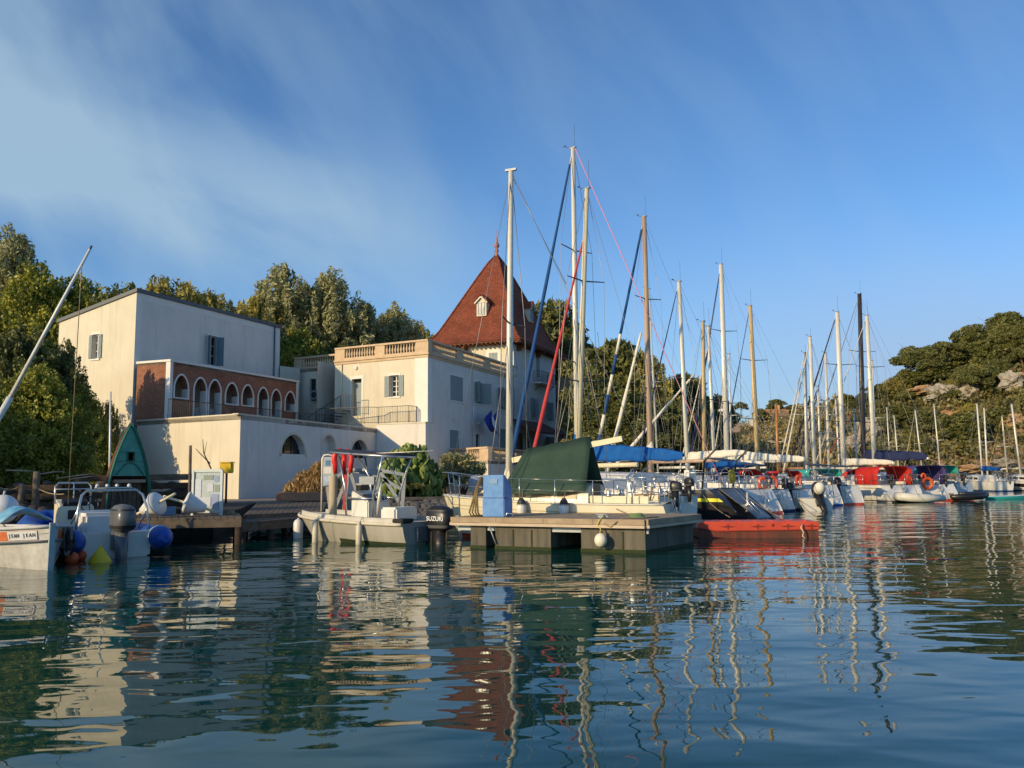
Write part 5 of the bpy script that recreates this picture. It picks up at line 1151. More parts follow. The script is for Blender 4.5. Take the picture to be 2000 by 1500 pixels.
mb.build('back_planks', WOOD, t); MB().box((0, .0, Hh * .385), (1.02, .14, .09)).build('thwart', WOODL, t); MB().bar((-.12, -.01, .0), (-.30, -.01, Hh * .26), .07, .04).build('strut', WOOD, t)
for x in (-.52, .05): MB().bar((x, -.03, 0), (x, -.03, Hh * .36), .05).build('frame_post', WOOD, t)
# notice board
t = thing('notice_board', 'glazed notice board in a pale metal frame standing on the timber dock', 'notice board', (xAt(406, 22.6), 22.6, .66), R(-6)); w_ = 58 * 22.6 / FPX; h_ = zAt(406, 919, 22.6) - .66
mb = MB()
for x in (-w_ / 2, w_ / 2): mb.bar((x, 0, 0), (x, 0, h_), .06, .08)
mb.bar((-w_ / 2, 0, h_), (w_ / 2, 0, h_), .06, .08); mb.bar((-w_ / 2, 0, .10), (w_ / 2, 0, .10), .05, .07); mb.build('frame', mat('pale_alloy', (.62, .66, .64), .5), t)
MB().box((0, .015, h_ / 2 + .06), (w_ - .05, .02, h_ - .15)).build('panel', mat('faded_blue_panel', (.32, .40, .44), .35, c2=(.50, .54, .54), vs=9, detail=6), t)
for (x, z, a, b__, m_) in ((-.26, .70, .17, .48, 'pw'), (.02, .98, .27, .12, 'pg'), (.25, .95, .13, .16, 'pb'), (.08, .72, .16, .22, 'pw2'), (.27, .70, .14, .18, 'pg2'), (-.1, .34, .4, .26, 'pw3'), (.22, .40, .2, .3, 'pb2')):
    col = {'w': (.62, .66, .74), 'g': (.28, .34, .30), 'b': (.30, .38, .60)}[m_[1]]; MB().box((x * w_ / .8, -.002, z * h_ / 1.16), (a, .012, b__)).build('paper', mat('paper_' + m_, col, .6, var=.25, vs=22), t)
for i_, (px, Y_, z_, lab_) in enumerate(((448, 23.0, .68, 'coil of grey rope on the dock right of the notice board'), (255, 21.6, .68, 'coil of grey rope on the dock behind the grey outboard'))):
    mb = MB(); c0_ = Vector((xAt(px, Y_), Y_, z_))
    for k in range(4): mb.tube([c0_ + Vector((math.cos(a_ / 12 * 6.283) * (.2 - .02 * k), math.sin(a_ / 12 * 6.283) * (.16 - .02 * k), .03 * k)) for a_ in range(13)], .02, 5)
    tag(mb.build('coiled_rope', ROPE), lab_, 'rope')
t = thing('plastic_crate', 'small dark blue plastic crate on the dock in front of the sleeper wall', 'crate', (xAt(330, 22.7), 22.7, .665), .4); mb = MB()
for sx in (-1, 1): mb.box((sx * .19, 0, .12), (.02, .3, .22)); mb.box((0, sx * .14, .12), (.36, .02, .22))
mb.box((0, 0, .012), (.38, .3, .02)); mb.build('body', STAYB, t)
# two white conical buoys with stubs
for (px, py, Y, ax, lab) in ((300, 988, 21.4, (.75, -.25, .35), 'white conical buoy lying on the dock by the roll bar, nearer one'), (378, 988, 21.9, (-.65, -.2, .22), 'white conical buoy lying on the dock in front of the notice board')):
    c = Vector((xAt(px, Y), Y, .66 + .30)); t = thing('conical_buoy', lab, 'buoy', c); MB().lathe([(.02, -.36), (.10, -.34), (.15, -.20), (.28, .12), (.30, .16), (.27, .20), (.04, .23)], (0, 0, 0), 20, ax).build('float', WHITEP, t); MB().lathe([(.035, -.55), (.035, .75)], (0, 0, 0), 8, ax).build('pole', ALUC, t)
    MB().lathe([(.305, .12), (.312, .14), (.305, .17)], (0, 0, 0), 20, ax).build('rim', PVCG, t)
c = onY(6, 994, 17.9); t = thing('round_buoy', 'large round white buoy cut by the left edge', 'buoy', (c.x, c.y, c.z - .3)); MB().ball((0, 0, .3), .30, 20, 14).build('float', WHITEP, t); MB().tube([(0, 0, .58), (.02, 0, .68)], .03, 6).build('eye', PVCG, t); MB().tube([(0, 0, 0), (.1, .6, -.5)], .015, 5).build('lanyard', ROPE, t)
# yellow letter box on a post by the wall
Y = 36.5; c = onY(443, 914, Y); t = thing('yellow_box', 'yellow box on a post in front of the sunlit wall corner', 'box', (c.x, Y, .6)); MB().box((0, 0, c.z - .6), (.5, .35, .45)).build('box', YELLOW, t, bevel=.03); MB().tube([(0, 0, 0), (0, 0, c.z - .83)], .05, 8).build('post', IRON, t); MB().box((0, 0, c.z - .36), (.56, .42, .04)).build('lid', YELLOW, t)
# overturned tender leaning in the rubble
t = thing('old_tender', 'overturned dark tender leaning on the rubble behind the sleepers', 'boat'); L_ = place(t, lx(395, 27.6), lx(338, 27.2)); t.location.z = 1.35; t.rotation_euler = (R(180), R(14), t.rotation_euler.z)
hull_mesh(hull_rows(L_ + .3, .8, .2, .25, .2, 0, .2)).build('hull', mat('dark_tender', (.07, .065, .075), .7, c2=(.17, .14, .17), vs=5), t)
# quay details
mb = MB().box((0, 0, .20), (2.7, .8, .40)); o = mb.build('stone_planter', EARTH, None, bevel=.03); o.location = (xAt(602, 38.9), 38.9, .6); tag(o, 'low terracotta-coloured stone planter edge under the dry bush', 'planter')
mb = MB()
for i in range(260):
    px = random.uniform(742, 905); f = random.random(); Y = 39.0 - 2.6 * f + (px - 760) * .004; s_ = random.uniform(.12, .34); mb.ball((xAt(px, Y), Y, .50 - .62 * f), (s_, s_ * .8, s_ * .6), 7, 5, Matrix.Rotation(random.random() * 3, 3, 'Z') @ Matrix.Rotation(random.random(), 3, 'X'))
tag(mb.build('riprap', ROCKD), 'dark boulder riprap below the quay edge under the cactus', 'riprap', kind='stuff')
mb = MB(); a = onZ(752, 968, .66); mb.bar((xAt(752, 38.9), 38.9, .66), (xAt(905, 40.2), 40.2, .66), .5, .12); tag(mb.build('kerb', CONC), 'pale concrete coping of the quay above the riprap', 'coping', kind='structure')
# ================================================================ WHITE CONSOLE WORKBOAT WITH T-TOP
st = (-2.22, 20.95); dv = Vector((-.835, .55)); LB = 4.25
t = thing('console_boat', 'grey-white console workboat with tubular T-top and black outboard, moored centre-left', 'boat'); place(t, st, (st[0] + dv.x * LB, st[1] + dv.y * LB))
rows = hull_rows(LB, 1.78, .52, .70, .30, .05, .75, flare=.3, tr_full=.88, blunt=1.5, m=12)
hull_mesh(rows).build('hull', GREYH, t); rub_rail(rows, .045, .03).build('rub_rail', mat('buff_rail', (.66, .60, .48), .6, var=.2), t)
deck_mesh(rows, .02, -.01).build('deck', mat('buff_deck', (.56, .52, .44), .7, var=.2), t)
mb = MB(); rows2 = [[(x, y, z) for x, y, z in r_[:3]] for r_ in rows[3:-2]]
for sg in (1, -1): mb.grid([[(r_[0][0], (r_[0][1] - .04) * sg, r_[0][2] - .01), (r_[0][0], (r_[0][1] - .04) * sg, r_[0][2] + .11), (r_[0][0], (r_[0][1] - .16) * sg, r_[0][2] + .11), (r_[0][0], (r_[0][1] - .16) * sg, r_[0][2] - .01)] for r_ in rows[1:-3]][::sg], True)
mb.build('coaming', mat('buff_deck2', (.60, .56, .48), .65, var=.2), t)
band(rows, .46, .60, .012, i0=0, i1=14).build('weed_line', ALGAE, t)
MB().box((-.075, .0, .24), (.10, .7, .36)).build('transom_bracket', mat('dark_bracket', (.12, .14, .16), .5), t)
MB().box((.12, .62, .58), (.34, .42, .10)).build('stern_locker', RUBBER, t, bevel=.02); MB().box((.12, -.62, .58), (.34, .42, .10)).build('stern_locker', RUBBER, t, bevel=.02)
mb = MB(); mb.prism([(1.45, -.42), (1.45, .42), (2.1, .36), (2.1, -.36)], .5, [1.02, 1.02, 1.30, 1.30]); mb.build('console', GEL, t, bevel=.03)
MB().box((.78, 0, .70), (.52, .86, .36)).build('seat_box', GEL, t, bevel=.05)
mb = MB(); mb.box((1.62, 0, 1.12), (.28, .6, .05), M=Matrix.Rotation(R(-24), 3, 'Y')); mb.box((1.95, .1, 1.36), (.16, .3, .14)); mb.build('instrument_panel', BLACKP, t)
rr = []; mb = MB()
for k in range(17): a = 2 * math.pi * k / 16; rr.append(Vector((1.42 + .06 * math.sin(a), .16 * math.cos(a), 1.16 + .15 * math.sin(a))))
mb.tube(rr, .013, 6); mb.tube([rr[0], rr[8]], .01, 5); mb.tube([rr[4], rr[12]], .01, 5); mb.build('steering_wheel', STEEL, t)
zt = 2.17; tt = MB(); rg = []
for f in [i / 12 for i in range(13)]:
    x = .55 + 2.35 * f; w_ = .66 * (1 - abs(2 * f - 1) ** 3.5 * .5); rg.append([(x, w_ * (1 - 2 * j / 8), zt - .04 + .05 * (1 - (1 - 2 * j / 8) ** 2) + .17 * f) for j in range(9)])
tt.grid(rg[::-1], True); to = tt.build('canopy', mat('canopy_black', (.03, .03, .035), .6), t, solid=.045)
mb = MB(); ed = [Vector(r_[0]) for r_ in rg] + [Vector(r_[-1]) for r_ in reversed(rg)]; ed.append(ed[0]); mb.tube(ed, .028, 6); mb.build('canopy_frame', STEEL, to)
mb = MB()
for sg in (-1, 1):
    mb.tube([(1.25, sg * .48, .55), (1.2, sg * .50, 1.2), (1.0, sg * .52, 1.75), (.85, sg * .54, zt)], .028, 8); mb.tube([(2.15, sg * .46, .55), (2.2, sg * .48, 1.4), (2.42, sg * .48, zt)], .028, 8)
    mb.tube([(1.22, sg * .5, 1.1), (2.18, sg * .47, 1.1)], .02, 6); mb.tube([(1.15, sg * .5, 1.4), (1.75, sg * .5, zt)], .022, 6)
mb.tube([(.85, -.54, zt - .05), (.85, .54, zt - .05)], .02, 6); mb.build('canopy_post', STEEL, t)
mb = MB(); mb.tube([(1.3, .55, zt + .05), (-.4, .1, zt + .09)], .012, 5); mb.tube([(1.2, .35, .7), (1.05, .38, 1.5)], [.05, .035], 8); mb.build('antenna', ALU, t)
mb = MB(); mb.lathe([(.10, 0), (.11, .02), (.11, 1.0), (.10, 1.02)], (2.55, .55, .66), 12); mb.build('rolled_mat', mat('rolled_tan', (.50, .40, .27), .85), t)
MB().box((1.35, .57, 1.55), (.5, .04, .2)).build('side_board', GALV, t)
outboard(t, -.26, -.15, .17, 1.22, BLACKP, 0, 'SUZUKI', 1)
for x, l_ in ((1.22, .52), (2.75, .62)):
    yy = [r_ for r_ in rows if r_[0][0] >= x][0][0][1]; fender(t, (x, yy + .10, .22), l_, .075, mat('cream_fender', (.66, .60, .47), .5), (x, yy - .02, .66))
fender(t, (LB + .12, .05, .18), .62, .13, WHITEP, (LB - .1, 0, .7))
# grey gantry on the walkway (two braced galvanised frames)
t = thing('steel_gantry', 'grey galvanised gangway gantry with diagonal braces behind the console boat', 'gantry', (xAt(710, 26), 26, .62))
def GP(px, py, Y=26.0): return onY(px, py, Y)
for nm, segs in (('frame', (((632, 948), (680, 917)), ((680, 917), (738, 930)), ((684, 920), (652, 1000)), ((684, 920), (704, 985)))), ('frame', (((740, 918), (790, 927)), ((790, 925), (786, 992)), ((741, 918), (783, 985)), ((741, 918), (735, 990)), ((748, 935), (787, 957)))), ('frame', (((640, 950), (646, 1000)), ((680, 925), (672, 998))))):
    mb = MB()
    for a, c in segs: mb.bar(GP(*a, 26.0 if a[0] > 735 else 26.6), GP(*c, 26.0 if a[0] > 735 else 26.6), .11, .10)
    mb.build(nm, GALV, t, world=True)
mb = MB(); mb.bar(GP(680, 917, 26.6), GP(740, 918, 26), .07); mb.bar(GP(690, 945, 27.4), GP(745, 950, 27.2), .05); mb.build('tie_bar', GALV, t, world=True)
# sign panel stand and lifebuoy post
t = thing('sign_stand', 'narrow pale metal stand with small blue and white notices beside the lifebuoy', 'sign', (xAt(640, 25.6), 25.6, .62)); z1 = zAt(640, 888, 25.6) - .62; mb = MB()
pts = [(-.17, 0, 0), (-.17, 0, z1 - .12), (-.12, 0, z1 - .02), (0, 0, z1), (.12, 0, z1 - .02), (.17, 0, z1 - .12), (.17, 0, 0)]; mb.tube(pts, .03, 7); mb.build('frame', ALU, t); MB().box((0, .0, z1 - .5), (.30, .02, .86)).build('panel', mat('sign_grey', (.42, .47, .52), .5), t)
MB().box((.0, -.016, z1 - .25), (.14, .01, .16)).build('notice', mat('sign_blue', (.10, .28, .48), .5, var=.4, vs=30), t); MB().box((0, -.016, z1 - .48), (.25, .01, .20)).build('notice', WHITEP, t); MB().box((.02, -.016, z1 - .74), (.25, .01, .22)).build('notice', mat('sign_mix', (.60, .66, .74), .5, c2=(.2, .35, .6), vs=14), t)
t = thing('lifebuoy_post', 'red horseshoe lifebuoys on a red post beside the sign stand', 'lifebuoy', (xAt(669, 25.4), 25.4, .62)); zc_ = zAt(668, 905, 25.4) - .62; pw = 25.4 / FPX
MB().box((.07, .03, zc_ / 2 - .1), (.10, .06, zc_ - .2)).build('post', REDL, t)
def horse(dx, dy, s_, rot, nm='lifebuoy'):
    pts = []
    for k in range(19): a = R(-125 + 250 * k / 18); pts.append(Vector((math.sin(a) * .15 * s_, 0, math.cos(a) * .26 * s_)))
    pts = [Vector((pts[0].x * .95, 0, pts[0].z - .28 * s_))] + pts + [Vector((pts[-1].x * .95, 0, pts[-1].z - .28 * s_))]
    Mr = Matrix.Rotation(rot, 3, 'Z'); MB().tube([Mr @ p + Vector((dx, dy, zc_ + .12)) for p in pts], [.06 * s_] + [.082 * s_] * 19 + [.06 * s_], 10).build(nm, REDL, t)
horse(-.09, -.06, 1.0, .3); horse(.14, .02, .95, -.35)
MB().tube([(-.02, -.15, zc_ + .1), (.0, -.15, zc_ - .2)], .02, 6).build('grab_line', WHITEP, t)
# ================================================================ FUEL PONTOON
PA = lx(884, 19.55); PB = (2.74, 17.62); PC = (4.36, 19.95); PD = (PA[0] + 1.5, PA[1] + 2.3)
t = thing('fuel_pontoon', 'pale timber-decked concrete pontoon in the centre carrying the blue pump housing', 'pontoon', (1, 19, 0)); zp = .70
def quadstrip(poly, z0, z1): return MB().prism(poly, z0, z1)
a, b_, c, d = (Vector(p) for p in (PA, PB, PC, PD)); mb = MB(); n = 46
for i in range(n):
    q0, q1 = (i + .03) / n, (i + .97) / n; P_ = [a.lerp(b_, q0), a.lerp(b_, q1), d.lerp(c, q1), d.lerp(c, q0)]; mb.prism([(p.x, p.y) for p in P_], zp - .03, zp + random.uniform(-.003, .003))
mb.build('decking', WOODL, t, world=True)
for p, q in ((PA, PB), (PB, PC), (PC, PD), (PD, PA)):
    P_, Q_ = Vector((*p, 0)), Vector((*q, 0)); nrm = Vector((Q_.y - P_.y, -(Q_.x - P_.x), 0)).normalized(); up = Vector((0, 0, 1)); dd_ = (Q_ - P_).normalized()
    k = 4 if p is PA else 2
    for i in range(k):
        s0_, s1_ = P_.lerp(Q_, i / k) + dd_ * .004, P_.lerp(Q_, (i + 1) / k) - dd_ * .004
        MB().bar(s0_ + up * (zp - .055) + nrm * .03, s1_ + up * (zp - .055) + nrm * .03, .07, .115).build('fascia_board', WOODL, t, world=True)
    MB().bar(P_ + up * (zp - .15) + nrm * .045, Q_ + up * (zp - .15) + nrm * .045, .09, .06).build('rubbing_strip', mat('pale_strip', (.60, .47, .34), .7, var=.2), t, world=True)
def along(px):
    """point on the front edge at pixel px"""
    best = min(range(401), key=lambda i: abs(1000 + FPX * (a.lerp(b_, i / 400).x / a.lerp(b_, i / 400).y) - px)); return a.lerp(b_, best / 400)
sd = (c - b_).normalized()
for i_, (p0_, p1_) in enumerate(((914, 944), (962, 1069), (1127, 1251))):
    q0, q1 = along(p0_) + sd * .07, along(p1_) + sd * .07; q2, q3 = q1 + sd * 2.5, q0 + sd * 2.5
    fo = MB().prism([(q.x, q.y) for q in (q0, q1, q2, q3)], -.4, zp - .185).build('float', CONC, t, world=True); e_ = .012; w0, w1, w2, w3 = q0 - sd * e_ - (q1 - q0).normalized() * e_, q1 - sd * e_ + (q1 - q0).normalized() * e_, q2 + sd * e_ + (q1 - q0).normalized() * e_, q3 + sd * e_ - (q1 - q0).normalized() * e_; MB().prism([(q.x, q.y) for q in (w0, w1, w2, w3)], -.38, .07).build('weed_band', ALGAE, fo, world=True)
    mb = MB(); L_ = (q1 - q0).length; k = int(L_ / .38)
    for j in range(1, k):
        m_ = q0.lerp(q1, j / k) - sd * .006; mb.prism([(m_.x - .018, m_.y), (m_.x + .018, m_.y - .004), (m_.x + .018, m_.y + .02), (m_.x - .018, m_.y + .02)], -.05, zp - .26)
    if k > 1: mb.build('groove', ALGAE, fo, world=True)
mb = MB()
for q0, q1 in ((PA, PB), (PD, PC)):
    P_, Q_ = Vector((*q0, zp - .25)), Vector((*q1, zp - .25)); mb.bar(P_.lerp(Q_, .01) + Vector((*sd, 0)) * (.16 if q0 is PA else -.16), Q_ + Vector((*sd, 0)) * (.16 if q0 is PA else -.16), .08, .1)
mb.build('beam', GALV, t, world=True)
mb = MB(); q = along(958); mb.tube([(q.x - .04, q.y + .0, zp - .2), (q.x + .10, q.y - .02, .12)], .018, 6); mb.build('stay_bar', GALV, t, world=True)
q = along(1160) + sd * .1; qq = Vector((q.x, q.y, zp)); mb = MB(); mb.bar(qq + Vector((0, 0, .05)), qq + Vector((.20, -.06, .05)), .04); mb.tube([qq + Vector((-.05, 0, .09)), qq + Vector((.26, -.08, .09))], .02, 6); mb.bar(qq + Vector((.05, 0, 0)), qq + Vector((.05, 0, .08)), .04); mb.bar(qq + Vector((.16, -.04, 0)), qq + Vector((.16, -.04, .08)), .04); mb.build('cleat', GALV, t, world=True)
q = along(980) + sd * .12; qq = Vector((q.x, q.y, zp)); mb = MB(); mb.tube([qq + Vector((0, 0, 0)), qq + Vector((.02, 0, .09)), qq + Vector((.14, -.04, .09)), qq + Vector((.16, -.04, 0))], .012, 6); mb.build('mooring_hoop', STEEL, t, world=True)
# ropes on the pontoon
def P3(p, dz=0): return Vector((p.x, p.y, dz))
q = along(1172); r0 = P3(q + sd * .1, zp + .06)
tag(MB().tube([r0, P3(q - sd * .08, zp + .01), P3(along(1166) - sd * .1, zp - .12), P3(along(1172) - sd * .09, .5), P3(along(1174) - sd * .12, .40)], .014, 6).build('fender_rope', ROPEY), 'yellow-green rope holding the round white fender', 'rope')
tag(MB().tube([r0, P3(along(1180) - sd * .09, zp - .1), P3(along(1192) - sd * .1, zp - .16), P3(along(1202) - sd * .1, zp - .06), P3(along(1210) + sd * .02, zp + .02), P3(along(1235) + sd * .3, zp + .02), P3(along(1248) + sd * .8, zp + .02)], .014, 6).build('mooring_rope', ROPE), 'slack mooring rope looping over the pontoon edge near the cleat', 'rope')
c_ = P3(along(1175) - sd * .16, .27); t = thing('round_fender', 'round white ball fender hanging at the front of the fuel pontoon', 'fender', c_ - Vector((0, 0, .14))); MB().ball((0, 0, .14), (.135, .135, .15), 18, 12).build('ball', mat('cream_ball', (.80, .74, .60), .5), t); MB().tube([(0, 0, .27), (0, 0, .34)], .03, 6).build('eye', ROPE, t)
mb = MB(); cc = P3(along(1215) + sd * .55, zp + .03)
for k in range(4):
    mb.tube([cc + Vector((math.cos(a_ / 14 * 6.283) * (.17 - .02 * k), math.sin(a_ / 14 * 6.283) * (.12 - .015 * k), .02 * k + .008 * math.sin(a_))) for a_ in range(15)], .015, 5)
tag(mb.build('coiled_rope', mat('green_rope', (.16, .26, .10), .9, var=.3)), 'coil of green rope on the pontoon deck behind the cleat', 'rope')
# blue pump housing
q = along(967) + sd * .30; dx_ = (b_ - a).normalized(); t = thing('pump_housing', 'blue weathered fuel pump housing with sloping back standing on the pontoon', 'pump housing', (q.x, q.y, zp + .004), math.atan2(dx_.y, dx_.x) + R(8))
def pump(z0, z1, g=0.0):
    prof = [(0, z0), (0, z1), (.14, z1), (.62, z1 - .27), (.62, z0)] if z1 > .8 else [(-g, z0), (-g, z1), (.62 + g, z1), (.62 + g, z0)]
    W0, W1 = -.50 - g, .0 + g; n = len(prof); vs = [(W0, y, z) for y, z in prof] + [(W1, y, z) for y, z in prof]
    return MB().add(vs, [tuple(range(n)), tuple(reversed(range(n, 2 * n)))] + [(i, n + i, n + (i + 1) % n, (i + 1) % n) for i in range(n)])
pump(.42, .95).build('upper_cover', PUMPB, t, bevel=.018); pump(0, .415, .014).build('lower_cover', PUMPB, t, bevel=.018)
MB().box((-.25, -.012, .80), (.20, .006, .10)).build('label_plate', mat('plate_blue', (.20, .36, .60), .5, var=.3, vs=30), t)
q = along(914) + sd * .30; t = thing('fuel_hose', 'bundle of brown hose loops hanging beside the blue pump housing', 'hose', (q.x, q.y, zp)); 
for k, (e, s_) in enumerate(((-.17, 1), (-.10, .96), (-.03, .9), (.03, .93))):
    MB().tube([(.16, .05, .80 * s_), (.11, .0, .90 * s_), (.05, -.02, .80 * s_), (e * .3, -.04, .5), (e, -.06 - .02 * k, .10), (e + .05, -.06, .02), (e + .14, -.05, .03)], .022, 7).build('hose_loop', HOSE, t)
MB().bar((.18, .06, 0), (.18, .06, .92), .04).build('hose_stand', RUBBER, t)
# ================================================================ RED POLYETHYLENE BARGE
t = thing('red_barge', 'long low red plastic barge float moored against the pontoon end', 'barge', (xAt(1470, 22.2), 22.2, 0), R(-2)); hw = 115 * 22 / FPX; zb1 = .42
def rp(y): return [(-hw, .38), (-hw + .12, .40), (hw - .02, .36), (hw, .34)]
prof = [(-hw, y_, z_) for y_, z_ in ()]; mb = MB()
# side profile extruded across; upper pale part is full length, keel part chamfers at the left end
up_ = [(-hw, .26), (-hw + .02, .38), (-hw + .15, zb1 - .005), (hw - .05, zb1 - .01), (hw, .38), (hw, .20), (-hw + .50, .17)]
def ext(prof, y0, y1):
    n = len(prof); vs = [(x, y0, z) for x, z in prof] + [(x, y1, z) for x, z in prof]
    return MB().add(vs, [tuple(reversed(range(n))), tuple(range(n, 2 * n))] + [(i, (i + 1) % n, n + (i + 1) % n, n + i) for i in range(n)])
ext(up_, -.42, .62).build('hull', REDP, t, bevel=.02)
ext([(-hw, .255), (-hw + .50, .165), (hw - .015, .195), (hw - .02, -.15), (-hw + .3, -.15), (-hw, .02)], -.36, .56).build('lower_hull', mat('dark_red_weed', (.22, .045, .03), .7, c2=(.05, .035, .02), vs=5, streak=True), t)
for x in (-.78, -.02, .75, 1.35):
    mb = MB(); x_ = x * hw / 1.55
    mb.add([(x_ - .20, -.424, .285), (x_ - .03, -.424, .315), (x_ - .03, -.424, .265)], [(2, 1, 0)]); mb.add([(x_ + .20, -.424, .285), (x_ + .03, -.424, .265), (x_ + .03, -.424, .315)], [(2, 1, 0)]); mb.add([(x_ - .02, -.424, .22), (x_ + .02, -.424, .22), (x_ + .02, -.424, .35), (x_ - .02, -.424, .35)], [(0, 1, 2, 3)])
    mb.build('handle_recess', mat('recess_dark_red', (.20, .02, .012), .7), t)
MB().lathe([(0, 0), (.04, 0), (.03, .01), (0, .012)], (.36, -.424, .32), 12, (0, -1, 0)).build('drain_plug', mat('recess_dark_red', (.2, .02, .012)), t)
for k in range(7): MB().tube([(-hw + .25 + k * .42, -.40, zb1 - .004), (-hw + .25 + k * .42, .6, zb1 - .004)], .012, 5).build('deck_rib', REDP, t)
tag(MB().tube([(xAt(1563, 21.7), 21.70, .34), (xAt(1560, 21.6), 21.62, .26), (xAt(1566, 21.6), 21.66, .14), (xAt(1562, 21.6), 21.6, .05), (xAt(1569, 21.6), 21.62, -.02)], .018, 6).build('rope_end', mat('pale_rope', (.62, .52, .38), .9)), 'pale rope end hanging from the right end of the red barge', 'rope')
# ================================================================ LEFT FOREGROUND: RIB, FISHING BOAT, BUOYS
t = thing('inflatable_boat', 'blue-tubed rigid inflatable with white console, roll bar and grey outboard', 'boat'); st = (xAt(232, 17.8), 17.8); dv = Vector((-.70, .714)); LB = 5.2; place(t, st, (st[0] + dv.x * LB, st[1] + dv.y * LB))
mb = MB(); tp = []
for sg in (1,):
    tp = [(-.45, .86, .36), (-.2, .88, .37), (.6, .9, .38), (2.6, .88, .42), (3.7, .72, .50), (4.6, .36, .60), (4.95, 0, .64), (4.6, -.36, .60), (3.7, -.72, .50), (2.6, -.88, .42), (.6, -.9, .38), (-.2, -.88, .37), (-.45, -.86, .36)]
mb.tube(tp, [.07, .235] + [.25] * 9 + [.235, .07], 18); tb_ = mb.build('tube', PVC, t)
mb = MB()
for x in (-.05, 1.2, 2.5):
    for sg in (1, -1): mb.tube([(x, sg * .9, .38), (x + .10, sg * .9, .38)], .256, 18)
mb.build('tube_patch', mat('tube_pale_blue', (.35, .50, .68), .5), tb_)
rows = hull_rows(4.5, 1.5, .30, .42, .25, .0, .9, tr_full=.95); hull_mesh(rows).build('hull', GEL, t); deck_mesh(rows, .01, .0).build('deck', GEL, t)
MB().box((.03, 0, .28), (.09, 1.42, .52)).build('transom', GEL, t, bevel=.02)
mb = MB(); mb.prism([(.55, -.40), (.55, .48), (1.05, .48), (1.05, -.40)], .32, .92); mb.build('seat_unit', GEL, t, bevel=.07)
MB().box((1.02, .04, .80), (.10, .9, .34)).build('seat_back', mat('seat_cushion', (.66, .66, .68), .6), t, bevel=.04)
mb = MB(); mb.prism([(1.75, -.12), (1.75, .62), (2.3, .56), (2.3, -.06)], .32, [1.05, 1.05, 1.20, 1.20]); mb.build('console', CREAM, t, bevel=.03)
mb = MB(); mb.box((1.82, .28, 1.13), (.16, .5, .10), M=Matrix.Rotation(R(-30), 3, 'Y')); mb.box((1.745, .30, .86), (.012, .26, .20)); mb.build('instrument_panel', BLACKP, t)
rr = [Vector((1.66 + .05 * math.sin(a), .02 + .19 * math.cos(a), 1.08 + .17 * math.sin(a))) for a in [2 * math.pi * k / 16 for k in range(17)]]
mb = MB(); mb.tube(rr, .016, 6); [mb.tube([rr[k], Vector((1.68, .02, 1.08))], .012, 5) for k in (1, 6, 12)]; mb.build('steering_wheel', BLACKP, t)
mb = MB(); mb.tube([(2.1, -.14, 1.1), (2.1, -.14, 1.48), (2.15, -.08, 1.56), (2.2, .52, 1.56), (2.15, .60, 1.48), (2.1, .60, 1.1)], .02, 7); mb.tube([(2.1, -.14, 1.42), (2.1, .6, 1.42)], .014, 6); mb.tube([(2.1, .22, 1.1), (2.12, .22, 1.56)], .014, 6); mb.build('console_rail', STEEL, t)
mb = MB(); mb.tube([(.18, .74, .50), (.22, .70, 1.0), (.30, .62, 1.30), (.36, .50, 1.40), (.36, -.50, 1.40), (.30, -.62, 1.30), (.22, -.70, 1.0), (.18, -.74, .50)], .026, 9); mb.tube([(.22, .70, 1.0), (.75, .72, .58)], .02, 6); mb.tube([(.22, -.70, 1.0), (.75, -.72, .58)], .02, 6); rb = mb.build('roll_bar', STEEL, t)
mb = MB(); mb.tube([(.36, -.42, 1.45), (.36, .35, 1.45)], .014, 6)
for y in (-.35, -.1, .1, .3): mb.ball((.36, y, 1.49), (.04, .04, .045), 10, 7)
mb.build('deck_light', WHITEP, rb)
outboard(t, -.18, 0, .42, 1.12, COWL, 0)
# name panel free of writing that cannot be read
# fishing boat
t = thing('fishing_boat', 'old white and orange wooden fishing boat at lower left, cut by the picture edge', 'boat'); bw = Vector((xAt(106, 15.4), 15.4)); dv = Vector((-.69, .725)); LB = 5.2; place(t, bw + dv * LB, bw)
FISHW = mat('worn_white_paint', (.60, .58, .55), .7, c2=(.36, .34, .32), vs=3, bump=.004)
rows = hull_rows(LB, 1.72, .60, .78, .3, -.3, .12, tr_full=.3, flare=.25, m=12)
hull_mesh(rows, True).build('hull', FISHW, t); deck_mesh(rows, .03, -.12).build('deck', mat('deck_grey', (.32, .30, .28), .8, var=.3), t)
rub_rail(rows, .035, -.01).build('gunwale', mat('grey_gunwale', (.56, .56, .57), .7, var=.25), t)
band(rows, .05, .22, .008).build('orange_strake', mat('orange_paint', (.62, .16, .055), .7, var=.3, vs=5), t)
rub_rail(rows, .02, .25).build('lower_rail', mat('dark_strip', (.14, .13, .14), .7), t)
mb = MB(); mb.bar((LB + .02, 0, -.2), (LB + .05, 0, .85), .07, .09, up=(0, 1, 0)); mb.build('stem_post', mat('blue_grey_stem', (.36, .43, .47), .7, var=.3), t)
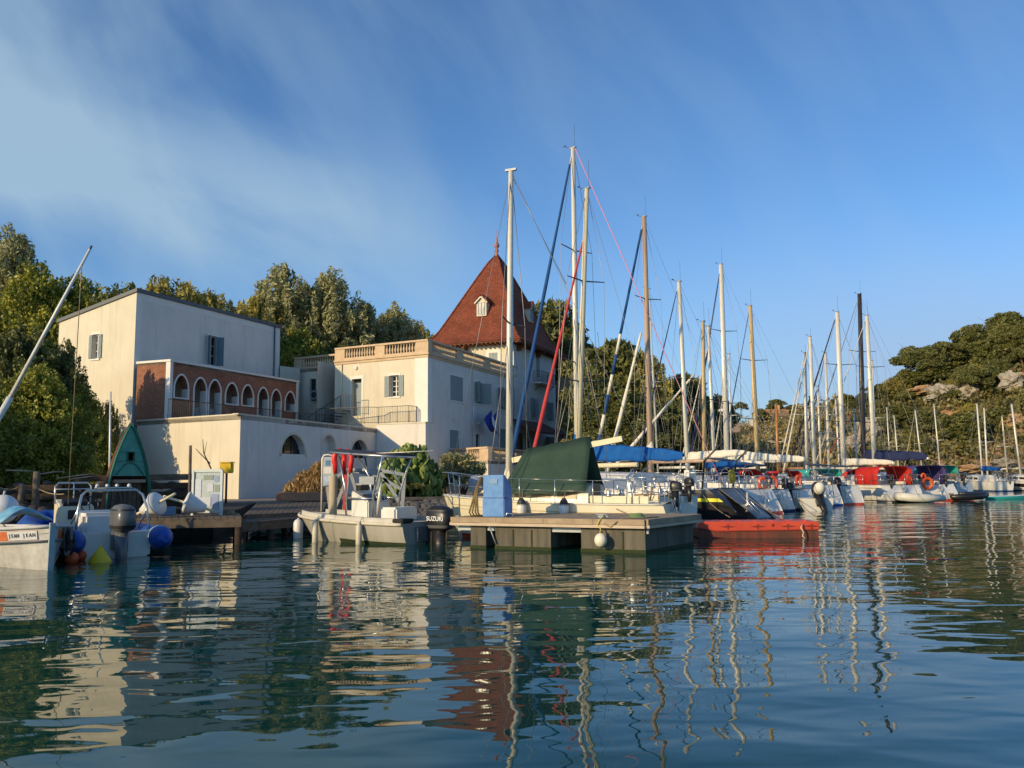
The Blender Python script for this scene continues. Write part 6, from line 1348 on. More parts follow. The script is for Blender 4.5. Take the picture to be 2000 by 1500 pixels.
# name board follows the near (port... camera side) strake
def side_pt(x, dz, out):
    for r0_, r1_ in zip(rows[:-1], rows[1:]):
        if r0_[0][0] <= x <= r1_[0][0]:
            k = (x - r0_[0][0]) / (r1_[0][0] - r0_[0][0]); z = r0_[0][2] + (r1_[0][2] - r0_[0][2]) * k; y = 0
            def yy(r_):
                for a_, c__ in zip(r_[:-1], r_[1:]):
                    if c__[2] <= r_[0][2] - dz <= a_[2]: q_ = (a_[2] - (r_[0][2] - dz)) / max(1e-6, a_[2] - c__[2]); return a_[1] + (c__[1] - a_[1]) * q_
                return r_[0][1]
            y = yy(r0_) + (yy(r1_) - yy(r0_)) * k; return Vector((x, -(y + out), z - dz))
nb_ = MB(); g_ = []
for i in range(9): x = 4.34 + .66 * i / 8; g_.append([side_pt(x, .055, .014), side_pt(x, .215, .014)])
nb_.grid(g_, True); no = nb_.build('name_board', mat('name_board_grey', (.62, .62, .66), .6), t)
word = 'JEAN JEAN'
for i, ch in enumerate(word):
    if ch == ' ': continue
    x = 4.40 + .545 * i / 8; p = side_pt(x, .135, .018); q_ = side_pt(x + .06, .135, .018) - side_pt(x - .06, .135, .018); dn = (side_pt(x, .06, .018) - side_pt(x, .21, .018)); nn = q_.cross(dn)
    text_mesh('letter', ch, LETTER, no, frame(p + nn.normalized() * .003, q_, nn), .095, .002)
mb = MB(); fc = []
for i in range(4):
    p = side_pt(LB - .45, .05, .0); p.y = -p.y; mb.tube(sag(p + Vector((-.25 * i, .02 + .02 * i, .08)), p + Vector((.12 - .25 * i, .12, .05)), .55, 12), .03, 6)
mb.build('rope_fender', mat('fender_grey', (.26, .23, .23), .9, c2=(.12, .11, .11), vs=12), t)
for i in range(3):
    p = side_pt(LB - .55 - .6 * i, .3, .09); p.y = -p.y; M_ = Matrix.Rotation(R(90), 3, 'X'); rr = [p + Vector((math.cos(k / 12 * 6.283) * .19, 0, math.sin(k / 12 * 6.283) * .21)) for k in range(13)]; MB().tube(rr, .065, 8).build('tyre_fender', RUBBER, t)
mb = MB(); g_ = []
for i in range(9):
    g_.append([(2.5 + .13 * i, .45 - .9 * j / 8, .82 + .22 * math.sin(j / 8 * math.pi) * (1 - .3 * math.sin(i * 1.2)) + .03 * math.sin(i * 2 + j)) for j in range(9)])
mb.grid(g_[::-1], True); mb.build('cover_sheet', mat('light_blue_sheet', (.05, .30, .55), .6, c2=(.30, .50, .62), vs=4), t, solid=.02)
tip = w2l(t, onY(176, 484, 16.2)); midp = w2l(t, onY(22, 772, 16.6)); bas = w2l(t, onY(-75, 940, 16.8))
t_h = thing('leaning_spar', 'long white leaning spar rising diagonally at the left edge of the picture', 'spar', onY(-75, 940, 16.8)); A3, B3, C3 = onY(-75, 940, 16.8), onY(20, 776, 16.6), onY(176, 486, 16.2)
MB().tube([A3, B3], .062, 10).build('lower_spar', WHITEP, t_h, world=True); MB().tube([B3 - (C3 - B3) * .01, C3], [.042, .026], 10).build('upper_spar', WHITEP, t_h, world=True); MB().tube([C3, C3 + (C3 - B3).normalized() * .07], .02, 6).build('tip_fitting', BLACKP, t_h, world=True)
MB().tube([onY(160, 515, 16.2), onY(155, 600, 16.4), onY(133, 985, 17.6)], .009, 5).build('halyard', ROPE, t_h, world=True)
# floating buoys
c_ = onZ(195, 1098, 0); t = thing('yellow_buoy', 'yellow cone-shaped buoy floating beside the grey outboard', 'buoy', (c_.x, c_.y, 0)); MB().lathe([(.02, -.12), (.20, -.10), (.215, .0), (.205, .04), (.04, .29), (.02, .30)], (0, 0, 0), 20).build('cone', YELLOW, t); MB().tube([(0, 0, .29), (0, 0, .34)], .018, 6).build('eye', YELLOW, t)
for i, (px, r_) in enumerate(((140, .13), (157, .12))):
    c_ = onZ(px, 1100 - 6 * i, 0); t = thing('orange_buoy', ('orange ball buoy floating against the fishing boat bow' if i == 0 else 'orange ball buoy between the first orange one and the yellow cone'), 'buoy', (c_.x, c_.y, .05)); MB().ball((0, 0, .04), r_, 16, 10).build('ball', ORANGE, t); MB().tube([(0, 0, r_), (0, 0, r_ + .07)], .02, 6).build('eye', ORANGE, t)
# ================================================================ SAILING BOATS
def sailboat(label, bow, stern, mast, top, hull=GEL, mastm=ALU, mr=.075, B=None, fs=.85, fb=1.15, rake_s=.0, stay=None, stayr=.05, stay_top=1.0, stay_lo=.0, stay2=None, backm=None, cover=None, cov=(.0, .75), covh=.30, boomz=1.0, boom_up=.0,
             mast_b=None, spr=1, cabin=SMOKE, stripe=None, decor=1, antenna=True, dodger=None, fend=(), ob=None, bimini=None, group=None, name='sailing_boat', winm=None, boomm=None, awning=None, radar=False, thick_low=None, furl_boom=None, cat='sailing boat'):
    """bow, stern = (px, Y); mast = (px_top, px_base); top = py of the mast head"""
    bx_, sx_ = (xAt(*bow), bow[1]), (xAt(*stern), stern[1])
    t = thing(name, label, cat, group=group); L_ = place(t, sx_, bx_); B = B or max(1.8, L_ * .265)
    rows = hull_rows(L_, B, fs, fb, .3, rake_s, L_ * .10, tr_full=.74, n=26 if decor else 12, m=11 if decor else 7, flare=.18)
    ho = hull_mesh(rows).build('hull', hull, t); deck_mesh(rows, .06).build('deck', GEL if hull is not CREAM else CREAM, t)
    if stripe:
        for m_, a, c in stripe: band(rows, a, c, .008).build('stripe', m_, t)
    if decor: rub_rail(rows, .022, .0).build('toe_rail', TEAK if decor > 1 else ALU, t)
    hsh = sum(ord(ch) * (i_ + 3) for i_, ch in enumerate(label))
    if hull is not BLACK: zband(rows, -.06, .10).build('boot_stripe', (NAVY, REDP, IRON, STAYB)[hsh % 4], t)
    if decor:
        hb_ = B / 2 * .70; k_ = hsh % 5; sgn = 1 if hsh % 2 else -1
        if k_ in (0, 1): MB().tube([(.10, sgn * hb_ * .6 + math.cos(R(-60 + 300 * k / 12)) * .15, fs + .42 + math.sin(R(-60 + 300 * k / 12)) * .22) for k in range(13)], .065, 8).build('horseshoe_buoy', (ORANGE, YELLOW, SAILW, REDL, ORANGE)[k_], t)
        for sg in (1, -1): MB().lathe([(.09, 0), (.08, .04), (.05, .07), (.075, .13), (.07, .15), (0, .152)], (L_ * .22, sg * B * .29, fs + .20), 12).build('winch', STEEL, t)
        if k_ in (0, 2, 4): outboard(t, -.02, -sgn * hb_ * .55, fs + .22, .55, (BLACKP, COWL, BLACKP)[k_ // 2], .0)
        if k_ in (1, 3): MB().box((.15, 0, fs + 1.05), (.7, 1.1, .03), M=Matrix.Rotation(-.15, 3, 'Y')).build('solar_panel', IRON, t); MB().tube([(.1, hb_ * .8, fs + .55), (.1, .5, fs + 1.04), (.1, -.5, fs + 1.04), (.1, -hb_ * .8, fs + .55)], .016, 6).build('panel_frame', STEEL, t)
        MB().box((-.03 - rake_s * .55, 0, fs * .5), (.05, .05, fs * .8)).build('rudder_stock', STEEL, t)
        mb = MB(); mb.box((L_ * .16, 0, fs + .28), (.10, .10, .5)); mb.tube([(L_ * .16 - .08, math.cos(a_) * .30, fs + .58 + math.sin(a_) * .30) for a_ in [k * 6.283 / 16 for k in range(17)]], .014, 5); mb.build('steering_wheel', STEEL, t)
    # where the mast stands: intersect pixel column with centre line
    A = Vector(sx_); D = (Vector(bx_) - A).normalized()
    def s_at(px):
        k = (px - 1000) / FPX * 1.0; best = min(range(0, 301), key=lambda i: abs(onY(px, 930, (A + D * (L_ * i / 300)).y).x - (A + D * (L_ * i / 300)).x)); return L_ * best / 300
    mx = s_at(mast[1]); mx = min(max(mx, L_ * .42), L_ * .72) if mast_b is None else mast_b * L_
    Pm = A + D * mx; ztop = zAt(mast[0], top, Pm.y); tl = w2l(t, onY(mast[0], top, Pm.y)); tl.y = max(-.35, min(.35, tl.y)); dz = fs + .06 + (fb - fs) * (mx / L_) ** 1.8
    base = Vector((mx, 0, dz)); tl = Vector((tl.x if abs(tl.x - mx) < 1.2 else mx + math.copysign(1.2, tl.x - mx), tl.y, ztop))
    # cabin trunk
    if decor:
        c0, c1 = L_ * .30, L_ * .74; rr = []; ch = .34 + .02 * L_
        for i in range(13):
            f = i / 12; x = c0 + (c1 - c0) * f; hb = B * .33 * (1 - .45 * f ** 2); zb = fs + (fb - fs) * (x / L_) ** 1.8 - .03; h = ch * (1 if f < .55 else max(.05, 1 - ((f - .55) / .45) ** 1.6)) * (1 if f > 0 else .98)
            rr.append([(x, hb + .06, zb), (x, hb, zb + h * .86), (x, hb * .82, zb + h + .02), (x, 0, zb + h + .07), (x, -hb * .82, zb + h + .02), (x, -hb, zb + h * .86), (x, -hb - .06, zb)])
        mb = MB(); mb.grid(rr[::-1], False); mb.add(rr[0], [tuple(reversed(range(7)))]); co = mb.build('cabin', GEL if hull is not CREAM else CREAM, t)
        for sg in (1, -1):
            for f0_, f1_ in ((.10, .30), (.36, .56), (.62, .74)):
                q = []
                for f in (f0_, f1_):
                    x = c0 + (c1 - c0) * f; hb = B * .33 * (1 - .45 * f ** 2); zb = fs + (fb - fs) * (x / L_) ** 1.8 - .03; h = ch * (1 if f < .55 else max(.05, 1 - ((f - .55) / .45) ** 1.6))
                    for v in (.28, .68): q.append((x, sg * (hb + .06 - .06 * v / .86 + .008), zb + h * v))
                MB().add([q[0], q[2], q[3], q[1]], [(0, 1, 2, 3) if sg < 0 else (3, 2, 1, 0)]).build('cabin_window', winm or cabin, co)
        # cockpit coaming and hatch
        mb = MB(); zc = fs + .03
        for sg in (1, -1): mb.bar((L_ * .06, sg * B * .27, zc + .07), (L_ * .30, sg * B * .30, zc + .10), .10, .20)
        mb.build('coaming', GEL if hull is not CREAM else CREAM, t, bevel=.02)
        # lifelines
        mb = MB(); ml = MB()
        for sg in (1, -1):
            prev = None
            for i in range(3, 25, 4):
                x, y, z = rows[i][0]; p = Vector((x, sg * (y - .06), z)); q = p + Vector((0, 0, .58)); MB().tube([p, q], .014, 5).build('stanchion', STEEL, t)
                if prev is not None: ml.tube([prev, q], .006, 4); ml.tube([prev - Vector((0, 0, .27)), q - Vector((0, 0, .27))], .005, 4)
                prev = q
        ml.build('lifeline', STEEL, t)
        x, y, z = rows[23][0]; xb = rows[-1][0][0]; zb = rows[-1][0][2]; mb = MB()
        mb.tube([(x, y - .05, z), (x, y - .05, z + .58), (xb - .25, .18, zb + .62), (xb + .02, .0, zb + .63), (xb - .25, -.18, zb + .62), (x, -y + .05, z + .58), (x, -y + .05, z)], .016, 7); mb.tube([(xb - .3, .14, zb), (xb - .22, .16, zb + .62)], .014, 6); mb.tube([(xb - .3, -.14, zb), (xb - .22, -.16, zb + .62)], .014, 6); mb.tube([(x, y - .05, z + .3), (xb - .15, 0, zb + .33), (x, -y + .05, z + .3)], .012, 5); mb.build('pulpit', STEEL, t)
        hb = B / 2 * .70; mb = MB(); mb.tube([(.9, hb + .05, fs), (.85, hb + .05, fs + .58), (.10, hb, fs + .58), (.06, hb * .3, fs + .58)], .016, 7); mb.tube([(.9, -hb - .05, fs), (.85, -hb - .05, fs + .58), (.10, -hb, fs + .58), (.06, -hb * .3, fs + .58)], .016, 7)
        for sg in (1, -1): mb.tube([(.08, sg * hb, fs), (.08, sg * hb, fs + .58)], .014, 6); mb.tube([(.06, sg * hb * .3, fs), (.06, sg * hb * .3, fs + .58)], .014, 6); mb.tube([(.85, sg * (hb + .05), fs + .3), (.08, sg * hb, fs + .3)], .012, 5)
        mb.tube([(.10, hb, fs + .3), (.06, 0, fs + .3), (.10, -hb, fs + .3)], .012, 5); mb.build('pushpit', STEEL, t)
        mb = MB(); mb.tube([(-.03 - rake_s * .2, -.16, fs + .1), (-.06 - rake_s, -.16, .05)], .014, 5); mb.tube([(-.03 - rake_s * .2, .12, fs + .1), (-.06 - rake_s, .12, .05)], .014, 5)
        for k in range(4): z = .15 + k * .2; xx = -.05 - rake_s * (1 - z / fs); mb.tube([(xx, -.16, z), (xx, .12, z)], .014, 5)
        mb.build('ladder', STEEL, t)
    # mast and rigging
    mr2 = mr * .8; md_ = base.lerp(tl, .5); mb = MB(); mb.tube([base - Vector((0, 0, .1)), md_, tl], [mr, mr, mr2], 10, flat=1.35); mo = mb.build('mast', mastm, t)
    mb = MB(); mb.box(tl + Vector((0, 0, .03)), (.32 if decor else .26, .09, .06)); mb.build('masthead', MDARK if mastm is MDARK else GALV, mo)
    if antenna:
        mb = MB(); mb.tube([tl + Vector((-.1, 0, 0)), tl + Vector((-.1, 0, .55 + .5 * (decor > 0)))], .007, 4); mb.tube([tl + Vector((.05, 0, .05)), tl + Vector((.32, 0, .12)), tl + Vector((.42, 0, .2))], .009, 4); mb.box(tl + Vector((.44, 0, .22)), (.14, .01, .05)); mb.build('antenna', MDARK, mo)
    mb = MB(); wr = MB(); hb = B / 2 * .94; hs_ = []
    for k in range(spr):
        f = (k + 1) / (spr + 1) + .02; c = base.lerp(tl, f); wl_ = hb * (.80 - .12 * k)
        for sg in (1, -1): e = c + Vector((-.12, sg * wl_, .06)); MB().tube([c, e], [.03, .018], 6).build('spreader', MDARK if decor else ALU, mo); hs_.append((sg, e, k))
    zs = fs + (fb - fs) * (mx / L_) ** 1.8
    for sg in (1, -1):
        pts = [Vector((mx - .15, sg * hb, zs))] + [e for s_, e, k in hs_ if s_ == sg] + [tl + Vector((0, sg * .03, -.1))]; wr.tube(pts, .011, 4); wr.tube([Vector((mx + .25, sg * hb * .97, zs)), base.lerp(tl, .5)], .009, 4); wr.tube([Vector((mx - .5, sg * hb * .97, zs)), base.lerp(tl, .52)], .009, 4)
    xb = rows[-1][0][0] - .12; bt = Vector((xb, 0, fb + .05)); ft = base.lerp(tl, stay_top)
    wr.tube([ft, bt], .008, 4)
    if backm is None: wr.tube([tl, Vector((.08, 0, fs + .1))], .008, 4)
    else: MB().tube([tl + Vector((-.1, 0, 0)), Vector((.08, 0, fs + .1))], .018, 5).build('backstay', backm, t)
    wr.build('shrouds', WIRE, mo)
    if stay:
        a = ft.lerp(bt, .045); c = ft.lerp(bt, .965 - stay_lo); n = 10
        if stay == 'spiral':
            for k in range(12):
                MB().tube([a.lerp(c, k / 12), a.lerp(c, (k + 1) / 12)], stayr * (.45 + .4 * k / 12), 8).build('furled_sail', STAYB if k % 2 == 0 or k < 5 else SAILW, t)
        else:
            pts = [a.lerp(c, i / n) for i in range(n + 1)]; MB().tube(pts, [stayr * .62 * (.50 + .75 * min(1, i / n * 1.3)) * (1 + .10 * math.sin(i * 2.1)) for i in range(n + 1)], 8).build('furled_sail', stay, t)
        MB().tube([ft, a], .022, 6).build('furler_swivel', SAILW, t); MB().lathe([(.05, 0), (.10, .02), (.10, .12), (.05, .14)], bt + Vector((0, 0, .08)), 12).build('furler_drum', STEEL, t)
    if stay2:
        m2_, px0, py0, px1, py1, r2_ = stay2; Y2 = Pm.y + .3
        a = w2l(t, onY(px0, py0, Y2)); c = w2l(t, onY(px1, py1, Y2)); pts = [a.lerp(c, i / 10) for i in range(11)]; MB().tube(pts, [r2_ * (.5 + .6 * i / 10) * (1 + .12 * math.sin(i * 1.9)) for i in range(11)], 8).build('inner_furled_sail', m2_, t)
    # boom and cover
    g0 = base + Vector((-.12, 0, boomz)); bl = L_ * .36 * 1.05 * (1.22 if hull is BLACK else 1); ge = g0 + Vector((-bl, 0, boom_up)); MB().tube([g0, ge], .055, 8, flat=1.4).build('boom', boomm or mastm, t)
    if cover:
        a, c = g0, g0.lerp(ge, .98); n = 14; rr = []
        for i in range(n + 1):
            f = i / n; p = a.lerp(c, f); h = covh * ((1 - f) ** .6 * .75 + .32) * (1 + .05 * math.sin(i * 2.3)); w_ = .15 * (1 - .45 * f); drop = .10 + .03 * math.sin(i * 1.7)
            ring = [(p.x, math.cos(a2) * w_ * (1 if math.sin(a2) < .3 else .75), p.z + (h * math.sin(a2) if math.sin(a2) > 0 else drop * math.sin(a2)) + .02) for a2 in [2 * math.pi * k / 12 for k in range(12)]]; rr.append(ring)
        mb = MB(); mb.grid(rr, True, True); mb.add(rr[0], [tuple(reversed(range(12)))]); mb.add(rr[-1], [tuple(range(12))])
        if thick_low: mb.tube([base + Vector((0, 0, boomz - .1)), base + Vector((0, 0, boomz + thick_low))], [.24, .12], 10)
        mb.build('sail_cover', cover, t)
    if thick_low and not cover: MB().tube([base + Vector((0, 0, boomz + .1)), base + Vector((0, 0, boomz + .5)), base + Vector((0, 0, boomz + thick_low))], [.26, .22, .10], 10).build('mast_boot', SAILW, t)
    if dodger:
        x0 = L_ * .29; g_ = []
        for i in range(7):
            f = i / 6; x = x0 + .1 + .75 * f - (0 if f < 1 else 0); g_.append([(x - .25 * (1 - f), math.cos(a2) * B * .31, fs + .42 + (.52 * (1 - f ** 2.2) + .05) * math.sin(a2) ** .6) for a2 in [math.pi * k / 10 for k in range(11)]])
        MB().grid(g_, True).build('spray_hood', dodger, t, solid=.02)
    if bimini:
        m_, x0, x1, z0_, z1_, ww = bimini; g_ = []
        for i in range(7): f = i / 6; g_.append([(x0 + (x1 - x0) * f + .02 * math.sin(k * 2.1), ww * math.copysign(abs(math.cos(math.pi * k / 14)) ** .33, math.cos(math.pi * k / 14)), z0_ + (z1_ - z0_) * (math.sin(math.pi * k / 14) ** .5 - .03 * math.sin(3.14 * (f * 2 % 1)))) for k in range(15)])
        MB().grid(g_, True).build('awning', m_, t, solid=.02)
    if radar: c = base.lerp(tl, .32) + Vector((.28, 0, 0)); MB().lathe([(.05, -.05), (.24, -.03), (.25, .06), (.18, .13), (.03, .15)], c, 14).build('radar_dome', WHITEP, mo); MB().bar(c + Vector((-.28, 0, -.05)), c + Vector((0, 0, -.06)), .08, .04).build('radar_bracket', ALU, mo)
    for x, z in fend:
        yy_ = [r_ for r_ in rows if r_[0][0] >= x][0][0][1]; fender(t, (x, yy_ + .11, z), .46, .10, WHITEP, (x, yy_ - .03, fs + .5))
    if ob: outboard(t, -.2, ob[0], ob[1], ob[2], BLACKP, ob[3])
    t['_L'] = L_; return t, rows, base, tl, L_, B
# --- 1: cream boat behind the fuel pontoon
t, rows, base, tl, L_, B = sailboat('cream sailing boat with green tarpaulin tent, right behind the fuel pontoon', (866, 23.6), (1306, 21.35), (998, 1004), 334, CREAM, ALU, .085, B=2.35, fs=.90, fb=1.12, stripe=((mat('buff_line', (.50, .42, .27), .5), .20, .225), (mat('buff_line', (.5, .42, .27)), .30, .315)), backm=None, winm=TAN, antenna=False, boomz=.98, boom_up=.42, rake_s=.25, decor=1, boomm=ALUC, spr=1, mast_b=.69)
g0 = base + Vector((-.12, 0, .98)); Lb = 2.8; ge = g0 + Vector((-Lb, 0, .47)); mb = MB(); MB().bar(g0, ge + Vector((-.25, 0, .045)), .11, .14).build('boom_spar', ALUC, t)
rr = []
for i in range(11):
    f = i / 10; p = g0.lerp(ge, .13 + .66 * f) + Vector((0, 0, .235)); zl = 1.20 - .06 * math.sin(math.pi * f) + .05 * f; yw = .98; sk = -.30 - .06 * f
    fold = .05 * math.sin(i * 1.1); r_ = []
    for k in range(13):
        s_ = (k - 6) / 6; a_ = abs(s_); x = p.x + a_ * (.42 - .52 * f); r_.append((x, s_ * yw * (1 + fold * .3), p.z + (zl - p.z) * a_ ** .93 - .05 * math.sin(math.pi * a_) + .015 * math.sin(i * 1.7 + k)))
    rr.append(r_)
MB().grid(rr, True).build('tarpaulin', GREENT, t, solid=.012)
MB().box((L_ * .30, 0, 1.22), (.05, .62, .40)).build('companionway', TEAK, t)
mb = MB()
for sg in (1, -1): mb.tube([(L_ * .06, sg * .55, 1.0), (L_ * .05, sg * .5, 1.35)], .02, 5)
mb.tube([(L_ * .05, .3, 1.15), (L_ * .14, .05, 1.12)], .02, 5); mb.build('tiller', TEAK, t)
mb = MB()
for k in range(5): mb.tube([base + Vector((.03 * math.cos(k), .1 * math.sin(k * 2), .15)), base + Vector((.1 * math.cos(k * 2), .12 * math.sin(k), .6)), base + Vector((0, 0, .95))], .03, 5)
mb.build('halyard_coil', SAILW, t)
for px in (1035, 1126):
    q = w2l(t, onY(px, 1000, 22.0)); yy_ = min(rows, key=lambda r_: abs(r_[0][0] - q.x))[0][1]; fo = fender(t, (q.x, yy_ + .12, .82), .34, .12, WHITEP, (q.x, yy_, 1.25)); MB().lathe([(.125, -.02), (.09, .10), (.03, .16)], (q.x, yy_ + .12, .92), 12).build('fender_cap', IRON, fo)
MB().ball((L_ - 1.0, 0, 1.42), (.24, .2, .26), 14, 10).build('bagged_engine', mat('blue_grey_bag', (.20, .26, .36), .7, var=.4), t)
MB().tube([tl + Vector((0, 0, -.1)), w2l(t, onY(1106, 555, 23.4))], .009, 4).build('topping_lift', WIRE, t)
# --- 2: dark hull, tallest mast, blue furled genoa
t, rows, base, tl, L_, B = sailboat('black-hulled yacht with yellow stripe and the tallest mast, thick blue furled sail', (986, 37.2), (1416, 30.0), (1119, 1146), 290, BLACK, ALU, .10, B=3.3, fs=1.12, fb=1.35, rake_s=1.45, stay=STAYB, stayr=.13, stripe=((YSTRIPE, .30, .42),), backm=PINK, cover=BLUEC, covh=.62, boomz=1.0, boom_up=-.05, thick_low=1.15, decor=1, spr=2, mast_b=.62, boomm=ALU)
MB().add([(-.05, -.55, 1.14), (-.05, .55, 1.14), (-1.45, .48, .15), (-1.45, -.48, .15)], [(0, 1, 2, 3)]).build('transom_panel', mat('dark_transom', (.05, .055, .06), .3, c2=(.16, .16, .16), vs=2), t, solid=.02)
mb = MB()
for sg in (1, -1): mb.tube([(.3, sg * 1.1, 1.1), (.15, sg * 1.15, 2.1), (-.6, sg * 1.15, 2.75)], .035, 7)
mb.build('stern_davit', mat('dark_tube', (.08, .07, .06), .4, metal=.5), t)
MB().box((1.4, 0, 1.55), (.2, .5, .5)).build('helm_pedestal', GEL, t)
# --- 3: red furled sail, slimmer boat between 1 and 2
sailboat('white sailing boat with faded red furled sail and a wooden strip along its cabin', (1022, 32.0), (1318, 26.0), (1155, 1158), 372, GEL, ALUC, .085, B=2.8, fs=.98, fb=1.18, stay=STAYR, stayr=.10, stay_top=.86, stay_lo=.02, decor=2, cabin=TEAK, cover=None, boomz=.85, mast_b=.60, spr=2)
# --- further boats receding to the right
S = [
 dict(label='white sailing boat with wooden mast and blue-and-white spiral furled sail', bow=(1150, 44), stern=(1476, 35.5), mast=(1258, 1271), top=424, mastm=mat('brown_cream_mast', (.56, .42, .30), .5, c2=(.34, .22, .15), vs=1.2, streak=True), mr=.12, stay='spiral', stayr=.12, stay2=(SAILW, 1252, 650, 1172, 975, .11), thick_low=1.1, cover=None, rake_s=.7, fs=1.0, fb=1.25, stripe=((NAVY, .25, .30),), spr=2, boomz=1.1),
 dict(label='white sailing boat with blue boom cover and slim pale antenna above the mast', bow=(1232, 45), stern=(1512, 37.2), mast=(1326, 1344), top=551, mr=.10, stay=NAVY, stayr=.06, cover=SAILW, covh=.36, boomz=1.25, boom_up=.25, rake_s=0.48, fs=.95, fb=1.2, stripe=((STAYB, .10, .16),), dodger=NAVY, fend=((2.2, .5),)),
 dict(label='white sloop with pale wooden mast and sagging white awning, red hood', bow=(1300, 47), stern=(1545, 38.6), mast=(1373, 1376), top=629, mastm=MPALE, mr=.09, stay2=(SAILW, 1357, 730, 1205, 905, .09), cover=BLUEC, covh=.30, boomz=1.0, rake_s=.5, fs=.9, fb=1.1, dodger=REDC, ob=(.4, .75, .8, .25)),
 dict(label='white sloop with twin-toned slim mast between wooden mast and radar mast', bow=(1318, 50), stern=(1560, 41), mast=(1383, 1397), top=638, mr=.08, stay=SAILW, stayr=.05, stay_top=.9, cover=SAILW, covh=.32, boomz=1.1, fs=.9, fb=1.1, rake_s=.3, bimini=(REDC, .6, 1.5, 1.3, 1.8, .8)),
 dict(label='large white yacht with radar dome halfway up its tall mast', bow=(1340, 54), stern=(1600, 43.5), mast=(1408, 1421), top=517, mr=.13, stay=NAVY, stayr=.10, cover=SAILW, covh=.5, boomz=1.3, boom_up=-.1, rake_s=0.66, fs=1.05, fb=1.35, stripe=((NAVY, .22, .30),), radar=True, spr=2),
 dict(label='white yacht with yellowish mast and slim blue furled sail, reverse stern', bow=(1400, 56), stern=(1642, 45), mast=(1465, 1481), top=598, mastm=MPALE, mr=.12, stay=STAYB, stayr=.06, cover=SAILW, covh=.45, boomz=1.25, rake_s=0.60, fs=.98, fb=1.25, ob=(.5, .8, 1.0, .35), spr=2, bimini=(TEALC, 1.2, 3.0, 1.5, 1.9, 1.1)),
 dict(label='cream-white yacht with long red cockpit tarpaulin', bow=(1530, 61), stern=(1757, 48.5), mast=(1635, 1655), top=610, mr=.13, stay=MDARK, stayr=.10, dodger=REDC, cover=SAILW, covh=.36, boomz=1.15, boom_up=.0, rake_s=0.60, fs=.95, fb=1.2, bimini=(REDC, .4, 2.6, 1.0, 2.05, 1.15), spr=2, stripe=((mat('brown_line', (.25, .12, .06)), .14, .18),)),
 dict(label='white yacht with hull-high purple cockpit cover', bow=(1580, 63), stern=(1826, 50.5), mast=(1693, 1711), top=617, mr=.12, stay=SAILW, stayr=.05, cover=NAVY, covh=.5, boomz=1.45, rake_s=0.72, fs=.95, fb=1.2, bimini=(PURP, .4, 2.8, 1.0, 2.1, 1.2), spr=2, stripe=((NAVY, .1, .14),)),
 dict(label='pale blue-grey hulled yacht with black mast, last of the near row', bow=(1560, 66), stern=(1862, 52.5), mast=(1679, 1688), top=575, mastm=MDARK, mr=.15, stay=mat('grey_stay', (.2, .21, .25), .8), stayr=.06, hull=mat('blue_grey_hull', (.36, .44, .50), .4, var=.1), cover=NAVY, covh=.5, boomz=1.6, rake_s=.4, fs=1.0, fb=1.25, bimini=(TEALC, .6, 2.2, 1.6, 2.1, 1.1), spr=2),
]
for d in S:
    l_ = d.pop('label'); b_ = d.pop('bow'); s_ = d.pop('stern'); m_ = d.pop('mast'); tp_ = d.pop('top'); sailboat(l_, b_, s_, m_, tp_, **d)
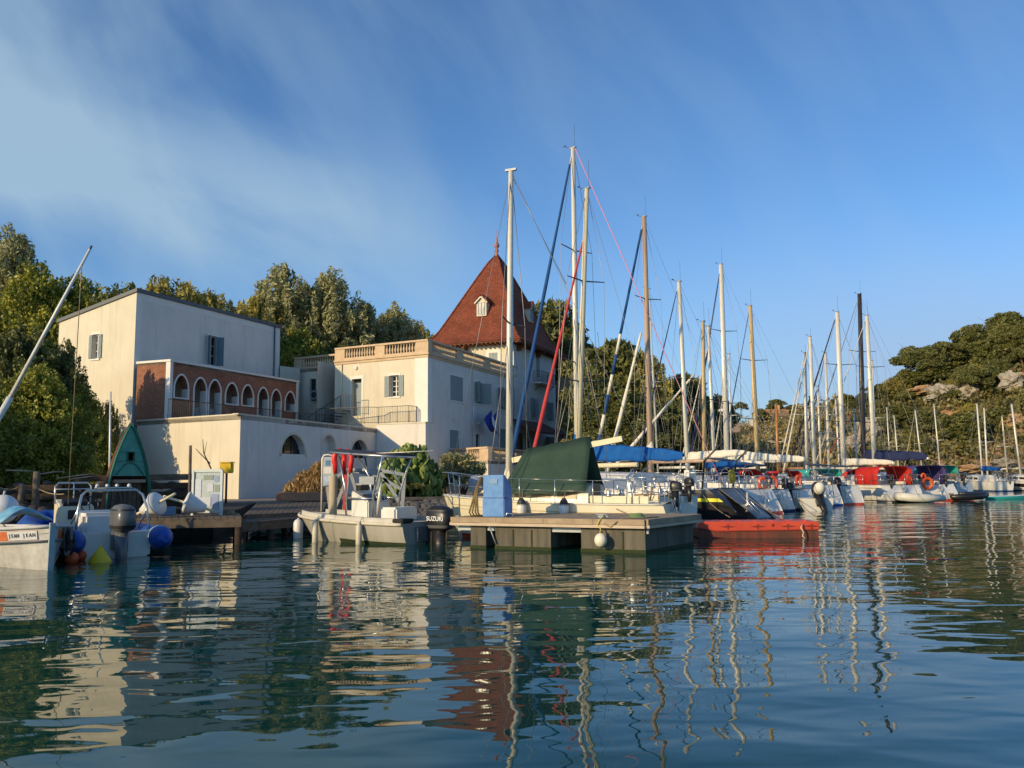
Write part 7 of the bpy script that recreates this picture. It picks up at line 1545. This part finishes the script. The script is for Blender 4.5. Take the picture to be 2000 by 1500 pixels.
# --- boats wedged in between: hulls mostly hidden, masts show
FS = [  # label, bow, stern, mast px top/base, top, kw
 ('small white sloop with thin grey mast just left of the yellowish mast', (1385, 60), (1560, 52), (1424, 1421), 692, dict(mr=.05, stay=SAILW, stayr=.04)),
 ('white sloop with short thin mast behind the wooden mast', (1240, 52), (1420, 46), (1267, 1276), 565, dict(mr=.05)),
 ('classic boat with orange varnished mast in front of the far houses', (1478, 64), (1600, 56), (1516, 1520), 790, dict(mastm=MWOOD, mr=.08, antenna=False)),
 ('white sloop at the left of the mast cluster, furled sail leaning left', (1515, 62), (1660, 52), (1572, 1576), 690, dict(mr=.09, stay=SAILW, stayr=.07)),
 ('white sloop with bright white mast, tallest on the left of the cluster', (1525, 60), (1672, 50), (1582, 1592), 658, dict(mr=.10, stay=SAILW, stayr=.08)),
 ('white sloop with thin mast near the middle of the mast cluster', (1545, 64), (1690, 55), (1597, 1604), 755, dict(mr=.06, stay=NAVY, stayr=.09)),
 ('white sloop whose mast rises behind the dark furled sail', (1560, 66), (1700, 56), (1612, 1619), 690, dict(mr=.08, stay=NAVY, stayr=.05, bimini=(BLUEC, .5, 2.4, 1.5, 1.9, 1.0))),
 ('small sloop with the shortest mast in the cluster', (1555, 68), (1690, 60), (1561, 1566), 752, dict(mr=.05, mast_b=.7)),
 ('sloop with slender mast just left of the tall one with black furled sail', (1600, 69), (1720, 59), (1632, 1640), 780, dict(mr=.05, stay=mat('ochre_sail', (.65, .42, .10), .8), stayr=.08)),
 ('sloop with white mast between black furled sail and the black mast', (1590, 68), (1750, 58), (1667, 1676), 800, dict(mr=.05, stay=STAYR, stayr=.06, dodger=TEALC)),
 ('sloop with short mast directly behind the mast with white tip', (1655, 74), (1800, 64), (1703, 1712), 705, dict(mr=.06, stay=NAVY, stayr=.04)),
 ('small far boat with leaning thin mast, first right of the black mast', (1700, 84), (1770, 80), (1732, 1745), 797, dict(mr=.05)),
 ('small far boat with thin mast and forestay, second right of the black mast', (1720, 84), (1790, 80), (1746, 1757), 812, dict(mr=.05)),
 ('far sloop with slanting mast behind the purple cover', (1760, 83), (1840, 78), (1787, 1803), 802, dict(mr=.055, stay=SAILW, stayr=.03)),
 ('far sloop with single tall thin mast right of the purple cover', (1800, 84), (1880, 79), (1824, 1838), 790, dict(mr=.055)),
 ('white far sloop with blue boom cover and two close masts', (1868, 82), (1960, 73.5), (1908, 1926), 789, dict(mr=.06, cover=BLUEC, covh=.35, boomz=.9, decor=1)),
 ('far sloop with thicker white mast behind the one with blue boom cover', (1880, 86), (1968, 78), (1922, 1942), 797, dict(mr=.065, mastm=ALU)),
 ('far sloop with yellow mast near the right picture edge', (1925, 84), (2010, 76), (1957, 1968), 814, dict(mr=.06, mastm=ALUC, stay=mat('ochre_sail', (.65, .42, .1)), stayr=.04)),
 ('white far sloop with long dark hull window at the right picture edge', (1940, 80), (2060, 72), (1975, 1994), 790, dict(mr=.07, decor=1, stripe=((SMOKE, .25, .55),), boomz=1.0)),
]
for l_, b_, s_, m_, tp_, kw in FS: kw.setdefault('decor', 0); kw.setdefault('spr', 1); sailboat(l_, b_, s_, m_, tp_, **kw)
# small craft among them
def tender(label, px, Y, L_, hd_, mt, tube=.2, name='tender', zl=.22):
    t = thing(name, label, 'dinghy', (xAt(px, Y), Y, 0), R(hd_)); pts = [(-L_ / 2, .5, zl), (0, .55, zl + .02), (L_ * .3, .45, zl + .06), (L_ * .46, .2, zl + .12), (L_ * .5, 0, zl + .14), (L_ * .46, -.2, zl + .12), (L_ * .3, -.45, zl + .06), (0, -.55, zl + .02), (-L_ / 2, -.5, zl)]
    MB().tube(pts, [tube * .6] + [tube] * 7 + [tube * .6], 12).build('tube', mt, t); MB().box((-.1, 0, zl - .08), (L_ * .8, .8, .08)).build('floor', PVCG, t); MB().box((-L_ * .42, 0, zl + .05), (.05, .85, .32)).build('transom', WOOD, t); MB().box((0, 0, zl + .18), (.22, .95, .04)).build('thwart', WOODL, t); return t
tender('small white inflatable dinghy floating behind the purple-covered yacht', 1790, 47.5, 2.6, 190, mat('white_tube', (.74, .70, .60), .5), .24)
tender('second pale dinghy tied beside the white inflatable one', 1770, 48.5, 1.8, 160, mat('white_tube', (.74, .70, .60)), .2)
tender('black inflatable dinghy beyond the blue-grey yacht', 1882, 50.5, 2.6, 10, BLACKP, .22)
t = thing('kayak', 'turquoise kayak floating at the end of the near row', 'kayak', (xAt(1916, 52), 52, .0), R(4)); rows = hull_rows(2.9, .62, .16, .22, .06, -.3, .2, tr_full=.2); hull_mesh(rows).build('hull', mat('turquoise_plastic', (.04, .40, .40), .4), t); deck_mesh(rows, .05, 0).build('deck', WHITEP, t)
t = thing('outboard_skiff', 'small white boat with wrapped tilted outboard among the sterns', 'boat'); L2 = place(t, (xAt(1596, 37.5), 37.5), (xAt(1545, 41.5), 41.5)); rows = hull_rows(L2, 1.7, .55, .7, .2, 0, .5); hull_mesh(rows).build('hull', GEL, t); deck_mesh(rows).build('deck', GEL, t); outboard(t, -.15, 0, .50, 1.2, BLACKP, .75); MB().ball((-.22, 0, .98), (.34, .24, .26), 14, 10, Matrix.Rotation(.6, 3, 'Y')).build('engine_bag', SAILW, t)
mb = MB(); mb.tube([(.2, .75, .6), (.2, .7, 1.4), (.2, -.7, 1.4), (.2, -.75, .6)], .02, 6); mb.build('stern_rail', STEEL, t)
t = thing('orange_lifebuoy', 'orange ring lifebuoy hung on the stern rail of the purple-covered yacht', 'lifebuoy', onY(1812, 944, 50.0))
MB().tube([(math.cos(k / 16 * 6.283) * .27, 0, math.sin(k / 16 * 6.283) * .30) for k in range(17)], .09, 8).build('ring', ORANGE, t)
t = thing('orange_lifebuoy', 'orange horseshoe lifebuoy pair among the white sterns near the radar mast', 'lifebuoy', onY(1500, 944, 38.2))
for dx in (-.22, .22): MB().tube([(dx + math.cos(R(-60 + 300 * k / 14)) * .18, 0, math.sin(R(-60 + 300 * k / 14)) * .28) for k in range(15)], .085, 8).build('ring', ORANGE, t)
for i, (px0, py0, Y0_, px1, py1, Y1_) in enumerate(((1155, 957, 22.5, 1245, 1008, 19.5), (1360, 950, 28, 1425, 1010, 22.6), (1440, 950, 33, 1528, 1012, 22.6), (1560, 975, 38, 1600, 1012, 26), (1770, 905, 50, 1795, 972, 46))):
    tag(MB().tube(sag(onY(px0, py0, Y0_), onY(px1, py1, Y1_), .12), .014, 5).build('mooring_line', ROPE), ('mooring line from the cream boat to the pontoon corner', 'mooring line from the black yacht to the red barge left part', 'mooring line dropping to the red barge right part', 'mooring line running into the water right of the red barge', 'mooring line dropping beside the purple cockpit cover')[i], 'rope')
